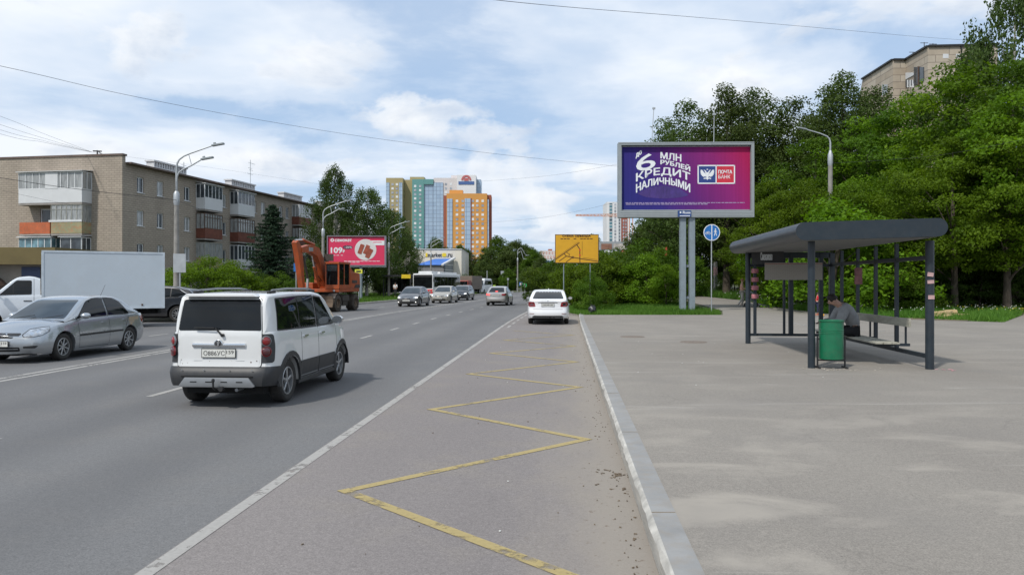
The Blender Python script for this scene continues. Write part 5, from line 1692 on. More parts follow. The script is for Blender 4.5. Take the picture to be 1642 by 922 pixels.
def build_far_cars():
 white = car_paint('bright_white_paint', (0.74, 0.75, 0.76), 0.0, 0.3, 0.12)
 silver = car_paint('beige_silver_paint', (0.36, 0.355, 0.34), 0.4, 0.32, 0.35)
 grey = car_paint('dark_grey_paint', (0.085, 0.088, 0.095), 0.4, 0.3, 0.25)
 cream = car_paint('champagne_paint', (0.40, 0.375, 0.32), 0.4, 0.35, 0.35)
 dark = car_paint('black_blue_paint', (0.012, 0.014, 0.019), 0.2, 0.25, 0.10)
 # white liftback parked in the bay
 sp = sedan_spec(L=4.60, W=1.80, rw=0.325, arch=0.38, axles=(1.38, -1.28), spokes=7, mould=[],
     plan=[(-2.3, 0.66), (-2.26, 0.75), (-2.12, 0.83), (-1.8, 0.88), (-1.2, 0.895), (0.9, 0.90), (1.6, 0.875), (2.0, 0.80), (2.2, 0.68), (2.3, 0.5)],
     shoulder=[(-2.3, 0.98), (-2.2, 1.04), (-1.8, 1.03), (-1.0, 1.0), (0.2, 0.97), (1.0, 0.93), (1.6, 0.87), (2.0, 0.78), (2.3, 0.62)],
     lower=[(-2.3, 0.30), (-1.8, 0.24), (-1.2, 0.18), (1.2, 0.18), (2.3, 0.2)],
     roof=[(-2.14, 1.035), (-1.75, 1.19), (-1.3, 1.36), (-0.9, 1.435), (-0.3, 1.465), (0.1, 1.45), (0.45, 1.36), (1.25, 0.94)],
     crown=[(-2.3, 0.01), (-1.5, 0.02), (0.8, 0.05), (2.0, 0.07), (2.3, 0.04)],
     rake_r=[(0.2, 0.06), (0.42, 0.0), (0.55, 0.0), (0.64, 0.05), (0.9, 0.07), (1.04, 0.02)],
     side_windows=[[(-1.5, 1.05), (-1.1, 1.33), (-0.42, 1.39), (-0.42, 1.03)], [(-0.33, 1.02), (-0.33, 1.39), (0.1, 1.365), (0.72, 0.99)]],
     rear_window=[(-0.66, 1.085), (-0.54, 1.38), (0.54, 1.38), (0.66, 1.085)], windshield=[(-0.72, 1.0), (-0.56, 1.36), (0.56, 1.36), (0.72, 1.0)],
     bulge=(0.09, 0.17), mirror=(0.66, 1.0), mirror_mat=M['black'])
 yb = 33.6 + 1.28
 t, B = vehicle('liftback_car', 'white liftback parked in the bus bay beside the kerb, seen from behind', 'car', sp, white, (1.57 + 0.07 * 1.28, yb, 0.004), R(86.0))
 xb = -2.30
 for s in (1, -1):
  tl = wrap_decal('taillight', B, t, s, (2.2, 0.80), [(-0.29, 0.76), (-0.26, 0.90), (-0.22, 0.955), (0.06, 0.96), (0.14, 0.93), (0.10, 0.80), (-0.05, 0.75)], 22, M['red_lamp'], 0.010, end=-1, r=0.02)
  wrap_decal('lamp_insert', B, tl, s, (2.2, 0.80), [(-0.20, 0.80), (-0.17, 0.90), (-0.03, 0.90), (-0.05, 0.81)], 22, M['pink_lamp'] if s > 0 else M['under'], 0.014, end=-1, r=0.01)
  wrap_decal('reflector', B, t, s, (2.2, 0.74), [(-0.2, 0.455), (-0.2, 0.475), (0.03, 0.475), (0.03, 0.455)], 20, M['red_lamp'], 0.006, end=-1, r=0.005)
 decal('rear_diffuser', B.bvh, end_poly(rounded([(-0.62, 0.24), (-0.66, 0.345), (-0.58, 0.385), (0.58, 0.385), (0.66, 0.345), (0.62, 0.24)], 0.02), -3), (1, 0, 0), M['under'], t, off=0.006)
 decal('plate_recess', B.bvh, end_poly(rounded([(-0.42, 0.74), (-0.36, 0.905), (0.36, 0.905), (0.42, 0.74)], 0.03), -3), (1, 0, 0), white, t, off=0.003)
 decal('boot_seam', B.bvh, end_poly([(-0.62, 0.643), (-0.62, 0.653), (0.62, 0.653), (0.62, 0.643)], -3), (1, 0, 0), M['under'], t, off=0.003)
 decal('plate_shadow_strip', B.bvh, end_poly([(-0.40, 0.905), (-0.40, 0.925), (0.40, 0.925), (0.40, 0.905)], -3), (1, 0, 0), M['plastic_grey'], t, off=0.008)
 h, _, _, _ = B.bvh.ray_cast(Vector((-4, 0, 0.83)), Vector((1, 0, 0)))
 plate_part(t, h.x - 0.012, 0, 0.83, 0.52, 0.112, -1, '')
 e = MB().lathe([(0.04, 0), (0.035, -0.012), (0.0, -0.014)], (h.x - 0.005, 0, 0.99), 'X', 16)
 e.build('emblem', M['chrome'], t, smooth=40)
 MB().bar((h.x + 0.08, 0.1, 1.10), (h.x + 0.14, 0.42, 1.12), 0.02, 0.015).build('rear_wiper', M['black'], t)
 fin = MB().prism([(-0.95, 1.45), (-0.78, 1.455), (-0.93, 1.51)], -0.012, 0.012, 'XZ')
 fin.build('roof_aerial', white, t)
 def dress_front(t, B, lit, zl=0.66, zg=0.6, corner=(2.0, 0.66), lampm=None, bar=M['black']):
  for s in (1, -1):
   hl = wrap_decal('headlight', B, t, s, corner, [(-0.22, zl - 0.06), (-0.22, zl + 0.03), (0.16, zl + 0.09), (0.2, zl + 0.02), (0.0, zl - 0.06)], 30, M['lampglass'], 0.010, r=0.02)
   if lit:
    for u in ((0.0,) if lit == 1 else (-0.06, 0.05)):
     wrap_decal('lit_bulb', B, hl, s, corner, [(u + 0.035 * math.cos(k), zl + 0.035 * math.sin(k)) for k in np.linspace(0, 2 * PI, 10)[:-1]], 30, M['lit_lamp'], 0.016, r=0.004)
   if lit == 3:
    wrap_decal('fog_lamp', B, t, s, (corner[0], corner[1] - 0.04), [(-0.02 + 0.03 * math.cos(k), 0.34 + 0.03 * math.sin(k)) for k in np.linspace(0, 2 * PI, 10)[:-1]], 20, M['lit_lamp'], 0.012, r=0.004)
  decal('grille', B.bvh, end_poly(rounded([(-0.40, zg + 0.03), (-0.32, zg - 0.045), (0.32, zg - 0.045), (0.40, zg + 0.03), (0.30, zg + 0.045), (-0.30, zg + 0.045)], 0.02), 3), (-1, 0, 0), M['under'], t, off=0.008)
  decal('grille_strip', B.bvh, end_poly([(-0.36, zg + 0.042), (-0.36, zg + 0.056), (0.36, zg + 0.056), (0.36, zg + 0.042)], 3), (-1, 0, 0), M['chrome'], t, off=0.014)
  decal('lower_grille', B.bvh, end_poly(rounded([(-0.55, 0.26), (-0.5, 0.37), (0.5, 0.37), (0.55, 0.26)], 0.03), 3), (-1, 0, 0), M['under'], t, off=0.006)
  h, _, _, _ = B.bvh.ray_cast(Vector((4, 0, 0.445)), Vector((-1, 0, 0)))
  plate_part(t, h.x + 0.01, 0, 0.445, 0.52, 0.112, 1, '')
 def front_at(px, py, hx, L):
  """position of the vehicle centre when the middle of its front stands at px, py"""
  g = G(px, py)
  return g.x - math.cos(hx) * L / 2, g.y - math.sin(hx) * L / 2
 def oncoming(Y):
  s = 0.0696 + (0.0018 * (Y - 30) if Y > 30 else 0)
  return math.atan2(-1, -s)
 h = oncoming(56)
 x, y = front_at(652.5, 492, h, 4.3)
 t, B = vehicle('sedan_car', 'dark grey sedan with lit headlamps, first of the oncoming cars beyond the excavator', 'car', sedan_spec(mould=[], spokes=6), grey, (x, y, 0.004), h, 'oncoming cars in the distance')
 dress_front(t, B, 3)
 h = oncoming(68)
 x, y = front_at(705, 486.5, h, 4.1)
 t, B = vehicle('sedan_car', 'champagne coloured sedan with lit headlamps following the dark grey sedan', 'car', sedan_spec(mould=[], spokes=6), cream, (x, y, 0.004), h, 'oncoming cars in the distance')
 dress_front(t, B, 1)
 h = oncoming(77)
 x, y = front_at(735, 482, h, 4.1)
 hatch = sedan_spec(mould=[], spokes=6, L=4.05, axles=(1.22, -1.25), plan=[(-2.02, 0.66), (-1.98, 0.74), (-1.8, 0.80), (-1.2, 0.84), (0.9, 0.85), (1.4, 0.83), (1.75, 0.78), (1.93, 0.66), (2.02, 0.5)],
      shoulder=[(-2.02, 0.98), (-1.0, 0.98), (0.2, 0.95), (1.0, 0.91), (1.5, 0.84), (1.85, 0.72), (2.02, 0.58)],
      lower=[(-2.02, 0.30), (-1.6, 0.22), (1.6, 0.2), (2.02, 0.22)], crown=[(-2.02, 0.02), (0.8, 0.05), (1.5, 0.08), (2.02, 0.04)],
      roof=[(-1.92, 0.98), (-1.75, 1.2), (-1.5, 1.4), (-1.2, 1.45), (-0.4, 1.48), (0.1, 1.45), (0.4, 1.36), (1.15, 0.92)],
      side_windows=[[(-1.45, 1.02), (-1.3, 1.30), (-0.42, 1.40), (-0.42, 1.0)], [(-0.33, 1.0), (-0.33, 1.40), (0.05, 1.37), (0.70, 0.97)]],
      rear_window=[(-0.6, 1.03), (-0.5, 1.36), (0.5, 1.36), (0.6, 1.03)])
 t, B = vehicle('hatchback_car', 'black hatchback with twin lit headlamps, third of the oncoming cars, beside the bus', 'car', hatch, dark, (x, y, 0.004), h, 'oncoming cars in the distance')
 dress_front(t, B, 2, corner=(1.85, 0.66))
 # silver sedan driving away
 h = math.atan2(1, 0.0696 + 0.0018 * 31)
 g = G(797, 490)
 t, B = vehicle('sedan_car', 'silver sedan driving away with its brake lamps lit, in the middle of the road', 'car', sedan_spec(mould=[], spokes=6), silver, (g.x + math.cos(h) * 1.5, g.y + math.sin(h) * 1.5, 0.004), h)
 for s in (1, -1):
  wrap_decal('brake_light', B, t, s, (2.05, 0.68), [(-0.28, 0.76), (-0.26, 0.90), (0.12, 0.92), (0.14, 0.80)], 25, M['brake_lit'] if s > 0 else M['red_lamp'], 0.010, end=-1)
 decal('high_brake_light', B.bvh, end_poly([(-0.10, 1.05), (-0.10, 1.10), (0.10, 1.10), (0.10, 1.05)], -3), (1, 0, 0), M['brake_lit'], t, off=0.02)
 hh, _, _, _ = B.bvh.ray_cast(Vector((-4, 0, 0.78)), Vector((1, 0, 0)))
 plate_part(t, hh.x - 0.01, 0, 0.78, 0.52, 0.112, -1, '')
 decal('rear_diffuser', B.bvh, end_poly([(-0.5, 0.28), (-0.5, 0.36), (0.5, 0.36), (0.5, 0.28)], -3), (1, 0, 0), M['under'], t, off=0.006)
 # dark crossover parked behind the lorry, pointing left
 xsp = dict(SUV)
 xsp.update(L=4.6, W=1.85, rw=0.37, arch=0.43, axles=(1.4, -1.3), spokes=10,
    plan=[(-2.3, 0.7), (-2.2, 0.82), (-1.9, 0.89), (-1.2, 0.92), (1.2, 0.92), (1.8, 0.87), (2.15, 0.72), (2.3, 0.5)],
    shoulder=[(-2.3, 0.98), (-2.1, 1.10), (-1.3, 1.10), (0.9, 1.0), (1.5, 0.95), (2.0, 0.86), (2.3, 0.7)],
    lower=[(-2.3, 0.36), (-1.7, 0.28), (1.5, 0.26), (2.3, 0.28)], crown=[(-2.3, 0.01), (0.9, 0.03), (2.3, 0.06)],
    roof=[(-2.12, 1.10), (-1.95, 1.30), (-1.75, 1.46), (-1.2, 1.58), (-0.4, 1.63), (0.1, 1.60), (0.4, 1.5), (1.2, 1.02)],
    rake_f=[(0.2, 0.03), (0.45, 0.0), (0.8, 0.06), (1.1, 0.2)], rake_r=[(0.2, 0.08), (0.5, 0.0), (0.8, 0.06), (1.2, 0.1)], tumble=0.38, rr=0.09,
    side_windows=[[(-1.72, 1.24), (-1.35, 1.46), (-1.02, 1.50), (-1.02, 1.14), (-1.3, 1.14)], [(-0.97, 1.13), (-0.97, 1.50), (-0.2, 1.54), (-0.2, 1.08)], [(-0.14, 1.08), (-0.14, 1.54), (0.2, 1.50), (0.8, 1.04)]],
    seams=[((-0.17, 0.4), (-0.17, 1.5)), ((-1.0, 0.8), (-1.0, 1.4))], handles=[], mirror=(0.75, 1.06),
    levels=[0, 0.06, 0.14, 0.24, 0.34, 0.45, 0.56, 0.67, 0.78, 0.88, 0.95],
    windshield=[(-0.72, 1.06), (-0.56, 1.5), (0.56, 1.5), (0.72, 1.06)], rear_window=[(-0.6, 1.16), (-0.5, 1.46), (0.5, 1.46), (0.6, 1.16)])
 g = G(283, 517)
 hh = R(183)
 dd = Vector((math.cos(hh), math.sin(hh), 0))
 c = Vector((g.x, g.y + 0.85, 0)) + dd * 1.3
 t, B = vehicle('crossover_car', 'black crossover standing at the kerb behind the tail of the white lorry', 'car', xsp, dark, (c.x, c.y, 0.004), hh)
 for s in (1, -1):
  wrap_decal('taillight', B, t, s, (2.15, 0.82), [(-0.25, 0.95), (-0.25, 1.02), (0.2, 1.04), (0.12, 0.95)], 50, M['red_lamp'], 0.010, end=-1)
  for a, b in (((-1.74, 1.235), (-1.34, 1.475)), ((-1.74, 1.235), (-1.35, 1.125))):
   decal('window_chrome', B.bvh, strip_pts((a[0], s * 1.3, a[1]), (b[0], s * 1.3, b[1]), 0.018, 'Y'), (0, -s, 0), M['chrome'], t, off=0.012, skirt=0.004)
build_suv()
build_near_sedan()
build_far_cars()
# ------------------------------------------------------------------ buildings
def brick_mat(name, c1, c2, mortar, bw=0.25, bh=0.088, var=0.12, msize=0.012):
 m, nt, b = new_mat(name)
 tc = nt.nodes.new('ShaderNodeTexCoord')
 O = tc.outputs['Object']
 sep = nt.nodes.new('ShaderNodeSeparateXYZ')
 nt.links.new(O, sep.inputs[0])
 cmb = nt.nodes.new('ShaderNodeCombineXYZ')
 nt.links.new(math_node(nt, 'ADD', sep.outputs[0], sep.outputs[1]), cmb.inputs[0])
 nt.links.new(sep.outputs[2], cmb.inputs[1])
 br = nt.nodes.new('ShaderNodeTexBrick')
 br.inputs['Color1'].default_value = (*c1, 1)
 br.inputs['Color2'].default_value = (*c2, 1)
 br.inputs['Mortar'].default_value = (*mortar, 1)
 br.inputs['Scale'].default_value = 1.0
 br.inputs['Brick Width'].default_value = bw
 br.inputs['Row Height'].default_value = bh
 br.inputs['Mortar Size'].default_value = msize
 nt.links.new(cmb.outputs[0], br.inputs['Vector'])
 n = noise_tex(nt, O, 0.35, 5, 0.6)
 n2 = noise_tex(nt, mapping(nt, O, scale=(1, 1, 0.25)), 1.1, 5, 0.65)
 c = mixc(nt, 1.0, br.outputs[0], ramp(nt, n, [(0.3, 1 - var), (0.7, 1 + var)]), 'MULTIPLY')
 c = mixc(nt, 1.0, c, ramp(nt, n2, [(0.3, 0.93), (0.7, 1.06)]), 'MULTIPLY')
 nt.links.new(c, b.inputs['Base Color'])
 b.inputs['Roughness'].default_value = 0.92
 return m
def grid_mat(name, glass, frame, gw, gh, ms, tint2=None):
 """glazed bays: panes with frames between"""
 m, nt, b = new_mat(name)
 tc = nt.nodes.new('ShaderNodeTexCoord')
 sep = nt.nodes.new('ShaderNodeSeparateXYZ')
 nt.links.new(tc.outputs['Object'], sep.inputs[0])
 cmb = nt.nodes.new('ShaderNodeCombineXYZ')
 nt.links.new(math_node(nt, 'ADD', sep.outputs[0], sep.outputs[1]), cmb.inputs[0])
 nt.links.new(sep.outputs[2], cmb.inputs[1])
 br = nt.nodes.new('ShaderNodeTexBrick')
 br.offset = 0.0
 br.inputs['Color1'].default_value = (*glass, 1)
 br.inputs['Color2'].default_value = (*(tint2 or tuple(x * 0.55 for x in glass)), 1)
 br.inputs['Mortar'].default_value = (*frame, 1)
 br.inputs['Scale'].default_value = 1.0
 br.inputs['Brick Width'].default_value = gw
 br.inputs['Row Height'].default_value = gh
 br.inputs['Mortar Size'].default_value = ms
 nt.links.new(cmb.outputs[0], br.inputs['Vector'])
 nt.links.new(br.outputs[0], b.inputs['Base Color'])
 b.inputs['Roughness'].default_value = 0.3
 return m
class Frame:
 """wall frame: u along the wall, n outwards, z up, in the building's own space"""
 def __init__(self, O, U, N):
  self.O, self.U, self.N = Vector(O), Vector(U), Vector(N)
 def p(self, u, n, z):
  return self.O + self.U * u + self.N * n + Vector((0, 0, z))
 def box(self, mb, u0, u1, n0, n1, z0, z1, mi=0):
  vs = [self.p(u, n, z) for u in (u0, u1) for n in (n0, n1) for z in (z0, z1)]
  mb.add(vs, [(0, 1, 3, 2), (4, 6, 7, 5), (0, 4, 5, 1), (2, 3, 7, 6), (0, 2, 6, 4), (1, 5, 7, 3)], mi)
  return mb
def wall_holes(mb, F, u0, u1, z0, z1, rects, depth=0.16, mi=0):
 us = sorted({u0, u1, *[r[0] for r in rects], *[r[1] for r in rects]})
 zs = sorted({z0, z1, *[r[2] for r in rects], *[r[3] for r in rects]})
 for i in range(len(us) - 1):
  for k in range(len(zs) - 1):
   a, b, c, d = us[i], us[i + 1], zs[k], zs[k + 1]
   mu, mz = (a + b) / 2, (c + d) / 2
   if any(r[0] < mu < r[1] and r[2] < mz < r[3] for r in rects):
    continue
   mb.add([F.p(a, 0, c), F.p(b, 0, c), F.p(b, 0, d), F.p(a, 0, d)], [(0, 1, 2, 3)], mi)
 for (a, b, c, d) in rects:
  for (p, q) in (((a, c), (b, c)), ((b, c), (b, d)), ((b, d), (a, d)), ((a, d), (a, c))):
   mb.add([F.p(p[0], 0, p[1]), F.p(q[0], 0, q[1]), F.p(q[0], -depth, q[1]), F.p(p[0], -depth, p[1])], [(0, 1, 2, 3)], mi)
def window(F, parent, u0, u1, z0, z1, frame, glass, cuts=(0.5,), depth=0.12, fw=0.07, sill=None, name='window', curtain=None):
 mb = MB()
 n0, n1 = -depth - 0.04, -depth + 0.02
 for (a, b, c, d) in ((u0, u0 + fw, z0, z1), (u1 - fw, u1, z0, z1), (u0 + fw, u1 - fw, z1 - fw, z1), (u0 + fw, u1 - fw, z0, z0 + fw)):
  F.box(mb, a, b, n0, n1, c, d)
 for f in cuts:
  uc = u0 + (u1 - u0) * f
  F.box(mb, uc - fw * 0.5, uc + fw * 0.5, n0, n1 - 0.004, z0 + fw, z1 - fw)
 w = mb.build(name, frame, parent)
 mb = MB()
 F.box(mb, u0 + fw * 0.6, u1 - fw * 0.6, n0 - 0.01, n1 - 0.035, z0 + fw * 0.6, z1 - fw * 0.6)
 mb.build('pane', glass, w)
 if sill:
  mb = MB()
  F.box(mb, u0 - 0.06, u1 + 0.06, -depth, 0.06, z0 - 0.05, z0 - 0.005)
  mb.build('sill', sill, w)
 return w
def balcony(F, parent, u0, u1, z0, depth, panel, frame, glass, glazed=(0, 1), lid=None, n_mull=5, hgt=2.45, ph=1.0, top_transom=False):
 mb = MB()
 F.box(mb, u0, u1, 0.0, depth, z0 - 0.14, z0)
 b = mb.build('balcony', M['slab'], parent)
 mb = MB()
 F.box(mb, u0 + 0.01, u1 - 0.01, depth - 0.05, depth + 0.01, z0 + 0.03, z0 + ph)
 F.box(mb, u0 - 0.01, u0 + 0.05, 0.0, depth - 0.05, z0 + 0.03, z0 + ph)
 F.box(mb, u1 - 0.05, u1 + 0.01, 0.0, depth - 0.05, z0 + 0.03, z0 + ph)
 mb.build('balcony_panel', panel, b)
 if glazed:
  a, c = u0 + (u1 - u0) * glazed[0], u0 + (u1 - u0) * glazed[1]
  mb = MB()
  fw = 0.06
  F.box(mb, a, c, depth - 0.06, depth + 0.02, z0 + ph, z0 + ph + fw)
  F.box(mb, a, c, depth - 0.06, depth + 0.02, z0 + hgt - fw, z0 + hgt)
  for k in range(n_mull + 1):
   uc = a + (c - a) * k / n_mull
   F.box(mb, max(a, uc - fw / 2), min(c, uc + fw / 2), depth - 0.055, depth + 0.017, z0 + ph + fw, z0 + hgt - fw)
  if top_transom:
   F.box(mb, a, c, depth - 0.05, depth + 0.012, z0 + hgt - 0.42, z0 + hgt - 0.37)
  for e in (a, c):
   for k in range(3):
    nn_ = (depth - 0.06) * k / 2
    F.box(mb, e - 0.03, e + 0.03, nn_, nn_ + 0.05, z0 + ph, z0 + hgt)
   F.box(mb, e - 0.028, e + 0.028, 0, depth, z0 + hgt - fw, z0 + hgt - 0.002)
  mb.build('glazing_frame', frame, b)
  mb = MB()
  F.box(mb, a + 0.01, c - 0.01, depth - 0.035, depth - 0.02, z0 + ph, z0 + hgt - 0.03)
  F.box(mb, a + 0.0, a + 0.012, 0.01, depth - 0.04, z0 + ph, z0 + hgt - 0.03)
  F.box(mb, c - 0.012, c, 0.01, depth - 0.04, z0 + ph, z0 + hgt - 0.03)
  mb.build('glazing', glass, b)
 if lid:
  mb = MB()
  vs = [F.p(u0 - 0.12, -0.0, z0 + hgt + 0.16), F.p(u1 + 0.12, -0.0, z0 + hgt + 0.16), F.p(u1 + 0.12, depth + 0.18, z0 + hgt + 0.02), F.p(u0 - 0.12, depth + 0.18, z0 + hgt + 0.02)]
  vs += [v + Vector((0, 0, 0.05)) for v in vs]
  mb.add(vs, [(0, 1, 2, 3), (4, 5, 6, 7), (0, 1, 5, 4), (1, 2, 6, 5), (2, 3, 7, 6), (3, 0, 4, 7)])
  mb.build('balcony_lid', lid, b)
 return b
def build_flats():
 M['brick'] = brick_mat('silicate_brick', (0.325, 0.275, 0.225), (0.37, 0.315, 0.255), (0.25, 0.215, 0.175), 0.5, 0.19, 0.12, 0.03)
 M['slab'] = pm('balcony_slab', (0.28, 0.26, 0.24), 0.9, var=0.15, scale=2)
 M['wframe'] = pm('white_window_frame', (0.68, 0.69, 0.70), 0.5, var=0.05)
 M['oldframe'] = pm('old_wood_frame', (0.10, 0.062, 0.045), 0.8, var=0.3, scale=4)
 M['greyframe'] = pm('weathered_frame', (0.30, 0.30, 0.27), 0.8, var=0.25, scale=4)
 M['wpanel'] = pm('white_siding', (0.58, 0.59, 0.60), 0.6, var=0.05, scale=1.5)
 M['orange_panel'] = pm('orange_balcony_sheet', (0.46, 0.115, 0.045), 0.8, var=0.15, scale=2, dirt=(0.22, 0.12, 0.07), dirt_amt=0.7)
 M['green_panel'] = pm('faded_balcony_sheet', (0.27, 0.27, 0.16), 0.8, var=0.2, scale=1.3, dirt=(0.45, 0.15, 0.07), dirt_amt=0.9)
 M['brown_panel'] = pm('brown_balcony_sheet', (0.155, 0.050, 0.030), 0.8, var=0.25, scale=2, dirt=(0.08, 0.035, 0.025), dirt_amt=0.6)
 M['roofmetal'] = pm('brown_roof_metal', (0.105, 0.075, 0.062), 0.6, var=0.2, scale=1, dirt=(0.2, 0.12, 0.08), dirt_amt=0.5)
 M['homeglass'] = glass_mat('dark_window_glass', (0.045, 0.055, 0.065), 0.05, 0.6)
 M['curtainglass'] = pm('curtained_window', (0.28, 0.29, 0.29), 0.25, var=0.4, scale=2.5, stretch=(3, 3, 0.5), coat=0.6)
 M['blueglass'] = glass_mat('blueish_glass', (0.12, 0.22, 0.26), 0.06, 0.6)
 H, E_, LEN, DEP = 12.5, 11.85, 52.0, 13.0
 t = thing('brick_flats', 'four-storey pale brick block of flats with patched balconies behind the white lorry', 'building', (-33, 66, 0), math.atan2(0.9847, 0.1743))
 FF = Frame((0, 0, 0), (1, 0, 0), (0, -1, 0))       # long facade to the road
 FE = Frame((0, 0, 0), (0, 1, 0), (-1, 0, 0))       # sunlit end wall
 zc = [1.58, 4.48, 7.37, 10.27]
 cols = [(2.4, 0.95), (5.2, 0.95), (9.4, 1.0), (16.0, 0.9), (22.4, 0.95), (24.4, 1.0), (28.8, 0.95), (30.5, 0.85), (36.6, 0.9), (39.2, 0.9), (44.5, 0.9), (48, 0.9)]
 rects = []
 spec = []
 rnd = random.Random(2)
 for (u, w) in cols:
  for z in zc:
   rects.append((u - w / 2, u + w / 2, z - 0.68, z + 0.68))
   spec.append((u, w, z))
 wl = MB()
 wall_holes(wl, FF, 0, LEN, 0, E_, rects)
 erect = []
 for (a, b, z) in ((3.1, 4.6, 6.0), (5.4, 7.9, 6.0), (3.1, 4.6, 3.2), (5.4, 7.9, 3.2)):
  erect.append((a, b, z + 0.75 if b - a > 2 else z, z + 2.1))
 wall_holes(wl, FE, 0, DEP, 0, H, erect)
 wl.add([(LEN, 0, 0), (LEN, DEP, 0), (LEN, DEP, E_), (LEN, 0, E_)], [(0, 1, 2, 3)])
 wl.add([(0, DEP, 0), (LEN, DEP, 0), (LEN, DEP, E_), (0, DEP, E_)], [(0, 1, 2, 3)])
 wl.add([(0.42, 0, E_), (0.42, DEP, E_), (0.42, DEP, H), (0.42, 0, H)], [(0, 1, 2, 3)])
 wl.add([(0, 0, E_), (0.42, 0, E_), (0.42, 0, H), (0, 0, H)], [(0, 1, 2, 3)])
 wl.build('wall', M['brick'], t, fix=False)
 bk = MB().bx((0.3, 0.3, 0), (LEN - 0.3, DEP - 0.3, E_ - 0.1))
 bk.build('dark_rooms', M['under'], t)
 for (u, w, z) in spec:
  g = rnd.choice([M['homeglass'], M['homeglass'], M['curtainglass']])
  old = rnd.random() < 0.15
  window(FF, t, u - w / 2, u + w / 2, z - 0.68, z + 0.68, M['oldframe'] if old else M['wframe'], g, (0.42,), 0.12, 0.08, sill=M['wpanel'])
 for (a, b, c, d) in erect:
  window(FE, t, a, b, c, d, M['wframe'], M['homeglass'], (0.62,) if b - a > 2 else (), 0.12, 0.09)
 # eaves, roof, coping
 rf = MB()
 rf.bx((0.42, -0.55, E_), (LEN + 0.4, DEP + 0.5, E_ + 0.14))
 rf.prism([(0.42, E_ + 0.14), (LEN, E_ + 0.14), (LEN, E_ + 0.25), (0.42, E_ + 0.25)], 0.5, DEP - 0.5, 'XZ')
 ro = rf.build('roof', M['roofmetal'], t)
 cp = MB().bx((-0.08, -0.10, H), (0.50, DEP + 0.1, H + 0.16))
 cp.build('coping', M['roofmetal'], ro)
 for xs_ in (9.2, 22.9, 35.4, 46.5):
  v = MB()
  v.bx((xs_ - 2.6, 1.6, E_ + 0.1), (xs_ + 2.6, 2.4, E_ + 0.72))
  v.bx((xs_ - 2.7, 1.5, E_ + 1.18), (xs_ + 2.7, 2.5, E_ + 1.32))
  for k in range(14):
   xx = xs_ - 2.5 + k * 0.385
   v.bx((xx - 0.09, 1.6, E_ + 0.72), (xx + 0.09, 2.4, E_ + 1.18))
  v.build('vent_stack', M['wpanel'], ro)
 for (xa, hh) in ((13.5, 1.9), (27.0, 4.2)):
  a = MB()
  a.tube([(xa, 3, E_), (xa, 3, E_ + 0.3 + hh)], 0.035, 6)
  for k, w in enumerate((0.9, 0.5, 0.7, 0.5)):
   if xa > 20 and k in (1, 2):
    a.bar((xa - w, 3, E_ + hh - k * 0.7), (xa + 0.8 * w, 3, E_ + hh - k * 0.7), 0.03)
   else:
    a.bar((xa - w * 0.5, 3, E_ + hh * 0.98 - k * 0.28), (xa + w * 1.2 if xa > 20 else xa + w * 0.5, 3, E_ + hh * 0.98 - k * 0.28), 0.03)
  a.build('roof_aerial', M['galv'], ro)
 br_ = MB()
 br_.tube([(0.3, 2.6, H), (0.3, 2.6, H + 0.55)], 0.06, 6)
 br_.bar((0.3, 2.2, H + 0.45), (0.3, 3.0, H + 0.5), 0.10)
 br_.bar((0.3, 2.0, H + 0.1), (0.3, 2.6, H + 0.5), 0.05)
 br_.build('cable_bracket', M['black'], ro)
 # balconies of the sunlit end
 balcony(FE, t, 2.9, 9.0, 8.45, 1.15, M['wpanel'], M['wframe'], M['curtainglass'], (0, 1), M['wpanel'], 9, 2.62, 1.2)
 mb = MB()
 FE.box(mb, 5.2, 6.4, 1.12, 1.18, 9.66, 11.0)
 mb.build('blank_panel', M['wpanel'], t)
 balcony(FE, t, 2.95, 5.9, 5.85, 1.1, M['green_panel'], M['greyframe'], M['curtainglass'], (0, 1), None, 6, 2.45, 1.0, True)
 mb = MB()
 FE.box(mb, 2.95, 6.1, 1.08, 1.14, 6.85, 7.02)
 mb.build('ledge', M['wpanel'], t)
 balcony(FE, t, 6.0, 8.95, 5.85, 1.1, M['orange_panel'], M['greyframe'], M['homeglass'], None, None)
 balcony(FE, t, 3.0, 5.0, 3.05, 1.1, M['wpanel'], M['wframe'], M['homeglass'], (0, 1), M['wpanel'], 2, 2.5, 0.95)
 balcony(FE, t, 5.9, 9.0, 3.05, 1.1, M['wpanel'], M['wframe'], M['blueglass'], (0, 1), M['wpanel'], 5, 2.5, 0.95)
 mb = MB()
 FE.box(mb, 9.2, 9.6, 0, 0.3, 9.6, 10.2)
 mb.build('air_conditioner', M['wpanel'], t)
 # balconies of the long facade, one stack after another
 st = [
  (10.9, 14.1, ['g2', 'dark', 'brown', 'white']),
  (17.2, 20.7, ['white', 'white2', 'brown', 'white']),
  (31.8, 35.3, ['dark', 'white2', 'brown2', 'dark2']),
  (40.6, 43.6, ['dark', 'dark', 'green', 'green'])]
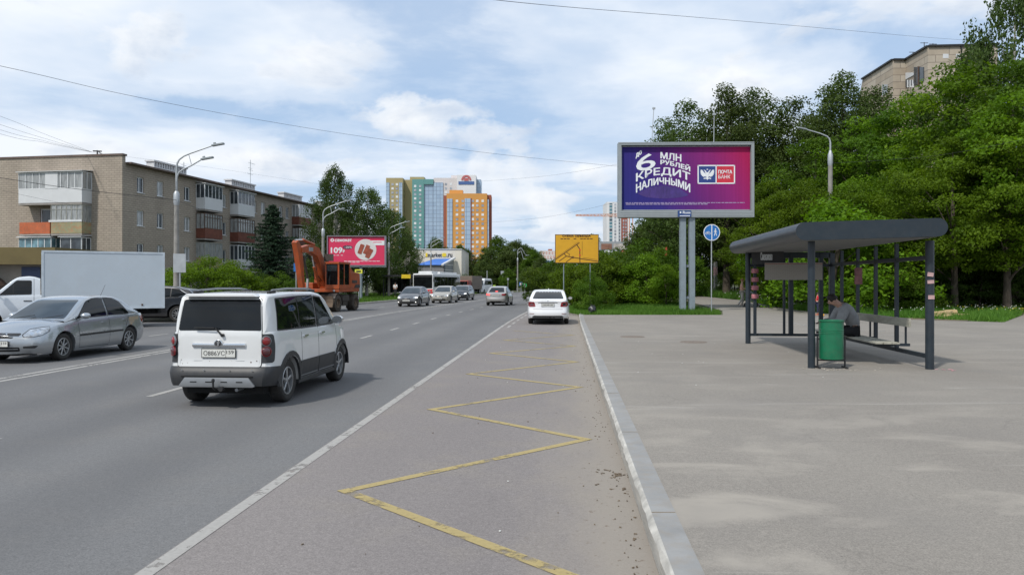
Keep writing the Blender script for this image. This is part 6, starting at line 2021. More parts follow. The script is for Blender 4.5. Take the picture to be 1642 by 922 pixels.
 for (a, b, styles) in st:
  for k, s_ in enumerate(styles):
   z0 = 0.35 + k * 2.86
   if s_ in ('white', 'white2'):
    balcony(FF, t, a, b, z0, 0.95, M['wpanel'], M['wframe'], M['homeglass'], (0, 1), M['wpanel'] if s_ == 'white' else None, 5, 2.5, 1.15 if s_ == 'white' else 0.95)
   elif s_ in ('brown', 'brown2'):
    balcony(FF, t, a, b, z0, 0.95, M['brown_panel'], M['oldframe'], M['curtainglass'], (0, 1), None, 7, 2.5, 1.0, True)
   elif s_ in ('dark', 'dark2'):
    balcony(FF, t, a, b, z0, 0.95, M['green_panel'] if s_ == 'dark' else M['brown_panel'], M['greyframe'] if s_ == 'dark' else M['wframe'], M['curtainglass'], (0, 1), None, 5, 2.5, 1.0)
   elif s_ == 'g2':
    balcony(FF, t, a, b, z0, 0.95, M['slab'], M['greyframe'], M['homeglass'], (0, 1), None, 4, 2.5, 1.0)
   else:
    balcony(FF, t, a, b, z0, 0.95, M['green_panel'], M['greyframe'], M['homeglass'], None, None)
 # kiosk / shop front at the far left
 M['olive'] = pm('olive_fascia', (0.115, 0.088, 0.030), 0.7, var=0.15, scale=1)
 M['shop_wall'] = pm('shop_wall', (0.26, 0.24, 0.21), 0.9, var=0.15, scale=1)
 s = thing('corner_shop', 'low shop with an olive fascia and arched canopy at the left border behind the lorry', 'shop', (-31, 42, 0), 0)
 b = MB().bx((-6, 0, 0), (6.6, 6, 3.0))
 b.build('wall', M['shop_wall'], s)
 MB().bx((-6.3, -0.9, 2.72), (6.9, 6.3, 3.62)).build('fascia', M['olive'], s)
 ar = MB()
 pts = [(1.0 + 2.9 * math.cos(a), 1.35 + 1.25 * math.sin(a)) for a in np.linspace(0, PI, 16)]
 inn = [(1.0 + 2.6 * math.cos(a), 1.3 + 1.08 * math.sin(a)) for a in np.linspace(PI, 0, 16)]
 ar.prism(pts + inn, -0.85, -0.02, 'XZ')
 ar.build('arched_canopy', M['roofmetal'], s)
 MB().bx((-1.4, -0.06, 0.2), (3.4, -0.01, 2.0)).build('shutter', pm('shop_shutter', (0.20, 0.165, 0.135), 0.7, var=0.2, scale=2, stretch=(1, 1, 8)), s)
 MB().bx((4.6, -0.05, 1.9), (5.6, -0.01, 2.6)).build('blue_panel', pm('shop_blue', (0.03, 0.05, 0.12), 0.5), s)
def build_towers():
 M['khaki'] = pm('khaki_render', (0.36, 0.30, 0.155), 0.9, var=0.05, scale=0.1)
 M['teal'] = pm('teal_render', (0.12, 0.28, 0.27), 0.9, var=0.05, scale=0.1)  # toned down slightly, distance haze put into the colour
 M['pinkwhite'] = pm('pinkish_render', (0.60, 0.56, 0.55), 0.9, var=0.04, scale=0.1)
 M['towerwhite'] = pm('white_render', (0.68, 0.68, 0.69), 0.9, var=0.03, scale=0.1)
 M['towerorange'] = pm('orange_render', (0.58, 0.28, 0.075), 0.9, var=0.05, scale=0.1)  # saturation lowered a little to paint in distance haze
 M['orangedark'] = pm('rust_render', (0.30, 0.095, 0.06), 0.9, var=0.05, scale=0.1)
 M['bays'] = grid_mat('glazed_bays', (0.36, 0.47, 0.60), (0.20, 0.25, 0.33), 2.6, 2.8, 0.16, (0.30, 0.40, 0.53))
 M['towerwin'] = pm('tower_window', (0.34, 0.36, 0.40), 0.3, var=0.5, scale=0.35)
 def blk(parent, name, px0, px1, py_top, Y, depth, mat, side=None, zbase=0.0, name2=None, dy=0.0):
  x0, x1 = (px0 - CX) / FPX * Y, (px1 - CX) / FPX * Y
  zt = CAMH - (py_top - HOR) / FPX * Y
  mb = MB().bx((x0, dy, zbase), (x1, dy + depth, zt))
  return mb.build(name, mat, parent), x0, x1, zt
 Y = 560.0
 t = thing('apartment_tower', 'tall many-coloured tower block of khaki, teal, glass blue and white sections', 'building', (0, Y, 0))
 blk(t, 'khaki_section', 619, 646, 285.5, Y, 22, M['khaki'])
 blk(t, 'khaki_return', 646.2, 661, 286.5, Y, 18, M['khaki'], dy=7)
 blk(t, 'teal_section', 661.2, 680, 288, Y, 22, M['teal'], dy=-1)
 blk(t, 'teal_crown', 680.2, 695, 288, Y, 22, M['teal'], zbase=CAMH + (452 - 296) / FPX * Y, dy=-1.2)
 blk(t, 'glass_section', 680.2, 695, 296, Y, 20, M['bays'])
 blk(t, 'pink_section', 695.2, 733, 285.5, Y, 20, M['pinkwhite'], dy=0.3)
 blk(t, 'glass_section', 695.4, 710.5, 293, Y, 18, M['bays'], dy=-0.4)
 blk(t, 'white_section', 733.2, 763.5, 281.5, Y, 22, M['towerwhite'], dy=-2)
 blk(t, 'glass_section', 763.7, 771, 287, Y, 16, M['bays'], dy=4)
 blk(t, 'roof_house', 655, 678, 281.5, Y, 10, M['khaki'], zbase=70, dy=8)
 blk(t, 'roof_house', 722, 734, 279, Y, 10, M['pinkwhite'], zbase=70, dy=8)
 k = FPX / Y
 for (px, py0, py1, dy) in ((622, 293, 400, -0.3), (642.5, 293, 400, -0.3)):
  x = (px - CX) / k
  MB().bx((x - 1.2, dy, 0), (x + 1.2, dy + 1, CAMH + (452 - py0) / k)).build('glazed_balconies', M['bays'], t)
 for cols, py0, rows, dy in (((629.5, 636.5), 296, 15, 0), ((666, 674), 299, 17, -1), ((715, 723), 295.5, 3, 0.3)):
  for px in cols:
   for r in range(rows):
    x, z = (px - CX) / k, CAMH + (452 - py0 - r * 6.6) / k
    MB().bx((x - 0.8, dy - 0.12, z - 0.8), (x + 0.8, dy + 0.05, z + 0.8)).build('window', M['towerwin'] if (r + int(px)) % 3 else M['wframe'], t)
 x, z = (748 - CX) / k, CAMH + (452 - 290) / k
 lg = MB()
 pts = [(x + 3.6 * math.cos(a), z + 3.8 * math.sin(a)) for a in np.linspace(0, PI, 14)] + [(x + 2.2 * math.cos(a), z + 2.5 * math.sin(a)) for a in np.linspace(PI, 0, 14)]
 lg.prism(pts, -2.3, -2.05, 'XZ', 0)
 lg.bx((x - 1.6, -2.3, z - 0.4), (x + 1.6, -2.05, z + 1.6), 0)
 lg.bx((x - 5.6, -2.3, z - 3.0), (x + 5.6, -2.05, z - 0.8), 1)
 lg.build('roof_sign', [pm('sign_red', (0.45, 0.12, 0.12), 0.6), pm('sign_blue', (0.06, 0.12, 0.30), 0.6)], t)
 Y = 480.0
 t = thing('apartment_tower', 'orange tower block with light bay columns in front of the many-coloured one', 'building', (0, Y, 0))
 k = FPX / Y
 blk(t, 'orange_front', 716, 781, 310.5, Y, 20, M['towerorange'])
 blk(t, 'side_wall', 781.2, 787.5, 311.5, Y, 15, M['orangedark'], dy=4)
 blk(t, 'rust_strip', 711.2, 715.8, 313.5, Y, 18, M['orangedark'], dy=0.5)
 blk(t, 'roof_house', 719.5, 741, 303.5, Y, 8, M['towerorange'], zbase=50, dy=5)
 for (a, b, py0) in ((717, 725.5, 319), (745.2, 754.8, 318.5), (781.8, 784, 320)):
  MB().bx(((a - CX) / k, -0.5, 0), ((b - CX) / k, 1, CAMH + (452 - py0) / k)).build('glazed_balconies', M['bays'], t)
 MB().bx(((754.9 - CX) / k, -0.45, 0), ((756.2 - CX) / k, 1, CAMH + (452 - 318) / k)).build('rust_strip', M['orangedark'], t)
 for px in (732.8, 742, 758.2, 765.3, 774):
  for r in range(15):
   x, z = (px - CX) / k, CAMH + (452 - 322.5 - r * 7.3) / k
   MB().bx((x - 0.75, -0.12, z - 0.75), (x + 0.75, 0.05, z + 0.75)).build('window', M['towerwin'] if (r * 7 + int(px)) % 3 else M['wframe'], t)
 # right hand far buildings
 Y = 420.0
 k = FPX / Y
 t = thing('apartment_tower', 'slim white and red-brown tower block at the left edge of the purple billboard', 'building', (0, Y, 0))
 blk(t, 'white_section', 973, 996, 324, Y, 18, M['towerwhite'])
 blk(t, 'brown_section', 996.1, 1006.5, 330, Y, 17, pm('red_brown_cladding', (0.30, 0.085, 0.055), 0.8, var=0.05, scale=0.1), dy=0.4)
 blk(t, 'white_edge', 1006.6, 1009, 329, Y, 15, M['towerwhite'])
 for (a, b, g) in ((977, 981.5, (0.12, 0.28, 0.34)), (991, 994.2, (0.07, 0.09, 0.12))):
  MB().bx(((a - CX) / k, -0.25, 0), ((b - CX) / k, 1, CAMH + (452 - 326) / k)).build('window_column', grid_mat('bays_col', g, (0.5, 0.52, 0.54), 2.6, 1.8, 0.25, (0.03, 0.04, 0.06)), t)
 for px in (986.5,):
  for r in range(13):
   x, z = (px - CX) / k, CAMH + (452 - 328 - r * 5.3) / k
   MB().bx((x - 0.5, -0.12, z - 0.6), (x + 0.5, 0.05, z + 0.6)).build('window', M['towerwin'], t)
 for px in (1000, 1004):
  for r in range(8):
   x, z = (px - CX) / k, CAMH + (452 - 354 - r * 5.3) / k
   MB().bx((x - 0.4, 0.3, z - 0.6), (x + 0.4, 0.5, z + 0.6)).build('window', M['towerwin'], t)
 Y = 390.0
 k = FPX / Y
 t = thing('tower_crane', 'orange tower crane jib reaching left from behind the purple billboard', 'crane', ((1012 - CX) / k, Y, 0))
 z0 = CAMH + (452 - 347.5) / k
 oc = pm('crane_orange', (0.55, 0.26, 0.16), 0.7)
 jb = MB()
 L0 = -(1012 - 923) / k
 for dz in (0.0, 1.3):
  jb.bar((0, 0, z0 + dz), (L0, 0, z0 + 0.4 + dz * 0.4), 0.32)
 for i in range(16):
  f, f2 = i / 16, (i + 1) / 16
  jb.bar((L0 * f, 0, z0 + 0.4 * f + (1.3 if i % 2 else 0) * (1 - 0.6 * f)), (L0 * f2, 0, z0 + 0.4 * f2 + (0 if i % 2 else 1.3) * (1 - 0.6 * f2)), 0.2)
 jb.build('jib', oc, t)
 ms = MB()
 for sx in (-0.8, 0.8):
  for sy in (-0.8, 0.8):
   ms.bar((sx, sy, 0), (sx, sy, z0 + 3), 0.2, up=(1, 0, 0))
 ms.build('mast', oc, t)
 Y = 520.0
 k = FPX / Y
 t = thing('apartment_block', 'distant pink block of flats showing between the trees, left of the yellow board', 'building', (0, Y, 0))
 blk(t, 'wall', 866, 892, 402, Y, 20, brick_mat('pink_facade', (0.56, 0.33, 0.29), (0.60, 0.42, 0.38), (0.62, 0.58, 0.56), 2.0, 2.8, 0.05, 0.5))
 blk(t, 'roof_house', 880, 886, 399, Y, 6, M['orangedark'], zbase=15, dy=5)
 Y = 480.0
 t = thing('apartment_block', 'distant white and blue building just below the pink block of flats', 'building', (0, Y, 0))
 blk(t, 'wall', 872, 897, 416, Y, 14, M['towerwhite'])
 MB().bx(((874 - CX) * Y / FPX, -0.5, 0), ((884 - CX) * Y / FPX, 0.4, CAMH + (452 - 418) * Y / FPX)).build('blue_glazing', pm('far_blue', (0.06, 0.14, 0.3), 0.4), t)
 # panel block on the right behind the trees
 m, nt, b = new_mat('stone_chip_panels')
 tc = nt.nodes.new('ShaderNodeTexCoord')
 O = tc.outputs['Object']
 sep = nt.nodes.new('ShaderNodeSeparateXYZ')
 nt.links.new(O, sep.inputs[0])
 cmb = nt.nodes.new('ShaderNodeCombineXYZ')
 nt.links.new(math_node(nt, 'ADD', sep.outputs[0], sep.outputs[1]), cmb.inputs[0])
 nt.links.new(sep.outputs[2], cmb.inputs[1])
 br = nt.nodes.new('ShaderNodeTexBrick')
 br.inputs['Color1'].default_value = (0.37, 0.31, 0.24, 1)
 br.inputs['Color2'].default_value = (0.45, 0.395, 0.32, 1)
 br.inputs['Mortar'].default_value = (0.24, 0.20, 0.165, 1)
 br.inputs['Scale'].default_value = 1.0
 br.inputs['Brick Width'].default_value = 3.1
 br.inputs['Row Height'].default_value = 0.93
 br.inputs['Mortar Size'].default_value = 0.05
 nt.links.new(cmb.outputs[0], br.inputs['Vector'])
 c = mixc(nt, 1.0, br.outputs[0], ramp(nt, noise_tex(nt, O, 0.5, 6, 0.65), [(0.3, 0.85), (0.7, 1.15)]), 'MULTIPLY')
 nt.links.new(c, b.inputs['Base Color'])
 b.inputs['Roughness'].default_value = 0.95
 M['panels'] = m
 Y = 105.0
 t = thing('panel_flats', 'beige stone-panel block of flats rising over the thicket at the top right', 'building', (0, 0, 0))
 cor = [(1383, 128, 118), (1432, 97, 108), (1452, 97, 106.5), (1488, 75.5, 99.5), (1600, 73, 99)]
 top = 1.8 + (452 - 75.5) / FPX * 99.5
 # footprint corners from the roofline, all at the same height
 P = []
 for (px, py, _) in cor:
  Yc = (top - CAMH) * FPX / (HOR - py)
  P.append(((px - CX) / FPX * Yc, Yc))
 foot = P + [(P[-1][0], P[-1][1] + 14), (P[0][0] + 4, P[0][1] + 10)]
 mb = MB()
 n = len(foot)
 mb.v = [(x, y, 0) for x, y in foot] + [(x, y, top) for x, y in foot]
 mb.f = [(i, (i + 1) % n, n + (i + 1) % n, n + i) for i in range(n)] + [tuple(range(n, 2 * n))]
 mb.m = [0] * len(mb.f)
 mb.build('wall', M['panels'], t)
 cp = MB()
 for i in range(4):
  a, b2 = Vector((*P[i], top + 0.08)), Vector((*P[i + 1], top + 0.08))
  cp.bar(a, b2, 0.5, 0.22)
 cp.build('roof_edge', M['black'], t)
 def on_wall(i, px, py):
  """point of wall segment i seen at px, py"""
  (x0, y0), (x1, y1) = P[i], P[i + 1]
  q = (px - CX) / FPX
  f = (x0 - q * y0) / (q * (y1 - y0) - (x1 - x0))
  y = y0 + (y1 - y0) * f
  return Vector((x0 + (x1 - x0) * f, y, CAMH - (py - HOR) / FPX * y)), Vector((x1 - x0, y1 - y0, 0)).normalized()
 def panel(i, pxa, pxb, pya, pyb, mat, name, off=0.1, parent=t):
  a, d = on_wall(i, pxa, pya)
  b2, _ = on_wall(i, pxb, pya)
  c, _ = on_wall(i, pxa, pyb)
  nrm = Vector((d.y, -d.x, 0))
  vs = [a, b2, Vector((b2.x, b2.y, c.z)), c]
  vs = [v + nrm * off for v in vs] + [v - nrm * 0.1 for v in vs]
  return MB().add(vs, [(0, 1, 2, 3), (4, 5, 6, 7), (0, 1, 5, 4), (1, 2, 6, 5), (2, 3, 7, 6), (3, 0, 4, 7)]).build(name, mat, parent)
 panel(2, 1453, 1466, 117, 128, M['wpanel'], 'balcony_panel')
 panel(2, 1453, 1466, 128.5, 141, M['homeglass'], 'balcony_glazing')
 for q in (1456.5, 1460.5, 1464.5):
  panel(2, q, q + 1.2, 128.5, 141, M['wframe'], 'glazing_bar', 0.18)
 panel(2, 1466.5, 1482, 108, 138, M['homeglass'], 'loggia')
 panel(2, 1473.5, 1475, 107, 138, M['oldframe'], 'loggia_post', 0.2)
 panel(0, 1415.5, 1424, 136, 154, M['curtainglass'], 'window')
 panel(3, 1512, 1521, 87, 94, M['wpanel'], 'pale_patch', 0.02)
 panel(3, 1533, 1542, 87, 94, M['wpanel'], 'pale_patch', 0.02)
 panel(3, 1540.2, 1541.6, 74, 96, M['black'], 'downpipe', 0.2)
 ae = MB()
 for (px, hpx, yy) in ((1464, 8, 104), (1482, 16, 102), (1496, 18, 103), (1514, 8, 103), (1531, 7, 103)):
  x = (px - CX) / FPX * yy
  ae.tube([(x, yy, top - 1), (x, yy, top + hpx * 0.083)], 0.05, 5)
  ae.bar((x - 0.5, yy, top + hpx * 0.078), (x + 0.5, yy, top + hpx * 0.078), 0.06)
 ae.build('roof_aerials', M['black'], t, fix=False)
 # shop with the blue roof in the distance
 Y = 150.0
 k = FPX / Y
 M['cream'] = pm('cream_wall', (0.68, 0.64, 0.56), 0.9, var=0.05, scale=0.2)
 M['shop_blue'] = pm('blue_roof', (0.035, 0.15, 0.50), 0.5, var=0.1, scale=0.4)
 M['corr'] = pm('grey_cladding_sheet', (0.20, 0.195, 0.20), 0.7, var=0.15, scale=1, stretch=(6, 6, 0.3))
 t = thing('retail_building', 'cream shop building with lettering and a blue lean-to roof beyond the bus', 'shop', (0, Y, 0))
 X = lambda px: (px - CX) / k
 Z = lambda py: CAMH + (452 - py) / k
 MB().bx((X(640), 0, 0), (X(740), 25, Z(400))).build('wall', M['cream'], t)
 MB().bx((X(639), -0.15, Z(400)), (X(740.6), 25.2, Z(399))).build('coping', M['wpanel'], t)
 MB().bx((X(672), -6, 0), (X(716), -0.1, Z(425.5))).build('hall', M['corr'], t)
 rf = MB()
 rf.add([(X(672), -6.3, Z(426)), (X(717), -6.3, Z(426)), (X(727), -0.12, Z(415)), (X(698), -0.12, Z(415))], [(0, 1, 2, 3)])
 rf.add([(X(672), -6.3, Z(426.6)), (X(717), -6.3, Z(426.6)), (X(727), -0.12, Z(415.6)), (X(698), -0.12, Z(415.6))], [(0, 1, 2, 3)])
 rf.build('lean_to_roof', M['shop_blue'], t)
 MB().bar((X(714), -6.4, Z(426)), (X(729), -0.4, Z(414.2)), 0.45, 0.3).build('white_gable_trim', M['wpanel'], t)
 g = MB()
 g.add([(X(717), -6.1, 0), (X(727), -0.2, 0), (X(727), -0.2, Z(417)), (X(717), -6.1, Z(426.5))], [(0, 1, 2, 3)])
 g.build('glazed_gable', grid_mat('gable_glass', (0.10, 0.14, 0.18), (0.5, 0.5, 0.5), 1.0, 1.0, 0.08), t)
 tx = MB()
 add_text(tx, 'market', (X(686.5), Z(412.2), X(708.5), Z(405.5)), lambda u, v: (u, -0.08, v), 0.0, thick=0.02)
 add_text(tx, '.ru', (X(716.5), Z(412.2), X(725), Z(407)), lambda u, v: (u, -0.08, v), 0.0, thick=0.02)
 tx.build('wall_lettering', M['ink'], t, fix=False)
 yl = MB().bx((X(682.5), -0.1, Z(412)), (X(685.5), -0.02, Z(406)))
 yo = yl.build('yellow_mark', pm('sign_yellow', (0.75, 0.55, 0.03), 0.6), t)
 MB().prism(rounded([(X(709), Z(412)), (X(709), Z(406)), (X(715.5), Z(406)), (X(715.5), Z(412))], 0.25), -0.1, -0.02, 'XZ').build('yellow_mark', yo.data.materials[0], t)
 t = thing('storage_shed', 'small white building half hidden behind the left bus stop', 'building', (X(652), 126, 0))
 MB().bx((0, 0, 0), (2.4, 6, 4.6)).build('wall', M['wpanel'], t)
 MB().bx((-0.1, -0.1, 4.6), (2.5, 6.1, 4.75)).build('roof', M['roofmetal'], t)
build_flats()
build_towers()
# ------------------------------------------------------------------ billboards, signs, lamps, cables
def print_mat(name, stops, fx=1.0, fz=0.3, w=7.0, h=3.5, streak=0.06, corner=None):
 """printed poster background, a colour run across the sheet"""
 m, nt, b = new_mat(name)
 tc = nt.nodes.new('ShaderNodeTexCoord')
 sep = nt.nodes.new('ShaderNodeSeparateXYZ')
 nt.links.new(tc.outputs['Object'], sep.inputs[0])
 u = math_node(nt, 'MULTIPLY_ADD', sep.outputs[0], 1.0 / w, 0.5)
 v = math_node(nt, 'MULTIPLY_ADD', sep.outputs[2], 1.0 / h, 0.5)
 f = math_node(nt, 'ADD', math_node(nt, 'MULTIPLY', u, fx), math_node(nt, 'MULTIPLY', v, fz))
 c = ramp(nt, f, stops)
 if streak:
  n = noise_tex(nt, mapping(nt, tc.outputs['Object'], scale=(5, 1, 0.05)), 2.0, 4, 0.7)
  c = mixc(nt, 1.0, c, ramp(nt, n, [(0.3, 1 - streak), (0.7, 1 + streak)]), 'MULTIPLY')
 nt.links.new(c, b.inputs['Base Color'])
 b.inputs['Roughness'].default_value = 0.7
 b.inputs['Specular IOR Level'].default_value = 0.15
 return m
def build_billboards():
 # ---- big purple billboard
 Y = 43.0
 k = FPX / Y
 X0 = (1100.5 - CX) / k
 W, z1, z0 = 7.46, CAMH + (452 - 228) / k, CAMH + (452 - 348.5) / k
 zb = gz(X0, Y)
 t = thing('billboard', 'large purple and crimson bank billboard on two grey steel posts on the grass island', 'billboard', (X0, Y, 0), R(-1.2))
 fr = MB()
 fr.bx((-W / 2, 0, z0), (W / 2, 0.62, z0 + 0.37))
 fr.bx((-W / 2, 0, z1 - 0.16), (W / 2, 0.62, z1))
 for s in (-1, 1):
  fr.bx((s * W / 2, 0, z0 + 0.37), (s * (W / 2 - 0.16), 0.62, z1 - 0.16))
 fr.bx((-W / 2 + 0.16, 0.30, z0 + 0.37), (W / 2 - 0.16, 0.60, z1 - 0.16))
 fr.build('frame', M['framegrey'], t)
 gr = MB()
 for i in range(3):
  gr.bx((-W / 2 + 0.1, -0.015, z0 + 0.07 + i * 0.10), (W / 2 - 0.1, 0.0, z0 + 0.10 + i * 0.10))
 gr.bx((-W / 2 + 0.02, -0.02, z1 - 0.05), (W / 2 - 0.02, 0.0, z1 - 0.02))
 gr.build('frame_ribs', M['galv'], t)
 pw, pz0, pz1 = W - 0.34, z0 + 0.40, z1 - 0.19
 ph = pz1 - pz0
 pc = (pz0 + pz1) / 2
 pm_ = print_mat('poster_gradient', [(0.0, (0.020, 0.026, 0.165)), (0.28, (0.034, 0.024, 0.175)), (0.50, (0.095, 0.020, 0.160)), (0.78, (0.23, 0.020, 0.150)), (1.0, (0.36, 0.014, 0.085))], 0.85, 0.22, pw, ph, 0.10)
 pb = MB().bx((-pw / 2, 0.25, -ph / 2), (pw / 2, 0.30, ph / 2))
 po = pb.build('poster', pm_, t)
 po.location = (0, 0, pc)
 lines = MB()
 lines.bx((-pw / 2, 0.20, ph / 2 - 0.035), (pw / 2, 0.24, ph / 2 - 0.01))
 lines.bx((-pw / 2, 0.20, -ph / 2), (pw / 2, 0.24, -ph / 2 + 0.035))
 lines.bx((-pw / 2, 0.20, -ph / 2), (-pw / 2 + 0.04, 0.24, ph / 2))
 lines.build('poster_strips', M['galv'], po, fix=False)
 def zx(a):
  return (a - 752.5) / 1263.0 * W
 def zz(a):
  # rows of the enlarged photo -> height on the poster (local to the poster)
  return CAMH + (452 - (210 + a / 5.7615)) / k - pc
 wt = MB()
 fy = 0.243
 def warp_line(s, xa, xb, top, bot, bold=0.03):
  vs, fs, w, h = text_data(s, 1.0, 0.0)
  # subdivide long spans by sampling: bezier outlines are dense enough, straight bars get cut
  bm = bmesh.new()
  bv = [bm.verts.new((x, y, 0)) for x, y in vs]
  for q in fs:
   try:
    bm.faces.new([bv[i] for i in q])
   except ValueError:
    pass
  for _ in range(5):
   es = [e for e in bm.edges if e.calc_length() > 0.16]
   if not es:
    break
   bmesh.ops.subdivide_edges(bm, edges=es, cuts=1)
   bmesh.ops.triangulate(bm, faces=[q for q in bm.faces if len(q.verts) > 3])
  bm.verts.index_update()
  vs = [(q.co.x, q.co.y) for q in bm.verts]
  fs = [tuple(q.index for q in p.verts) for p in bm.faces]
  bm.free()
  out = []
  for (x, y) in vs:
   xx = xa + (xb - xa) * x / w
   tt, bb = top(xx), bot(xx)
   out.append((zx(xx), fy, zz(bb + (tt - bb) * y / h)))
  e = bold * 0.55
  for q, (du, dv) in enumerate(((0, 0), (-1, 0), (1, 0), (0.7, 0.5), (-0.7, -0.5), (0.5, -0.6), (-0.5, 0.6))):
   wt.add([(a + du * e, b - 0.0007 * q, c + dv * e) for a, b, c in out], fs)
 arc = lambda c, a: (lambda x: c + a * ((x - 545) / 250.0) ** 2)
 warp_line('КРЕДИТ', 292, 795, arc(333, 55), arc(413, 64))
 warp_line('НАЛИЧНЫМИ', 292, 795, arc(427, 60), arc(488, 76))
 warp_line('РУБЛЕЙ', 521, 795, lambda x: 252 + 62 * ((x - 521) / 274.0) ** 1.6, lambda x: 302 + 68 * ((x - 521) / 274.0) ** 1.6)
 warp_line('МЛН', 521, 712, lambda x: 190 + 22 * ((x - 521) / 191.0), lambda x: 247 + 32 * ((x - 521) / 191.0))
 warp_line('6', 293, 472, lambda x: 222 - 28 * ((x - 293) / 179.0), lambda x: 375 - 38 * ((x - 293) / 179.0), 0.02)
 warp_line('до', 290, 342, lambda x: 205 - 36 * ((x - 290) / 52.0), lambda x: 250 - 36 * ((x - 290) / 52.0), 0.03)
 wt.build('slogan', M['white_plastic'], po, fix=False)
 gh = MB()
 pts = [(zx(545 + 245 * math.cos(a)), zz(560 + (62 if math.sin(a) < 0 else 95) * -math.sin(a) * 1.0)) for a in np.linspace(0, 2 * PI, 40)[:-1]]
 pts = [(zx(x), zz(y)) for x, y in [(300, 575), (400, 520), (545, 500), (690, 522), (790, 590), (700, 612), (545, 622), (390, 610)]]
 gh.prism(rounded(pts, 0.15, 5), 0.2462, 0.2475, 'XZ')
 gh.build('slogan_reflection', pm('poster_violet', (0.046, 0.023, 0.155), 0.7, var=0.3, scale=2.5, stretch=(3, 1, 1)), po)
 # logo box: eagle and words
 lb = MB()
 x0, x1, xm, y0, y1 = 866, 1216, 1038, 311, 486
 for (a, b, c, d) in ((x0, x0 + 11, y0, y1), (x1 - 11, x1, y0, y1), (x0, x1, y0, y0 + 11), (x0, x1, y1 - 11, y1), (xm - 4, xm + 6, y0, y1)):
  lb.bx((zx(a), 0.238, zz(d)), (zx(b), 0.25, zz(c)))
 lo = lb.build('logo_border', M['white_plastic'], po, fix=False)
 MB().bx((zx(x0 + 5), 0.243, zz(y1 - 5)), (zx(xm), 0.2495, zz(y0 + 5))).build('logo_blue_field', pm('logo_navy', (0.018, 0.045, 0.20), 0.5), po)
 MB().bx((zx(xm), 0.2435, zz(y1 - 5)), (zx(x1 - 5), 0.2495, zz(y0 + 5))).build('logo_red_field', pm('logo_red', (0.52, 0.022, 0.045), 0.5), po)
 lt = MB()
 add_text(lt, 'ПОЧТА', (zx(1060), zz(391), zx(1188), zz(358)), lambda u, v: (u, 0.240, v), 0.0, thick=0.008)
 add_text(lt, 'БАНК', (zx(1060), zz(437), zx(1172), zz(404)), lambda u, v: (u, 0.240, v), 0.01)
 lt.build('logo_words', M['white_plastic'], po, fix=False)
 eg = MB()
 cx_, cz_ = 957, 400
 def E(poly, mirror=True):
  for s in ((1, -1) if mirror else (1,)):
   pts = [(zx(cx_ + s * x), zz(cz_ + y)) for x, y in poly]
   eg.prism(pts, 0.238, 0.2425, 'XZ')
 E([(6, -22), (14, -34), (24, -44), (30, -40), (24, -34), (20, -20), (14, -8)])                       # neck and head
 E([(24, -44), (36, -42), (31, -38)])                                                              # beak
 E([(10, -8), (22, -12), (38, -30), (48, -44), (64, -46), (58, -40), (66, -36), (60, -30), (66, -24), (60, -18), (64, -10), (56, -6), (58, 4), (50, 6), (48, 16), (40, 14), (34, 24), (26, 16), (12, 20)])   # wing
 E([(-12, -22), (12, -22), (14, 10), (8, 26), (20, 40), (8, 40), (0, 50), (-8, 40), (-20, 40), (-8, 26), (-14, 10)], False)   # body and tail
 E([(18, 26), (38, 36), (30, 42), (16, 36)])                                                        # foot
 E([(-6, -52), (6, -52), (8, -44), (-8, -44)], False)                                                # crown
 eg.build('eagle_emblem', M['white_plastic'], po, fix=False)
 fp = MB()
 rnd = random.Random(9)
 for (yy, xa, xb, hh) in ((659, 192, 1305, 9), (672, 195, 960, 10)):
  x = xa
  while x < xb:
   w = rnd.uniform(12, 46)
   fp.bx((zx(x), 0.244, zz(yy + hh / 2)), (zx(min(x + w, xb)), 0.2485, zz(yy - hh / 2 + 3)))
   x += w + rnd.uniform(4, 9)
 fp.build('fine_print', pm('fine_print_grey', (0.36, 0.30, 0.44), 0.6), po, fix=False)
 # owner's plate
 op = MB().bx((zx(672), -0.05, 0), (zx(797), -0.018, 0.34))
 oo = op.build('owner_plate', pm('plate_navy', (0.02, 0.06, 0.20), 0.5), t)
 oo.location = (0, 0, z0 + 0.02)
 ot = MB()
 add_text(ot, 'Russ', (zx(718), 0.17, zx(790), 0.31), lambda u, v: (u, -0.054, v), 0.02)
 ot.lathe([(0.05, -0.004), (0.0, -0.004)], (zx(697), -0.052, 0.24), 'Y', 16)
 ot.bx((zx(690), -0.054, 0.03), (zx(785), -0.051, 0.07))
 ot.build('plate_words', M['white_plastic'], oo, fix=False)
 for px in (1096.3, 1110.8):
  x = (px - CX) / k - X0
  MB().bx((x - 0.155, 0.12, zb - 0.4), (x + 0.155, 0.50, z0)).build('post', M['greysteel'], t, bevel=0.01)
 for py in (426.5, 477.5):
  z = CAMH + (452 - py) / k
  MB().bx(((1096.3 - CX) / k - X0, 0.26, z - 0.07), ((1110.8 - CX) / k - X0, 0.36, z + 0.07)).build('crossbar', M['greysteel'], t)
 for px, top, lean in ((1050, 172, 0.12), (1147, 182, 0.02)):
  x = (px - CX) / k - X0
  zt = CAMH + (452 - top) / k
  r = MB().tube([(x - lean, 0.3, z1), (x, 0.3, zt)], 0.022, 6)
  r.box((x, 0.3, zt), (0.16, 0.10, 0.10))
  r.build('lamp_rod', M['galv'], t)
 # ---- red billboard on the left
 Y = 81.0
 k = FPX / Y
 X0 = (571.5 - CX) / k
 W, z1, z0 = 94 / k, CAMH + (452 - 378) / k, CAMH + (452 - 426.5) / k
 t = thing('billboard', 'red grocery advertising billboard with a plate of sausages behind the excavator', 'billboard', (X0, Y, 0), R(2))
 fr = MB()
 fr.bx((-W / 2, 0, z0), (W / 2, 0.5, z0 + 0.11))
 fr.bx((-W / 2, 0, z1 - 0.10), (W / 2, 0.5, z1))
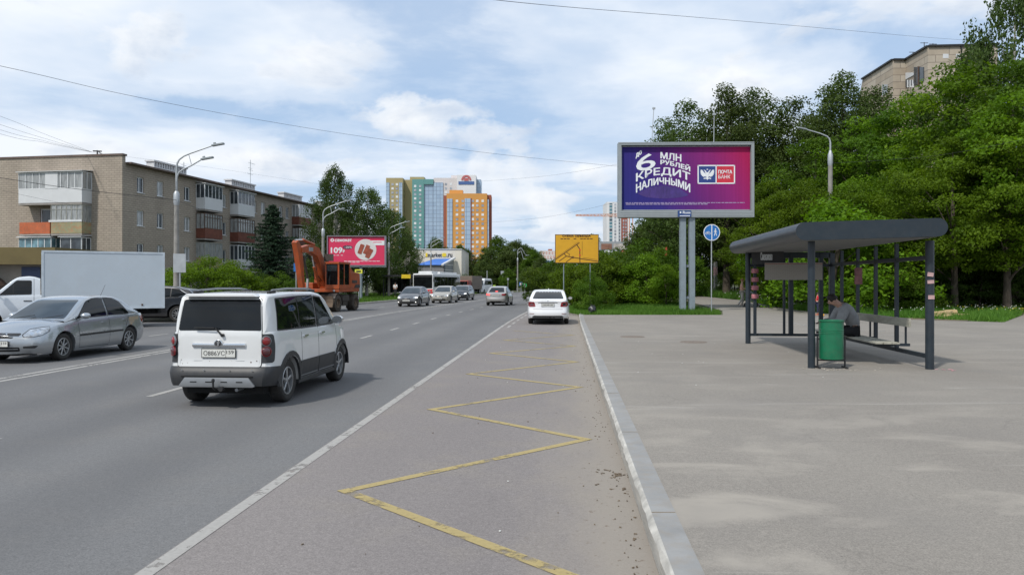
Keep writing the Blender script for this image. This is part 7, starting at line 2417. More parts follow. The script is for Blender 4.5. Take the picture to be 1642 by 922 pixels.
 fr.bx((-W / 2, 0, z0 + 0.11), (-W / 2 + 0.09, 0.5, z1 - 0.10))
 fr.bx((W / 2 - 0.15, 0, z0 + 0.11), (W / 2, 0.5, z1 - 0.10))
 fr.bx((-W / 2 + 0.09, 0.2, z0 + 0.11), (W / 2 - 0.15, 0.48, z1 - 0.10))
 fr.build('frame', pm('frame_mauve_grey', (0.20, 0.18, 0.21), 0.6), t)
 a0, a1, b0, b1 = -W / 2 + 0.09, W / 2 - 0.15, z0 + 0.11, z1 - 0.10
 po = MB().bx((a0, 0.14, b0), (a1, 0.20, b1)).build('poster', pm('poster_red', (0.62, 0.028, 0.095), 0.6, var=0.05), t)
 sx = lambda a: a0 + (a - 430) / (1030 - 430) * (a1 - a0)
 sz = lambda a: b1 - (a - 68) / (358 - 68) * (b1 - b0)
 tx = MB()
 add_text(tx, 'самокат', (sx(503), sz(119), sx(680), sz(93)), lambda u, v: (u, 0.132, v), 0.0, thick=0.016)
 add_text(tx, '109', (sx(462), sz(235), sx(580), sz(180)), lambda u, v: (u, 0.132, v), 0.0, thick=0.03)
 add_text(tx, '₽', (sx(585), sz(233), sx(607), sz(203)), lambda u, v: (u, 0.132, v), 0.04)
 tx.prism([(sx(475 + 19 * math.cos(a)), sz(104 + 18 * math.sin(a))) for a in np.linspace(0, 2 * PI, 18)[:-1]], 0.13, 0.14, 'XZ')
 for q in range(3):
  tx.bx((sx(475 + q * 45), 0.133, sz(262)), (sx(508 + q * 40), 0.139, sz(257)))
 for q in range(9):
  tx.bx((sx(600 + q * 43), 0.133, sz(322)), (sx(636 + q * 43), 0.139, sz(317)))
  if q < 4:
   tx.bx((sx(600 + q * 43), 0.133, sz(334)), (sx(636 + q * 43), 0.139, sz(329)))
 tx.build('poster_lettering', M['white_plastic'], po, fix=False)
 hole = MB().prism([(sx(475 + 8 * math.cos(a)), sz(104 + 8 * math.sin(a))) for a in np.linspace(0, 2 * PI, 12)[:-1]], 0.128, 0.1298, 'XZ')
 hole.build('mark_centre', po.data.materials[0], po)
 pl = MB().prism([(sx(638 + 52 * math.cos(a)), sz(177 + 20 * math.sin(a))) for a in np.linspace(0, 2 * PI, 24)[:-1]], 0.13, 0.14, 'XZ')
 pl.build('discount_badge', pm('badge_dark', (0.09, 0.03, 0.06), 0.6), po)
 tb = MB()
 add_text(tb, '–20%', (sx(600), sz(187), sx(682), sz(166)), lambda u, v: (u, 0.127, v), 0.0)
 tb.build('badge_lettering', M['white_plastic'], po, fix=False)
 dish = MB().lathe([(1.0, -0.012), (0.93, -0.02), (0.86, -0.014), (0.0, -0.012)], (0, 0, 0), 'Y', 36)
 rx = (sx(943) - sx(713)) / 2
 dish.v = [(sx(828) + x * rx, 0.14 + y, sz(202) + z * rx * 0.98) for x, y, z in dish.v]
 dish.build('printed_plate', pm('printed_dish', (0.62, 0.60, 0.59), 0.6, var=0.06, scale=1.5), po)
 sg = MB()
 for (qx, qy, ang, L, w) in ((780, 195, 70, 105, 44), (838, 200, 66, 100, 42), (866, 240, 62, 105, 48)):
  c = Vector((sx(qx), 0, sz(qy)))
  a = R(ang)
  sc = (sx(100) - sx(0)) / 100
  u = Vector((math.cos(a), 0, math.sin(a))) * L * sc / 2
  v = Vector((-math.sin(a), 0, math.cos(a))) * w * sc / 2
  pts = [(p.x, p.z) for p in (c - u - v, c + u - v, c + u + v, c - u + v)]
  sg.prism(rounded(pts, 0.06), 0.108 - qx * 0.00001, 0.12, 'XZ')
 sg.build('printed_sausages', pm('sausage_brown', (0.30, 0.065, 0.035), 0.6, var=0.3, scale=3), po, fix=False)
 MB().bx((sx(880), 0.128, sz(155)), (sx(1028), 0.139, sz(108))).build('white_label', M['white_plastic'], po)
 MB().bx((sx(897), 0.125, sz(130)), (sx(1000), 0.1275, sz(122))).build('label_print', po.data.materials[0], po)
 x = (578 - CX) / k - X0
 MB().cyl((x, 0.3, 0), (x, 0.3, z0), 0.15, 14).build('post', M['greysteel'], t, smooth=40)
 MB().bx((-W * 0.30, 0.2, z0 - 0.14), (W * 0.5, 0.4, z0 - 0.01)).build('service_beam', M['galv'], t)
 # ---- yellow detour board
 Y = 45.5
 k = FPX / Y
 x0, x1 = (890 - CX) / k, (960 - CX) / k
 zt, zb_ = CAMH + (452 - 376) / k, CAMH + (452 - 422) / k
 xc = (x0 + x1) / 2
 t = thing('detour_board', 'yellow road detour map board on thin posts above the parked white liftback', 'road sign', (xc, Y, 0))
 w = x1 - x0
 bo = MB().bx((-w / 2, -0.02, zb_), (w / 2, 0.02, zt)).build('board', pm('detour_yellow', (0.60, 0.315, 0.010), 0.5, var=0.05), t)
 brd = MB()
 for (a, b, c, d) in ((-w / 2, w / 2, zt - 0.03, zt), (-w / 2, w / 2, zb_, zb_ + 0.03), (-w / 2, -w / 2 + 0.03, zb_, zt), (w / 2 - 0.03, w / 2, zb_, zt)):
  brd.bx((a, -0.026, c), (b, -0.018, d))
 sx = lambda a: -w / 2 + (a - 313) / (847 - 313) * w
 sz = lambda a: zt - (a - 585) / (585 + 350 - 585) * (zt - zb_)
 tx = MB()
 ink = pm('map_brown_black', (0.06, 0.022, 0.008), 0.7)
 add_text(tx, 'СХЕМА ОБЪЕЗДА', (sx(403), sz(620), sx(748), sz(592)), lambda u, v: (u, -0.025, v), 0.0, thick=0.008)
 for q in range(10):
  if q not in (3, 5):
   tx.bx((sx(380 + q * 40), -0.025, sz(644)), (sx(412 + q * 40), -0.021, sz(634)))
 def road(pts, wd):
  for a, b in zip(pts[:-1], pts[1:]):
   tx.bar((sx(a[0]), -0.0235, sz(a[1])), (sx(b[0]), -0.0235, sz(b[1])), 0.004, wd, up=(0, 0, 1))
 k2 = w / (847 - 313)
 road([(322, 888), (612, 686)], 9 * k2)
 road([(322, 872), (600, 676)], 3 * k2)
 road([(580, 712), (615, 765), (617, 930)], 10 * k2)
 road([(425, 822), (450, 850), (620, 880), (840, 915)], 9 * k2)
 road([(455, 805), (490, 826), (484, 850)], 6 * k2)
 road([(450, 850), (362, 912)], 8 * k2)
 road([(525, 866), (445, 925)], 8 * k2)
 road([(645, 670), (645, 840)], 3 * k2)
 road([(650, 868), (830, 894)], 3 * k2)
 tx.lathe([(0.07, -0.004), (0.045, -0.004)], (sx(531), -0.0225, sz(864)), 'Y', 14)
 tx.build('detour_map', ink, bo, fix=False)
 rd = MB()
 for qy in (775, 838):
  rd.lathe([(0.05, -0.006), (0.0, -0.006)], (sx(617), -0.0235, sz(qy)), 'Y', 12)
 rd.build('closure_dots', pm('sign_red2', (0.6, 0.03, 0.02), 0.5), bo, fix=False)
 for px in (904, 946.5):
  x = (px - CX) / k - xc
  MB().cyl((x, 0.05, 0.0), (x, 0.05, zb_ + 0.3), 0.03, 10).build('post', M['greysteel'], t, smooth=40)
 brd.build('board_edge', M['ink'], bo, fix=False)
 # ---- far billboard
 Y = 112.0
 k = FPX / Y
 t = thing('billboard', 'small far billboard frame seen edge-on under the left corner of the purple one', 'billboard', ((985 - CX) / k, Y, 0))
 X = lambda px: (px - 985) / k
 Z = lambda py: CAMH + (452 - py) / k
 MB().bx((X(961), 0, Z(401)), (X(1008), 0.5, Z(387.5))).build('frame', M['galv'], t)
 MB().bx((X(964), -0.05, Z(400)), (X(981), 0.0, Z(391))).build('poster', pm('far_poster_brown', (0.24, 0.12, 0.08), 0.6, var=0.4, scale=1), t)
 MB().bx((X(984), -0.05, Z(400)), (X(1004), 0.0, Z(391))).build('poster', pm('far_poster_pale', (0.50, 0.46, 0.42), 0.6, var=0.4, scale=1), t)
 MB().cyl((X(985), 0.2, 0), (X(985), 0.2, Z(400)), 0.15, 10).build('post', M['greysteel'], t)
def signs():
 blue = pm('sign_blue_face', (0.012, 0.13, 0.40), 0.45, var=0.05)
 green = pm('sign_green', (0.03, 0.42, 0.10), 0.5)
 wh = M['white_plastic']
 # round cycle / pedestrian sign
 Y = 42.0
 k = FPX / Y
 x = (1141.3 - CX) / k
 zc, r = CAMH + (452 - 373) / k, 13.2 / k
 zb = gz(x, Y)
 t = thing('cycle_path_sign', 'round blue bicycle and pedestrian sign on a thin pole beside the billboard posts', 'road sign', (x, Y, zb))
 zc -= zb
 MB().cyl((0, 0.06, -0.2), (0, 0.06, zc + 0.25), 0.032, 12).build('pole', M['galv'], t, smooth=40)
 d = MB().lathe([(0.0, -0.012), (r * 0.93, -0.012), (r * 0.93, 0.012), (0, 0.012)], (0, 0, zc), 'Y', 40).build('disc', blue, t, smooth=30)
 MB().lathe([(r * 0.92, -0.016), (r, -0.014), (r, 0.014), (r * 0.92, 0.012)], (0, 0, zc), 'Y', 40).build('rim_band', wh, d, smooth=30)
 s = MB().bx((-0.022, -0.018, zc - r * 0.92), (0.022, -0.013, zc + r * 0.92))
 # bicycle on the left
 bx_, s_ = -r * 0.47, r
 for cx_ in (-0.20, 0.20):
  pts = 16
  ring = [(bx_ + cx_ * s_ * 0.9 + 0.135 * s_ * math.cos(a), zc - 0.10 * s_ + 0.135 * s_ * math.sin(a)) for a in np.linspace(0, 2 * PI, pts + 1)]
  for a, b in zip(ring[:-1], ring[1:]):
   s.bar((a[0], -0.016, a[1]), (b[0], -0.016, b[1]), 0.004, 0.016)
 P = lambda a, b: (bx_ + a * s_, -0.016, zc + b * s_)
 for a, b in (((-0.18, -0.10), (-0.08, 0.07)), ((-0.18, -0.10), (0.0, -0.10)), ((0.0, -0.10), (-0.09, 0.10)), ((0.0, -0.10), (0.13, 0.06)), ((-0.08, 0.06), (0.13, 0.06)), ((0.18, -0.10), (0.12, 0.12)), ((0.12, 0.12), (0.06, 0.14)), ((-0.13, 0.10), (-0.04, 0.10))):
  s.bar(P(*a), P(*b), 0.004, 0.016)
 # walking figure on the right
 Q = lambda a, b: (r * 0.42 + a * s_, -0.016, zc + b * s_)
 s.lathe([(0.075 * s_, -0.004), (0, -0.004)], (r * 0.44, -0.014, zc + 0.42 * s_), 'Y', 14)
 for a, b, w in (((0.02, 0.32), (0.0, 0.0), 0.16), ((0.0, 0.02), (-0.12, -0.40), 0.075), ((0.02, 0.02), (0.10, -0.18), 0.08), ((0.10, -0.18), (0.17, -0.40), 0.06), ((0.05, 0.28), (0.20, 0.06), 0.05), ((-0.03, 0.28), (-0.17, 0.08), 0.05)):
  s.bar(Q(*a), Q(*b), 0.004, w * s_)
 s.build('pictograms', wh, d, fix=False)
 def square_sign(px, py, Y, w, mat, label, name='traffic_sign', mark=None, base=0.0, h=None, cat='road sign', group=None):
  k = FPX / Y
  x = (px - CX) / k
  z = CAMH + (452 - py) / k - base
  w = w / k
  h = (h / k) if h else w
  t = thing(name, label, cat, (x, Y, base), 0, group)
  MB().cyl((0, 0.05, 0), (0, 0.05, z + h * 0.4), 0.04, 8).build('pole', M['galv'], t)
  f = MB().bx((-w / 2, -0.02, z - h / 2), (w / 2, 0.02, z + h / 2)).build('sign_face', mat, t)
  if mark == 'ped':
   m_ = MB()
   m_.add([(-w * 0.38, -0.024, z - h * 0.36), (w * 0.38, -0.024, z - h * 0.36), (0, -0.024, z + h * 0.38)], [(0, 1, 2)])
   m_.build('white_triangle', wh, f)
   MB().bar((0, -0.028, z - h * 0.25), (0, -0.028, z + h * 0.1), 0.004, w * 0.12).build('walking_figure', M['ink'], f)
  elif mark == 'disc':
   MB().lathe([(w * 0.36, -0.004), (0, -0.004)], (0, -0.021, z), 'Y', 18).build('white_disc', wh, f)
   MB().bar((-w * 0.2, -0.028, z + h * 0.2), (w * 0.2, -0.028, z - h * 0.2), 0.004, w * 0.12).build('diagonal_bar', pm('sign_red3', (0.6, 0.02, 0.03), 0.5), f)
  elif mark == 'bus':
   MB().bx((-w * 0.3, -0.025, z - h * 0.2), (w * 0.3, -0.021, z + h * 0.2)).build('bus_mark', M['ink'], f)
  return t
 square_sign(835.5, 455.5, 120, 6, blue, 'blue parking sign with a disc, left of the green crossing sign at the bend', mark='disc')
 square_sign(841.5, 457.5, 118, 6.2, green, 'green-bordered crossing sign right beside the blue parking sign at the bend', mark='ped')
 square_sign(781, 452.5, 122, 5.5, green, 'green-bordered crossing sign above the white minibus', mark='ped')
 square_sign(792.5, 459, 124, 4, pm('sign_lime', (0.35, 0.5, 0.06), 0.5), 'lime green sign over the roof of the departing silver sedan')
 square_sign(814.5, 447.5, 135, 3.2, M['galv'], 'small white plate left of the pair hanging near the trees at the bend')
 square_sign(829.5, 447.5, 135, 3.2, M['galv'], 'small white plate right of the pair hanging near the trees at the bend')
 square_sign(806, 437.5, 150, 6, M['galv'], 'grey back of a big square sign on the far lamp gantry')
 square_sign(575, 435.3, 72, 12, pm('sign_yellow2', (0.62, 0.62, 0.06), 0.5), 'small yellow bus stop plate under the red billboard', h=6.6, mark='bus')
 square_sign(474.5, 429, 50, 7, blue, 'blue road sign on a grey pole left of the excavator boom', h=13)
 square_sign(288, 422, 39.4, 20, M['galv'], 'large grey back of a road sign at the pole of the nearest left street lamp', h=30)
def double_lamp(name, label, px, Y, reach=1.0, group=None, flip=1, H=8.8, parts=True):
 x = (px - CX) / FPX * Y
 t = thing(name, label, 'street lamp', (x, Y, 0), 0, group)
 MB().tube([(0, 0, 0), (0, 0, 6.0)], [0.17, 0.11], 14).build('concrete_pole', M['conc_pole'], t, smooth=40)
 MB().tube([(0, 0, 5.7), (0, 0, 5.85), (0, 0, 6.3), (0, 0, 6.42)], [0.12, 0.145, 0.145, 0.08], 14).build('sleeve', M['galv'], t, smooth=40)
 s = flip
 for (r0, zt, zs) in ((2.3 * reach, H, 7.75), (1.75 * reach, H - 0.7, 7.1)):
  pts = [(0, 0, 6.3), (0, 0, zs - 0.15), (s * 0.04, 0, zs + 0.10), (s * 0.14, 0, zs + 0.28), (s * 0.36, 0, zs + 0.45), (s * 0.7, 0, zs + 0.60), (s * (r0 - 0.45), 0, zt - 0.05)]
  a = MB().tube(pts, [0.055, 0.055, 0.05, 0.045, 0.042, 0.04, 0.035], 8).build('arm', M['galv'], t, smooth=50)
  h = MB()
  ang = math.atan2(0.1, 0.5)
  h.box((s * (r0 - 0.18), 0, zt - 0.0), (0.62, 0.24, 0.09), Matrix.Rotation(-s * 0.18, 3, 'Y'))
  h.box((s * (r0 - 0.35), 0, zt + 0.05), (0.12, 0.10, 0.12), Matrix.Rotation(-s * 0.18, 3, 'Y'))
  h.build('lamp_head', M['framegrey'], a, bevel=0.02)
 MB().bar((s * 0.62 * reach, 0, 8.32), (s * 0.78 * reach, 0, 7.72), 0.03).build('arm_brace', M['galv'], t)
 return t
def build_lamps():
 g = 'double-armed street lamps along the left side'
 double_lamp('street_lamp', 'nearest double-armed street lamp, over the tail of the white lorry', 283, 39.8, 1.0, g)
 double_lamp('street_lamp', 'double-armed street lamp standing behind the excavator, left of the red billboard', 518, 67.5, 1.0, g)
 double_lamp('street_lamp', 'double-armed street lamp right of the red billboard, beside the left bus stop', 623.5, 91, 1.0, g)
 double_lamp('street_lamp', 'double-armed street lamp rising behind the white and red bus', 691, 124, 0.9, g)
 double_lamp('street_lamp', 'double-armed street lamp right of the shop with the blue roof', 756, 195, 1.0, g)
 double_lamp('street_lamp', 'double-armed street lamp in front of the round trees at the bend', 794, 245, 1.0, g)
 g = 'lamp heads under the trees at the bend'
 for px, Y, lab in ((836, 150, 'small far lamp just above the blue parking sign'), (852, 190, 'small far lamp right of the far traffic signs, against the dark trees')):
  double_lamp('street_lamp', lab, px - 6, Y, 0.9, g, H=7.6 if Y > 160 else 6.9)
 # single-armed lamp on the right
 Y = 46.0
 x = (1331.5 - CX) / FPX * Y
 zb = gz(x, Y)
 kk = FPX / Y
 z = lambda py: CAMH + (452 - py) / kk - zb
 t = thing('street_lamp', 'single-armed street lamp with its arm curving left, in front of the bright maples', 'street lamp', (x, Y, zb))
 MB().tube([(0, 0, 0), (0, 0, z(262))], [0.17, 0.125], 14).build('concrete_pole', M['conc_pole'], t, smooth=40)
 MB().tube([(0, 0, z(266)), (0, 0, z(262)), (0, 0, z(249)), (0, 0, z(242))], [0.13, 0.155, 0.15, 0.07], 14).build('sleeve', M['galv'], t, smooth=40)
 a = MB().tube([(0, 0, z(243)), (0, 0, z(229)), (-0.06, 0, z(223)), (-0.20, 0, z(219)), (-0.6, 0, z(214.5)), (-1.5, 0, z(207.5))], [0.055, 0.052, 0.05, 0.045, 0.04, 0.035], 10).build('arm', M['galv'], t, smooth=50)
 MB().box((-1.65, 0, z(206.5)), (0.5, 0.22, 0.08), Matrix.Rotation(0.22, 3, 'Y')).build('lamp_head', M['framegrey'], a, bevel=0.015)
 # bare concrete pole behind the round sign
 Y = 76.0
 x = (1147.3 - CX) / FPX * Y
 t = thing('utility_pole', 'bare concrete utility pole pasted with small red notices, behind the round blue sign', 'pole', (x, Y, gz(x, Y)))
 MB().tube([(0, 0, -0.3), (0, 0, 7.4)], [0.19, 0.14], 14).build('shaft', M['conc_pole'], t, smooth=40)
 MB().tube([(0, 0, 1.5), (0, 0, 2.3)], [0.19, 0.187], 14).build('pasted_notice', pm('paper_pink', (0.42, 0.26, 0.24), 0.8, var=0.5, scale=5), t)
 x2, Y2 = (1136.5 - CX) / FPX * 120, 120
 t = thing('rusty_sign_post', 'red-brown post just left of the billboard posts among the trees', 'post', ((1068 - CX) / FPX * 63, 63, gz(11, 63)))
 MB().bx((-0.07, -0.07, 0), (0.07, 0.07, 3.95)).build('shaft', pm('rust_red', (0.36, 0.06, 0.03), 0.8), t)
 # thin far masts around the crossing
 for i, (px, py, Y, lab) in enumerate(((744.5, 420, 150, 'slim mast left of the far lamp by the blue-roofed shop'), (772, 433, 150, 'pale slim mast above the white minibus'), (781, 434, 148, 'slim mast above the green crossing sign over the minibus'))):
  x = (px - CX) / FPX * Y
  t = thing('slim_mast', lab, 'mast', (x, Y, 0))
  MB().tube([(0, 0, 0), (0, 0, CAMH + (452 - py) / FPX * Y)], [0.12, 0.08], 8).build('shaft', M['galv'], t)
def cable(label, pts, r=0.014, group=None):
 r *= 0.5
 P = [at(*p) for p in pts]
 # smooth through the points
 out = []
 for i in range(len(P) - 1):
  p0, p1, p2, p3 = P[max(i - 1, 0)], P[i], P[i + 1], P[min(i + 2, len(P) - 1)]
  for k in range(8):
   t = k / 8
   out.append(0.5 * ((2 * p1) + (p2 - p0) * t + (2 * p0 - 5 * p1 + 4 * p2 - p3) * t * t + (3 * p1 - p0 - 3 * p2 + p3) * t ** 3))
 out.append(P[-1])
 o = MB().tube(out, r, 5).build('overhead_cable', M['cable'])
 tag(o, label, 'cable', group)
def build_cables():
 cable('long black cable sagging from the upper left border to the purple billboard', [(-1500, -190, 12), (-500, 20, 21), (-40, 98, 28), (200, 152, 36), (400, 190, 44), (600, 222, 52), (820, 250, 60), (1000, 268, 68)], 0.018)
 cable('thin cable crossing the sky at the top right down to the beige block of flats', [(-600, -260, 12), (300, -60, 18), (720, -8, 24), (900, 11, 30), (1100, 27, 40), (1300, 44, 52), (1480, 60, 70), (1580, 67, 86)], 0.020)
 g = 'cables fanning out from the bracket on the flats roof'
 for i, (a, b) in enumerate((((-30, 176), (68, 214)), ((-30, 190), (70, 222)), ((-30, 199), (70, 226)), ((-30, 206), (72, 229)))):
  cable('one of the cables fanning out from the roof bracket to the left border', [(a[0] - 500, a[1] - 170, 40), (a[0], a[1], 52), (b[0], b[1], 60), (148, 244.5, 68)], 0.017, g)
 cable('thick cable from the left border to the collar of the nearest street lamp', [(-600, 190, 24), (-40, 279, 33), (120, 303, 36.5), (283, 321, 39.6)], 0.024)
 cable('cable running on from the nearest street lamp to the lamp behind the excavator', [(284, 322, 40), (400, 362, 52), (519, 386, 67)], 0.018)
 cable('faint cable across the brick facade below the thick one', [(-40, 296, 48), (140, 333, 52), (290, 345, 56)], 0.012)
 cable('upper one of the two faint cables left of the purple billboard', [(770, 291, 110), (880, 282, 88), (1000, 262, 68)], 0.016)
 cable('lower one of the two faint cables left of the purple billboard', [(740, 360, 140), (870, 349, 115), (1000, 322, 90)], 0.02)
 cable('cable from the single-armed lamp to the right border in front of the maples', [(1334, 262, 41), (1500, 250, 38), (1680, 216, 34)], 0.012)
 cable('cable from the flats roof to the trees at the red billboard', [(148, 245, 68), (330, 268, 80), (540, 300, 95)], 0.012)
build_billboards()
signs()
build_lamps()
build_cables()
# ------------------------------------------------------------------ bus shelter and people
def fig(name, J, chain, mat, parent, root, sub=2):
 """one continuous skinned surface grown over a skeleton"""
 names = list(J.keys())
 me = bpy.data.meshes.new(name)
 me.from_pydata([J[n][0] for n in names], [(names.index(a), names.index(b)) for a, b in chain], [])
 o = bpy.data.objects.new(name, me)
 COL.objects.link(o)
 o.parent = parent
 md = o.modifiers.new('skin', 'SKIN')
 md.use_smooth_shade = True
 sl_ = me.skin_vertices[0].data if me.skin_vertices else None
 if sl_ is None:
  bm = bmesh.new()
  bm.from_mesh(me)
  bm.verts.layers.skin.verify()
  bm.to_mesh(me)
  bm.free()
  sl_ = me.skin_vertices[0].data
 for i, n in enumerate(names):
  r = J[n][1]
  sl_[i].radius = r if isinstance(r, tuple) else (r, r)
  sl_[i].use_root = (n == root)
 s = o.modifiers.new('subsurf', 'SUBSURF')
 s.levels = s.render_levels = sub
 me.materials.append(mat)
 # bake the surface so that the part is a plain mesh
 dg = bpy.context.evaluated_depsgraph_get()
 nm = bpy.data.meshes.new_from_object(o.evaluated_get(dg))
 o.modifiers.clear()
 o.data = nm
 nm.name = name
 if not nm.materials:
  nm.materials.append(mat)
 nm.polygons.foreach_set('use_smooth', [True] * len(nm.polygons))
 return o
def person(label, loc, rz, J, cloth, hair=(0.012, 0.009, 0.007), skin=(0.42, 0.25, 0.18), scale=1.0, group=None, helmet=None):
 """J: body joints; cloth: list of (part name, joint chain, radius gain, colour)"""
 t = thing('person', label, 'person', loc, rz, group)
 t.scale = (scale,) * 3
 sk = pm('skin', skin, 0.55, var=0.06)
 J = dict(J)
 chain = [('pelvis', 'belly'), ('belly', 'chest'), ('chest', 'neck'), ('neck', 'skull'), ('skull', 'crown')]
 d = (Vector(J['crown'][0]) - Vector(J['neck'][0])).normalized()
 f = Vector(J['face'][0])
 sk_c = Vector(J['skull'][0])
 J['nose'] = (tuple(sk_c + (f - sk_c) * 0.95 - d * 0.01), 0.014)
 del J['face']
 chain.append(('skull', 'nose'))
 if 'hood' in J:
  chain.append(('chest', 'hood'))
 for s in ('l', 'r'):
  chain += [('chest', s + 'sh'), (s + 'sh', s + 'el'), (s + 'el', s + 'wr'), (s + 'wr', s + 'palm'),
     ('pelvis', s + 'hip'), (s + 'hip', s + 'kn'), (s + 'kn', s + 'an'), (s + 'an', s + 'toe')]
  w, e = Vector(J[s + 'wr'][0]), Vector(J[s + 'el'][0])
  dr = (w - e).normalized()
  side = dr.cross(Vector((0, 0, 1)))
  if side.length < 0.1:
   side = Vector((0, 1, 0))
  side.normalize()
  up = side.cross(dr)
  J[s + 'palm'] = (tuple(w + dr * 0.06), (0.026, 0.02))
  for i, L in enumerate((0.070, 0.080, 0.075, 0.058)):
   o = (i - 1.5) * 0.020
   a = w + dr * 0.085 + side * o
   b = a + dr * L * 0.55 - up * 0.008
   c = b + dr * L * 0.35 - up * 0.025
   for q, pnt in (('a', a), ('b', b), ('c', c)):
    J[f'{s}f{i}{q}'] = (tuple(pnt), 0.0085)
   chain += [(s + 'palm', f'{s}f{i}a'), (f'{s}f{i}a', f'{s}f{i}b'), (f'{s}f{i}b', f'{s}f{i}c')]
  sg = 1 if s == 'l' else -1
  a = w + dr * 0.04 - side * 0.035
  b = a + dr * 0.04 - side * 0.015 - up * 0.01
  J[s + 'tha'] = (tuple(a), 0.010)
  J[s + 'thb'] = (tuple(b), 0.009)
  chain += [(s + 'palm', s + 'tha'), (s + 'tha', s + 'thb')]
 body = fig('body', J, chain, sk, t, 'pelvis', 1)
 for (nm, ch, gain, col) in cloth:
  used = []
  for a, b in ch:
   for q in (a, b):
    if q not in used:
     used.append(q)
  JJ = {}
  for q in used:
   r = J[q][1]
   r = (r[0] + gain, r[1] + gain) if isinstance(r, tuple) else r + gain
   JJ[q] = (J[q][0], r)
  root = 'pelvis' if 'pelvis' in JJ else ('chest' if 'chest' in JJ else used[0])
  fig(nm, JJ, ch, pm(nm + '_cloth', col, 0.9, var=0.15, scale=12), t, root, 1)
 # hair: cap over the back and top of the head
 c = Vector(J['skull'][0]).lerp(Vector(J['crown'][0]), 0.45)
 fw = (f - sk_c).normalized()
 me = MB()
 vs, fs = [], []
 n, m_ = 14, 9
 upv = d
 sd = fw.cross(upv).normalized()
 fw2 = upv.cross(sd)
 for i in range(m_ + 1):
  ph = PI * 0.62 * i / m_
  for k in range(n):
   a = 2 * PI * k / n
   dirv = upv * math.cos(ph) + (fw2 * math.cos(a) + sd * math.sin(a)) * math.sin(ph)
   front = max(0, math.cos(a)) * math.sin(ph)
   rr = 0.108 + 0.006 * math.sin(a * 5 + i) - (0.03 * front if ph > 0.9 else 0)
   vs.append(c + Vector((dirv.x, dirv.y, dirv.z)) * rr)
 for i in range(m_):
  for k in range(n):
   fs.append((i * n + k, i * n + (k + 1) % n, (i + 1) * n + (k + 1) % n, (i + 1) * n + k))
 me.add(vs, fs)
 me.build('hair', pm('hair', hair, 0.7, var=0.3, scale=20), t, smooth=80)
 # eyes, mouth and ears
 ey = MB()
 eye_c = sk_c.lerp(Vector(J['crown'][0]), 0.15)
 for s in (-1, 1):
  p = eye_c + fw2 * 0.088 + sd * 0.032 * s + upv * 0.02
  ey.box(p, (0.02, 0.02, 0.012))
 ey.box(eye_c + fw2 * 0.09 - upv * 0.055, (0.02, 0.035, 0.008))
 ey.build('facial_features', pm('eye_dark', (0.06, 0.03, 0.025), 0.5), t, fix=False)
 for s in (-1, 1):
  e = MB().lathe([(0.0, -0.012), (0.018, -0.01), (0.026, 0.0), (0.018, 0.01), (0, 0.012)], (0, 0, 0), 'Y', 10)
  q = sd.to_track_quat('Y', 'Z').to_matrix()
  e.v = [tuple(sk_c + sd * 0.094 * s + q @ Vector(v)) for v in e.v]
  e.build('ear', sk, t, smooth=60)
 return t
SHX, SHY, SHR = 5.78, 15.05, R(-5.6)
def sh(u, v, z=0.14):
 c, s = math.cos(SHR), math.sin(SHR)
 return Vector((SHX + u * c - v * s, SHY + u * s + v * c, z))
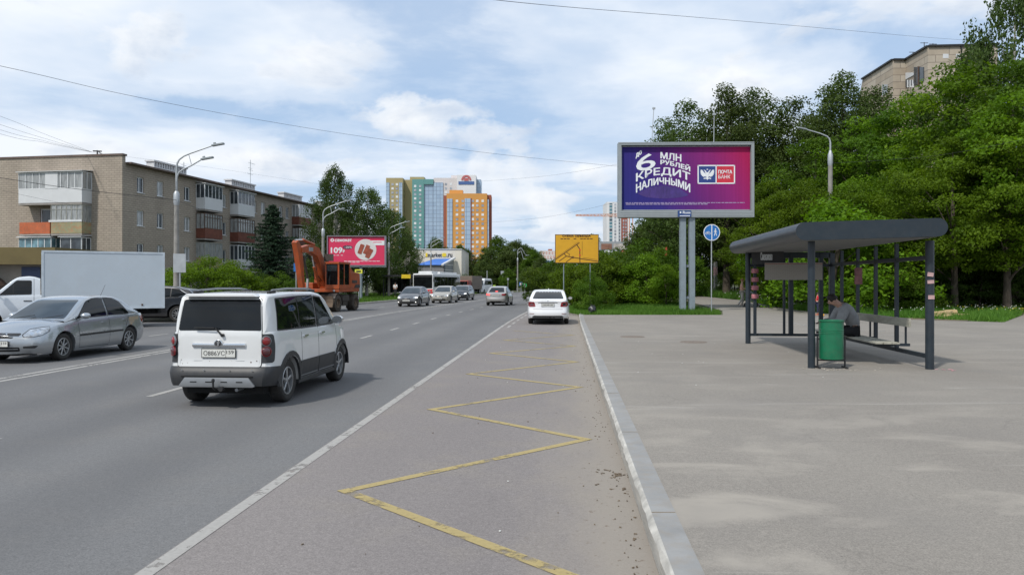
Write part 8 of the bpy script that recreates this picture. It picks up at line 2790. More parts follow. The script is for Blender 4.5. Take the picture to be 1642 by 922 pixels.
def build_shelter():
 st = pm('shelter_steel', (0.014, 0.023, 0.032), 0.42, var=0.12, scale=3, dirt=(0.06, 0.058, 0.055), dirt_amt=0.25)
 inner = pm('shelter_ceiling', (0.15, 0.155, 0.155), 0.7, var=0.1, scale=2)
 wood = pm('bench_planks', (0.36, 0.35, 0.29), 0.75, var=0.18, scale=3, dirt=(0.17, 0.15, 0.11), dirt_amt=0.5, stretch=(3, 0.6, 3))
 W, L = 2.18, 6.0
 t = thing('bus_shelter', 'dark grey steel bus shelter with a thick rounded roof on the pavement', 'bus shelter', (SHX, SHY, 0.14), SHR)
 H = 2.42
 # posts
 for (u, v, r) in ((0, 0, 0.068), (W, 0, 0.078), (0, L, 0.068)):
  MB().cyl((u, v, -0.01), (u, v, H + 0.02), r, 18).build('post', st, t, smooth=40)
 for (u, v, w) in ((W, L, 0.13), (W - 0.28, L, 0.10), (0.16, L - 0.1, 0.075), (1.12, L, 0.11), (0.95, L + 0.02, 0.06)):
  MB().bx((u - w / 2, v - w / 2, 0.0 if w > 0.12 else 0.22), (u + w / 2, v + w / 2, H)).build('post', st, t, bevel=0.006)
 # roof: flat slab with half-round long edges, rising a little to the back
 RH = 0.34
 prof_ = []
 u0, u1 = -0.40, W + 0.15
 rise_ = lambda u: H + 0.02 + 0.06 * (u - u0) / (u1 - u0)
 rr = RH / 2
 for a in np.linspace(-PI / 2, PI / 2, 12):
  prof_.append((u1 - rr + rr * math.cos(a), rise_(u1) + rr + rr * math.sin(a)))
 for a in np.linspace(PI / 2, 3 * PI / 2, 12):
  prof_.append((u0 + rr + rr * math.cos(a), rise_(u0) + rr + rr * math.sin(a)))
 mb = MB().prism(prof_, -0.42, L + 0.5, 'XZ')
 ro = mb.build('roof', st, t, smooth=35, bevel=0.0)
 for q in (u0 + 0.25, ):
  pass
 cl = MB()
 cl.add([(u0 + rr, -0.36, rise_(u0 + rr) - 0.006), (u1 - rr, -0.36, rise_(u1 - rr) - 0.006), (u1 - rr, L + 0.44, rise_(u1 - rr) - 0.006), (u0 + rr, L + 0.44, rise_(u0 + rr) - 0.006),
   (u0 + rr, -0.36, rise_(u0 + rr) + 0.01), (u1 - rr, -0.36, rise_(u1 - rr) + 0.01), (u1 - rr, L + 0.44, rise_(u1 - rr) + 0.01), (u0 + rr, L + 0.44, rise_(u0 + rr) + 0.01)],
   [(0, 1, 2, 3), (4, 5, 6, 7), (0, 1, 5, 4), (1, 2, 6, 5), (2, 3, 7, 6), (3, 0, 4, 7)])
 cl.build('ceiling', inner, ro)
 MB().bx((0.0, L - 0.04, H - 0.12), (W, L + 0.04, H + 0.03)).build('roof_beam', st, t)
 # back wall
 for v in (1.6, 2.8, 3.98, 5.17):
  MB().bx((W - 0.035, v - 0.035, 0.22), (W + 0.035, v + 0.035, H + 0.04)).build('back_slat', st, t)
 for z in (0.24, 2.12):
  MB().bx((W - 0.03, 0.02, z - 0.04), (W + 0.03, L, z + 0.04)).build('back_rail', st, t)
 for z in (0.24, 2.10):
  MB().bx((0.02, L - 0.03, z - 0.035), (W, L + 0.03, z + 0.035)).build('end_rail', st, t)
 # bench
 be = thing('bench', 'pale plank bench with a low backrest along the back of the bus shelter', 'bench', sh(1.75, 0.0), SHR)
 for i in range(3):
  u = -0.33 + i * 0.155
  MB().bx((u, 0.62 + 0.03 * (i == 0), 0.42), (u + 0.145, 5.0, 0.455)).build('seat_plank', wood, be, bevel=0.004)
 MB().bx((0.30, 0.62, 0.76), (0.335, 5.0, 0.93)).build('backrest', wood, be, bevel=0.004)
 for v in (0.9, 2.9, 4.8):
  MB().bx((-0.30, v, 0.36), (0.43, v + 0.05, 0.415)).build('bracket', st, be)
  MB().bx((0.336, v, 0.415), (0.366, v + 0.04, 0.90)).build('back_support', st, be)
 # name board and timetable on the far end
 nb = thing('stop_name_board', 'dark board with the stop name in white under the far end of the shelter roof', 'sign', sh(0.47, L - 0.25), SHR)
 k = FPX / 21.0
 f = MB().bx((-0.42, -0.02, CAMH + (452 - 424) / k - 0.14), (0.40, 0.03, CAMH + (452 - 394.5) / k - 0.14)).build('board', pm('name_board_dark', (0.040, 0.040, 0.042), 0.6), nb)
 tx = MB()
 z0, z1 = CAMH + (452 - 417.8) / k - 0.14, CAMH + (452 - 405.5) / k - 0.14
 add_text(tx, 'Смекалова', (-0.20, z0, 0.10, z1), lambda u, v: (u, -0.024, v), 0.0, thick=0.005)
 tx.build('stop_name', M['white_plastic'], f, fix=False)
 tt = thing('timetable_board', 'pale weathered timetable board hanging in the far end of the shelter', 'notice board', sh(1.12, L - 0.42), SHR)
 tm, nt, b = new_mat('timetable_print')
 tc = nt.nodes.new('ShaderNodeTexCoord')
 br = nt.nodes.new('ShaderNodeTexBrick')
 br.offset = 0
 br.inputs['Color1'].default_value = (0.27, 0.245, 0.215, 1)
 br.inputs['Color2'].default_value = (0.22, 0.20, 0.18, 1)
 br.inputs['Mortar'].default_value = (0.31, 0.285, 0.25, 1)
 br.inputs['Scale'].default_value = 1
 br.inputs['Brick Width'].default_value = 0.055
 br.inputs['Row Height'].default_value = 0.028
 br.inputs['Mortar Size'].default_value = 0.012
 sp = nt.nodes.new('ShaderNodeSeparateXYZ')
 cb = nt.nodes.new('ShaderNodeCombineXYZ')
 nt.links.new(tc.outputs['Object'], sp.inputs[0])
 nt.links.new(sp.outputs[0], cb.inputs[0])
 nt.links.new(sp.outputs[2], cb.inputs[1])
 nt.links.new(cb.outputs[0], br.inputs['Vector'])
 nt.links.new(br.outputs[0], b.inputs['Base Color'])
 b.inputs['Roughness'].default_value = 0.7
 zt, zb = CAMH + (452 - 422) / k - 0.14, CAMH + (452 - 449) / k - 0.14
 MB().bx((-0.77, 0, zb), (0.70, 0.02, zt)).build('board', tm, tt)
 MB().bx((-0.77, -0.004, zt - 0.035), (0.70, 0.0, zt - 0.022)).build('red_line', pm('faded_red', (0.28, 0.07, 0.06), 0.7), tt)
 # pasted notices
 pink = pm('faded_pink_paper', (0.46, 0.30, 0.29), 0.85, var=0.3, scale=14)
 for i, (u, v, z, w, h, rot, lab) in enumerate((
   (W - 0.02, -0.084, 1.80, 0.11, 0.075, 0.12, 'uppermost small paper notice on the right front post of the shelter'),
   (W - 0.015, -0.084, 1.66, 0.12, 0.065, -0.05, 'middle small paper notice on the right front post of the shelter'),
   (W - 0.005, -0.084, 1.37, 0.115, 0.075, 0.0, 'lowest small paper notice on the right front post of the shelter'))):
  o = MB().box((0, 0, 0), (w, 0.004, h), Matrix.Rotation(rot, 3, 'Y')).build('paper_notice', pink)
  o.location = sh(u, v, 0.14 + z)
  o.rotation_euler = (0, 0, SHR)
  tag(o, lab, 'notice', 'notices pasted on the shelter')
 o = MB().bx((-0.09, 0, -0.20), (0.09, 0.006, 0.20)).build('paper_notice', pm('maroon_notice', (0.19, 0.085, 0.085), 0.85, var=0.4, scale=10))
 o.location = sh(W, 3.93, 0.14 + 1.80)
 o.rotation_euler = (0, 0, SHR)
 tag(o, 'maroon notice taped to a back slat of the shelter at head height', 'notice', 'notices pasted on the shelter')
 pr = pm('dusky_pink_paper', (0.40, 0.15, 0.17), 0.8, var=0.3, scale=12)
 for i, (z, w) in enumerate(((1.95, 'uppermost'), (1.72, 'second from the top'), (1.50, 'third from the top'), (1.27, 'lowest'))):
  o = MB().lathe([(0.085, -0.06), (0.092, -0.05), (0.092, 0.05), (0.085, 0.06)], (0, 0, 0), 'Z', 14).build('pink_sticker', pr, smooth=40)
  o.location = sh(0.16, L - 0.1, 0.14 + z)
  tag(o, f'pink sticker on the far left shelter post, {w} of four', 'sticker', 'pink stickers on the far left post')
 # litter bin
 bt = thing('litter_bin', 'green ribbed steel litter barrel on a stand beside the near left shelter post', 'litter bin', sh(0.375, 0.02), SHR)
 gm = pm('bin_green', (0.006, 0.135, 0.062), 0.35, var=0.15, scale=5, dirt=(0.07, 0.11, 0.07), dirt_amt=0.35)
 r, zb, zt = 0.222, 0.18, 0.92
 pf = [(0.0, zb + 0.02), (r * 0.96, zb + 0.02), (r * 0.99, zb), (r, zb + 0.015), (r, zt - 0.26)]
 for q in range(3):
  z = zt - 0.25 + q * 0.035
  pf += [(r, z - 0.008), (r + 0.008, z), (r, z + 0.008)]
 pf += [(r, zt - 0.035), (r + 0.012, zt - 0.02), (r + 0.012, zt), (r, zt + 0.004), (r * 0.95, zt - 0.01), (r * 0.93, zt - 0.5), (0, zt - 0.5)]
 MB().lathe(pf, n=36).build('barrel', gm, bt, smooth=35)
 sdm = MB()
 for s in (-1, 1):
  sdm.bar((s * 0.255, 0, 0.0), (s * 0.255, 0, 0.62), 0.028, 0.028)
  sdm.bar((s * 0.255, 0, 0.56), (s * 0.20, 0, 0.56), 0.03, 0.03)
  sdm.bar((s * 0.255, -0.17, 0.015), (s * 0.255, 0.17, 0.015), 0.028, 0.028)
 sdm.bar((-0.255, 0, 0.155), (0.255, 0, 0.155), 0.028, 0.028)
 sdm.build('stand', M['black'], bt, fix=False)
 # scraps on the ground
 rnd = random.Random(6)
 for (u, v, n, lab, col, sp2) in ((0.45, -0.28, 26, 'scatter of husks and scraps on the pavement before the litter bin', (0.42, 0.38, 0.32), 0.28), (2.42, -0.12, 9, 'torn red and white tape lying at the foot of the right front post', (0.55, 0.30, 0.32), 0.10)):
  mb = MB()
  for q in range(n):
   p = sh(u + rnd.gauss(0, sp2), v + rnd.gauss(0, 0.10), 0.147)
   mb.box(p, (rnd.uniform(0.02, 0.07), rnd.uniform(0.012, 0.03), 0.006), rnd.uniform(0, 3))
  tag(mb.build('ground_scraps', pm('scraps', col, 0.9, var=0.4, scale=20), fix=False), lab, 'litter', kind='stuff')
 # ---- seated man, bent forward over his phone, facing left
 J = {'pelvis': ((0, 0, 0.56), (0.10, 0.09)), 'belly': ((-0.03, 0, 0.74), (0.12, 0.11)), 'chest': ((-0.16, 0, 0.96), (0.165, 0.14)),
   'hood': ((-0.27, 0, 1.09), 0.075), 'neck': ((-0.34, 0, 1.085), 0.055), 'skull': ((-0.43, 0, 1.14), (0.088, 0.082)), 'crown': ((-0.455, 0, 1.235), (0.085, 0.08)), 'face': ((-0.54, 0, 1.10), 0.02),
   'lsh': ((-0.24, -0.17, 0.99), 0.07), 'lel': ((-0.37, -0.22, 0.70), 0.048), 'lwr': ((-0.60, -0.09, 0.70), 0.030),
   'rsh': ((-0.24, 0.17, 0.99), 0.07), 'rel': ((-0.37, 0.22, 0.70), 0.048), 'rwr': ((-0.60, 0.09, 0.70), 0.030),
   'lhip': ((-0.05, -0.10, 0.53), 0.07), 'lkn': ((-0.47, -0.15, 0.52), 0.062), 'lan': ((-0.44, -0.14, 0.10), 0.042), 'ltoe': ((-0.60, -0.15, 0.035), (0.04, 0.03)),
   'rhip': ((-0.05, 0.10, 0.53), 0.07), 'rkn': ((-0.47, 0.15, 0.52), 0.062), 'ran': ((-0.50, 0.14, 0.10), 0.042), 'rtoe': ((-0.67, 0.15, 0.035), (0.04, 0.03))}
 top = [('pelvis', 'belly'), ('belly', 'chest'), ('chest', 'lsh'), ('lsh', 'lel'), ('lel', 'lwr'), ('chest', 'rsh'), ('rsh', 'rel'), ('rel', 'rwr')]
 trs = [('pelvis', 'lhip'), ('lhip', 'lkn'), ('lkn', 'lan'), ('pelvis', 'rhip'), ('rhip', 'rkn'), ('rkn', 'ran')]
 p = person('man in a grey hoodie and black trousers sitting bent forward on the shelter bench', sh(1.60, 2.45), SHR, J,
    [('hoodie', top + [('chest', 'hood')], 0.055, (0.24, 0.245, 0.25)), ('trousers', trs, 0.03, (0.012, 0.012, 0.014)), ('shoe', [('lan', 'ltoe')], 0.012, (0.35, 0.36, 0.38)), ('shoe', [('ran', 'rtoe')], 0.012, (0.35, 0.36, 0.38))], scale=1.08)
 ph = MB().bx((-0.045, -0.06, -0.006), (0.045, 0.06, 0.006)).build('phone', M['black'], bevel=0.004)
 ph.location = sh(1.60 - 0.79, 2.45, 0.14 + 0.745)
 ph.rotation_euler = (0, R(-25), SHR)
 tag(ph, 'black phone held by the seated man in both hands', 'phone')
 # ---- woman with a pushchair beyond the shelter
 def walker(arm=0.28):
  return {'pelvis': ((0, 0, 0.93), (0.13, 0.10)), 'belly': ((0, 0, 1.08), (0.12, 0.09)), 'chest': ((0.01, 0, 1.30), (0.14, 0.10)),
    'neck': ((0.02, 0, 1.47), 0.045), 'skull': ((0.03, 0, 1.54), (0.078, 0.074)), 'crown': ((0.03, 0, 1.63), (0.076, 0.072)), 'face': ((0.13, 0, 1.53), 0.02),
    'lsh': ((0.0, 0.165, 1.38), 0.05), 'lel': ((0.05, 0.21, 1.12), 0.038), 'lwr': ((0.05 + arm, 0.17, 1.04), 0.025),
    'rsh': ((0.0, -0.165, 1.38), 0.05), 'rel': ((0.05, -0.21, 1.12), 0.038), 'rwr': ((0.05 + arm, -0.17, 1.04), 0.025),
    'lhip': ((0, 0.09, 0.88), 0.085), 'lkn': ((0.10, 0.09, 0.49), 0.058), 'lan': ((-0.02, 0.09, 0.09), 0.038), 'ltoe': ((0.14, 0.09, 0.035), (0.038, 0.03)),
    'rhip': ((0, -0.09, 0.88), 0.085), 'rkn': ((0.02, -0.09, 0.48), 0.058), 'ran': ((-0.20, -0.09, 0.13), 0.038), 'rtoe': ((-0.08, -0.09, 0.04), (0.038, 0.03))}
 torso = [('pelvis', 'belly'), ('belly', 'chest'), ('chest', 'lsh'), ('chest', 'rsh')]
 Y = 47.0
 x = (1189.5 - CX) / FPX * Y
 zb = gz(x, Y)
 person('woman in a peach top pushing a pushchair on the path beyond the shelter', (x, Y, zb + 0.01), R(-20), walker(),
   [('top', torso, 0.014, (0.60, 0.33, 0.25)), ('trousers', trs, 0.014, (0.36, 0.34, 0.31)), ('shoe', [('lan', 'ltoe')], 0.01, (0.3, 0.3, 0.3)), ('shoe', [('ran', 'rtoe')], 0.01, (0.3, 0.3, 0.3))], hair=(0.20, 0.09, 0.04))
 x2 = x + 0.48
 pc = thing('pushchair', 'grey pushchair with small dark wheels pushed on the path beyond the shelter', 'pushchair', (x2, Y - 0.22, gz(x2, Y) + 0.005), R(-20))
 for (a, s) in ((0.30, 1), (0.30, -1), (-0.28, 1), (-0.28, -1)):
  MB().lathe([(0.0, -0.02), (0.11, -0.02), (0.13, 0), (0.11, 0.02), (0, 0.02)], (a, s * 0.24, 0.13), 'Y', 18).build('wheel', M['rubber'], pc, smooth=40)
 fr = MB()
 for s in (1, -1):
  fr.tube([(0.30, s * 0.21, 0.13), (-0.10, s * 0.21, 0.55), (-0.38, s * 0.21, 0.98)], 0.014, 8)
  fr.tube([(-0.28, s * 0.21, 0.13), (0.10, s * 0.21, 0.60)], 0.014, 8)
 fr.tube([(-0.38, -0.21, 0.98), (-0.38, 0.21, 0.98)], 0.016, 8)
 fr.build('frame', M['galv'], pc, fix=False)
 seat = MB().prism([(0.25, 0.40), (-0.10, 0.38), (-0.28, 0.85), (-0.20, 0.88), (-0.02, 0.50), (0.28, 0.50)], -0.19, 0.19, 'XZ')
 seat.build('seat', pm('pram_cloth', (0.10, 0.105, 0.11), 0.9), pc, bevel=0.015)
 hd = MB()
 vs, fs = [], []
 for i in range(7):
  a = PI * 0.55 * i / 6 + 0.5
  for s in (-1, -0.6, 0.6, 1):
   rr_ = 0.32 if abs(s) < 1 else 0.24
   vs.append((-0.12 + rr_ * math.cos(a), s * 0.20, 0.66 + rr_ * math.sin(a)))
 for i in range(6):
  for k_ in range(3):
   fs.append((i * 4 + k_, i * 4 + k_ + 1, i * 4 + k_ + 5, i * 4 + k_ + 4))
 hd.add(vs, fs)
 hd.build('hood', pm('pram_hood', (0.26, 0.26, 0.27), 0.9), pc, smooth=60)
 # ---- child on a scooter
 Y = 37.9
 x = (1310.5 - CX) / FPX * Y
 Jc = walker(0.24)
 Jc['ran'] = ((0.0, -0.09, 0.10), 0.038)
 Jc['rtoe'] = ((0.13, -0.09, 0.04), (0.038, 0.03))
 person('small child in a red shirt and navy trousers standing on a scooter beyond the shelter', (x, Y, 0.14 + 0.075), R(-15), Jc,
   [('shirt', torso + [('lsh', 'lel'), ('rsh', 'rel')], 0.018, (0.50, 0.015, 0.03)), ('trousers', trs, 0.016, (0.02, 0.025, 0.06)), ('shoe', [('lan', 'ltoe')], 0.01, (0.3, 0.1, 0.05)), ('shoe', [('ran', 'rtoe')], 0.01, (0.3, 0.1, 0.05))], scale=0.64)
 sc = thing('kick_scooter', 'orange and yellow kick scooter under the child in the red shirt', 'scooter', (x + 0.02, Y, 0.14 + 0.002), R(-15))
 om = pm('scooter_orange', (0.75, 0.12, 0.02), 0.4)
 MB().bx((-0.24, -0.07, 0.055), (0.20, 0.07, 0.08)).build('deck', om, sc, bevel=0.008)
 for (a, s) in ((0.24, 0.10), (0.24, -0.10), (-0.26, 0)):
  MB().lathe([(0, -0.015), (0.045, -0.015), (0.055, 0), (0.045, 0.015), (0, 0.015)], (a, s, 0.055), 'Y', 16).build('wheel', pm('scooter_wheel', (0.72, 0.36, 0.03), 0.5), sc, smooth=40)
 MB().tube([(0.23, 0, 0.07), (0.17, 0, 0.66)], 0.012, 8).build('stem', M['galv'], sc)
 MB().tube([(0.17, -0.13, 0.66), (0.17, 0.13, 0.66)], 0.014, 8).build('handlebar', om, sc)
 # ---- waiting pedestrian and shelter on the left side
 Y = 88.0
 x = (634 - CX) / FPX * Y
 person('pedestrian in a white shirt and dark trousers waiting at the left bus stop', (x, Y, 0.055), R(-90), walker(0.1),
   [('shirt', torso + [('lsh', 'lel'), ('rsh', 'rel')], 0.02, (0.70, 0.70, 0.70)), ('trousers', trs, 0.016, (0.03, 0.03, 0.035))])
 x = (636 - CX) / FPX * 91
 t = thing('bus_shelter', 'small dark bus shelter with a yellow plate on the left verge beyond the red billboard', 'bus shelter', (x, 91, 0.05))
 MB().bx((-1.6, -0.9, 2.35), (1.9, 0.9, 2.55)).build('roof', M['black'], t)
 for (a, b) in ((-1.4, -0.7), (1.7, -0.7), (-1.4, 0.7), (1.7, 0.7)):
  MB().bx((a - 0.05, b - 0.05, 0), (a + 0.05, b + 0.05, 2.35)).build('post', M['black'], t)
 MB().bx((-1.4, 0.68, 0.5), (1.7, 0.72, 2.2)).build('back_panel', M['carglass'], t)
 MB().bx((0.7, -0.95, 2.15), (1.75, -0.90, 2.6)).build('yellow_plate', pm('stop_yellow', (0.70, 0.50, 0.02), 0.5), t)
 for px, lab in ((584, 'left of the two small white panels by the trees under the red billboard'),):
  pass
 # ---- rubbish bag and stones
 c = G(950, 503.5, 0.14)
 rng = np.random.default_rng(4)
 n, m_ = 18, 12
 vs, fs = [], []
 for i in range(m_ + 1):
  ph = PI * i / m_
  for k_ in range(n):
   a = 2 * PI * k_ / n
   r_ = 0.21 * (math.sin(ph) ** 0.7) * (1 + 0.10 * math.sin(3 * a + i) + 0.06 * rng.normal())
   z = 0.20 + 0.20 * math.cos(ph) * (1.1 if ph < PI / 2 else 0.95)
   vs.append((r_ * math.cos(a), r_ * 0.85 * math.sin(a), max(z, 0.0)))
 for i in range(m_):
  for k_ in range(n):
   fs.append((i * n + k_, i * n + (k_ + 1) % n, (i + 1) * n + (k_ + 1) % n, (i + 1) * n + k_))
 b = MB().add(vs, fs)
 t = thing('rubbish_bag', 'black rubbish bag standing on the pavement edge before the grass island', 'rubbish bag', (c.x, c.y, 0.14))
 b.build('bag', pm('black_film', (0.020, 0.021, 0.024), 0.3, var=0.3, scale=6, bump=0.5, bscale=9), t, smooth=30)
 MB().prism([(-0.05, 0.36), (0.05, 0.37), (0.14, 0.50), (0.03, 0.44), (-0.02, 0.50), (-0.12, 0.46)], -0.02, 0.02, 'XZ').build('knot', pm('black_film2', (0.022, 0.023, 0.026), 0.35), t)
 stn = pm('yellow_stone', (0.42, 0.31, 0.16), 0.9, var=0.25, scale=4, bump=0.4, bscale=14)
 for i, (px, py, w, h, lab) in enumerate(((1507, 500, 1.25, 0.26, 'large yellowish slab at the left of the stone heap'), (1524, 497, 0.85, 0.18, 'top slab in the middle of the yellow stone heap'), (1541, 503, 0.8, 0.20, 'pointed yellow stone right of centre of the heap'), (1516, 508, 0.9, 0.14, 'flat front stone at the foot of the yellow heap'), (1558, 508, 0.55, 0.12, 'small yellow stone apart at the right of the heap'), (1498, 507, 0.5, 0.16, 'small yellow stone at the left foot of the heap'))):
  c = G(px, min(py + 6, 512), 0.16)
  Ys = 35.6 + (512 - py) * 0.10
  x = (px - CX) / FPX * Ys
  r2 = random.Random(i)
  poly = [(w / 2 * math.cos(a) * r2.uniform(0.7, 1.1), 0.33 * w * math.sin(a) * r2.uniform(0.7, 1.1)) for a in np.linspace(0, 2 * PI, 9)[:-1]]
  mb = MB()
  k_ = len(poly)
  mb.v = [(a, b_, 0) for a, b_ in poly] + [(a * 0.95, b_ * 0.95, h * r2.uniform(0.7, 1.1)) for a, b_ in poly]
  mb.f = [(q, (q + 1) % k_, k_ + (q + 1) % k_, k_ + q) for q in range(k_)] + [tuple(range(k_))[::-1], tuple(range(k_, 2 * k_))]
  mb.m = [0] * len(mb.f)
  o = mb.build('stone_slab', stn, bevel=0.03)
  o.location = (x, Ys, gz(x, Ys) + (0.16 if i == 1 else 0.0))
  o.rotation_euler = (r2.uniform(-0.1, 0.1), r2.uniform(-0.1, 0.1), r2.uniform(-0.3, 0.3))
  tag(o, lab, 'stone', 'heap of yellow stones on the grass')
build_shelter()
# ------------------------------------------------------------------ lorry, bus, minibus, excavator
def build_lorry():
 wp = car_paint('lorry_white_paint', (0.60, 0.64, 0.68), 0.0, 0.4, 0.2)
 boxm = pm('box_panels', (0.46, 0.515, 0.56), 0.55, var=0.04, scale=0.8, dirt=(0.42, 0.44, 0.45), dirt_amt=0.3)
 hd = math.atan2(-0.52, -0.853)
 t = thing('box_lorry', 'white light lorry with a plain pale box body turning left at the left border', 'lorry', (-16.23, 30.97, 0.004), hd)
 b = MB().bx((-2.1, -1.02, 0.76), (2.1, 1.02, 2.96)).build('cargo_box', boxm, t, bevel=0.03)
 tr = MB()
 for (x0, x1, y, z0, z1) in ((-2.11, 2.11, 1.0, 2.90, 2.97), (-2.11, 2.11, 1.0, 0.75, 0.83)):
  tr.bx((x0, y, z0), (x1, y + 0.035, z1))
  tr.bx((x0, -y, z0), (x1, -y - 0.035, z1))
 for x in (-2.11, 2.04):
  for s in (1, -1):
   tr.bx((x, s * 1.0, 0.83), (x + 0.07, s * 1.035, 2.90))
 tr.build('box_edging', pm('box_edge', (0.48, 0.535, 0.58), 0.5), b)
 MB().bx((-1.32, 1.02, 0.86), (-1.26, 1.045, 0.93)).build('side_marker', M['oldframe'], b)
 ch = MB()
 for s in (1, -1):
  ch.bx((-2.0, s * 0.38 - 0.05, 0.52), (4.5, s * 0.38 + 0.05, 0.70))
 ch.bx((-1.98, -0.9, 0.55), (-1.90, 0.9, 0.72))
 ch.bx((0.3, 0.5, 0.42), (1.2, 0.9, 0.74))
 for x in (-1.5, -0.6, 0.4, 1.4):
  ch.bx((x - 0.04, -0.98, 0.69), (x + 0.04, 0.98, 0.765))
 ch.build('chassis', M['under'], t)
 for (x, ys) in ((-1.05, (0.82, -0.82)), (-1.05, (0.60, -0.60)), (3.73, (0.82, -0.82))):
  for y in ys:
   make_wheel('wheel', 0.33, 0.19, t, (x, y, 0.33), 1 if y > 0 else -1, 6)
 sp = dict(L=2.5, W=1.95, rw=0.33, arch=0.42, tw=0.19, axles=(0.33, -3.0), nx=34,
    plan=[(-1.25, 0.95), (0.4, 0.95), (0.8, 0.90), (1.1, 0.78), (1.25, 0.6)],
    shoulder=[(-1.25, 1.30), (0.1, 1.26), (0.5, 1.20), (0.9, 1.08), (1.25, 0.88)],
    lower=[(-1.25, 0.42), (1.25, 0.38)], crown=[(-1.25, 0.02), (0.3, 0.03), (0.9, 0.06), (1.25, 0.04)],
    roof=[(-1.25, 1.93), (-1.1, 1.99), (-0.9, 2.02), (-0.55, 1.98), (-0.38, 1.88), (0.32, 1.22)],
    rake_f=[(0.2, 0.0), (0.6, 0.0), (1.0, 0.1)], rake_r=[(0.2, 0), (2, 0.0)], tumble=0.13, rr=0.09, bulge=(0.0, 0.1), flare=0.02, tuck=(0.03, 0.03))
 B = Body(sp)
 cab = B.mb.build('cab', wp, t, smooth=30)
 cab.location = (3.40, 0, 0)
 for s in (1, -1):
  decal('side_window', B.bvh, side_poly(rounded([(-0.98, 1.33), (-0.98, 1.85), (-0.50, 1.85), (0.05, 1.31)], 0.05), s), (0, -s, 0), M['carglass'], cab, off=0.008)
  decal('window_post', B.bvh, side_poly([(-0.42, 1.33), (-0.42, 1.77), (-0.385, 1.73), (-0.385, 1.33)], s), (0, -s, 0), M['black'], cab, off=0.012)
  decal('door_handle', B.bvh, side_poly([(-0.98, 1.08), (-0.98, 1.11), (-0.72, 1.11), (-0.72, 1.08)], s), (0, -s, 0), M['black'], cab, off=0.02)
  decal('door_seam', B.bvh, strip_pts((-1.05, s * 1.3, 0.5), (-1.05, s * 1.3, 1.95), 0.012, 'Y'), (0, -s, 0), M['under'], cab, off=0.002)
  mb = MB().box((0.06, s * 1.10, 1.40), (0.10, 0.16, 0.26))
  mb.bar((0.06, s * 0.92, 1.30), (0.06, s * 1.06, 1.36), 0.03)
  mb.build('mirror', M['black'], cab, bevel=0.015)
  wrap_decal('headlight', B, cab, s, (1.1, 0.75), [(-0.15, 0.72), (-0.15, 0.86), (0.15, 0.90), (0.2, 0.76)], 40, M['lampglass'], 0.01)
 decal('windshield', B.bvh, end_poly(rounded([(-0.78, 1.30), (-0.70, 1.88), (0.70, 1.88), (0.78, 1.30)], 0.05), 3), (-1, 0, 0), M['shieldglass'], cab, off=0.008)
 decal('grille', B.bvh, end_poly([(-0.4, 0.66), (-0.4, 0.84), (0.4, 0.84), (0.4, 0.66)], 3), (-1, 0, 0), M['black'], cab, off=0.01)
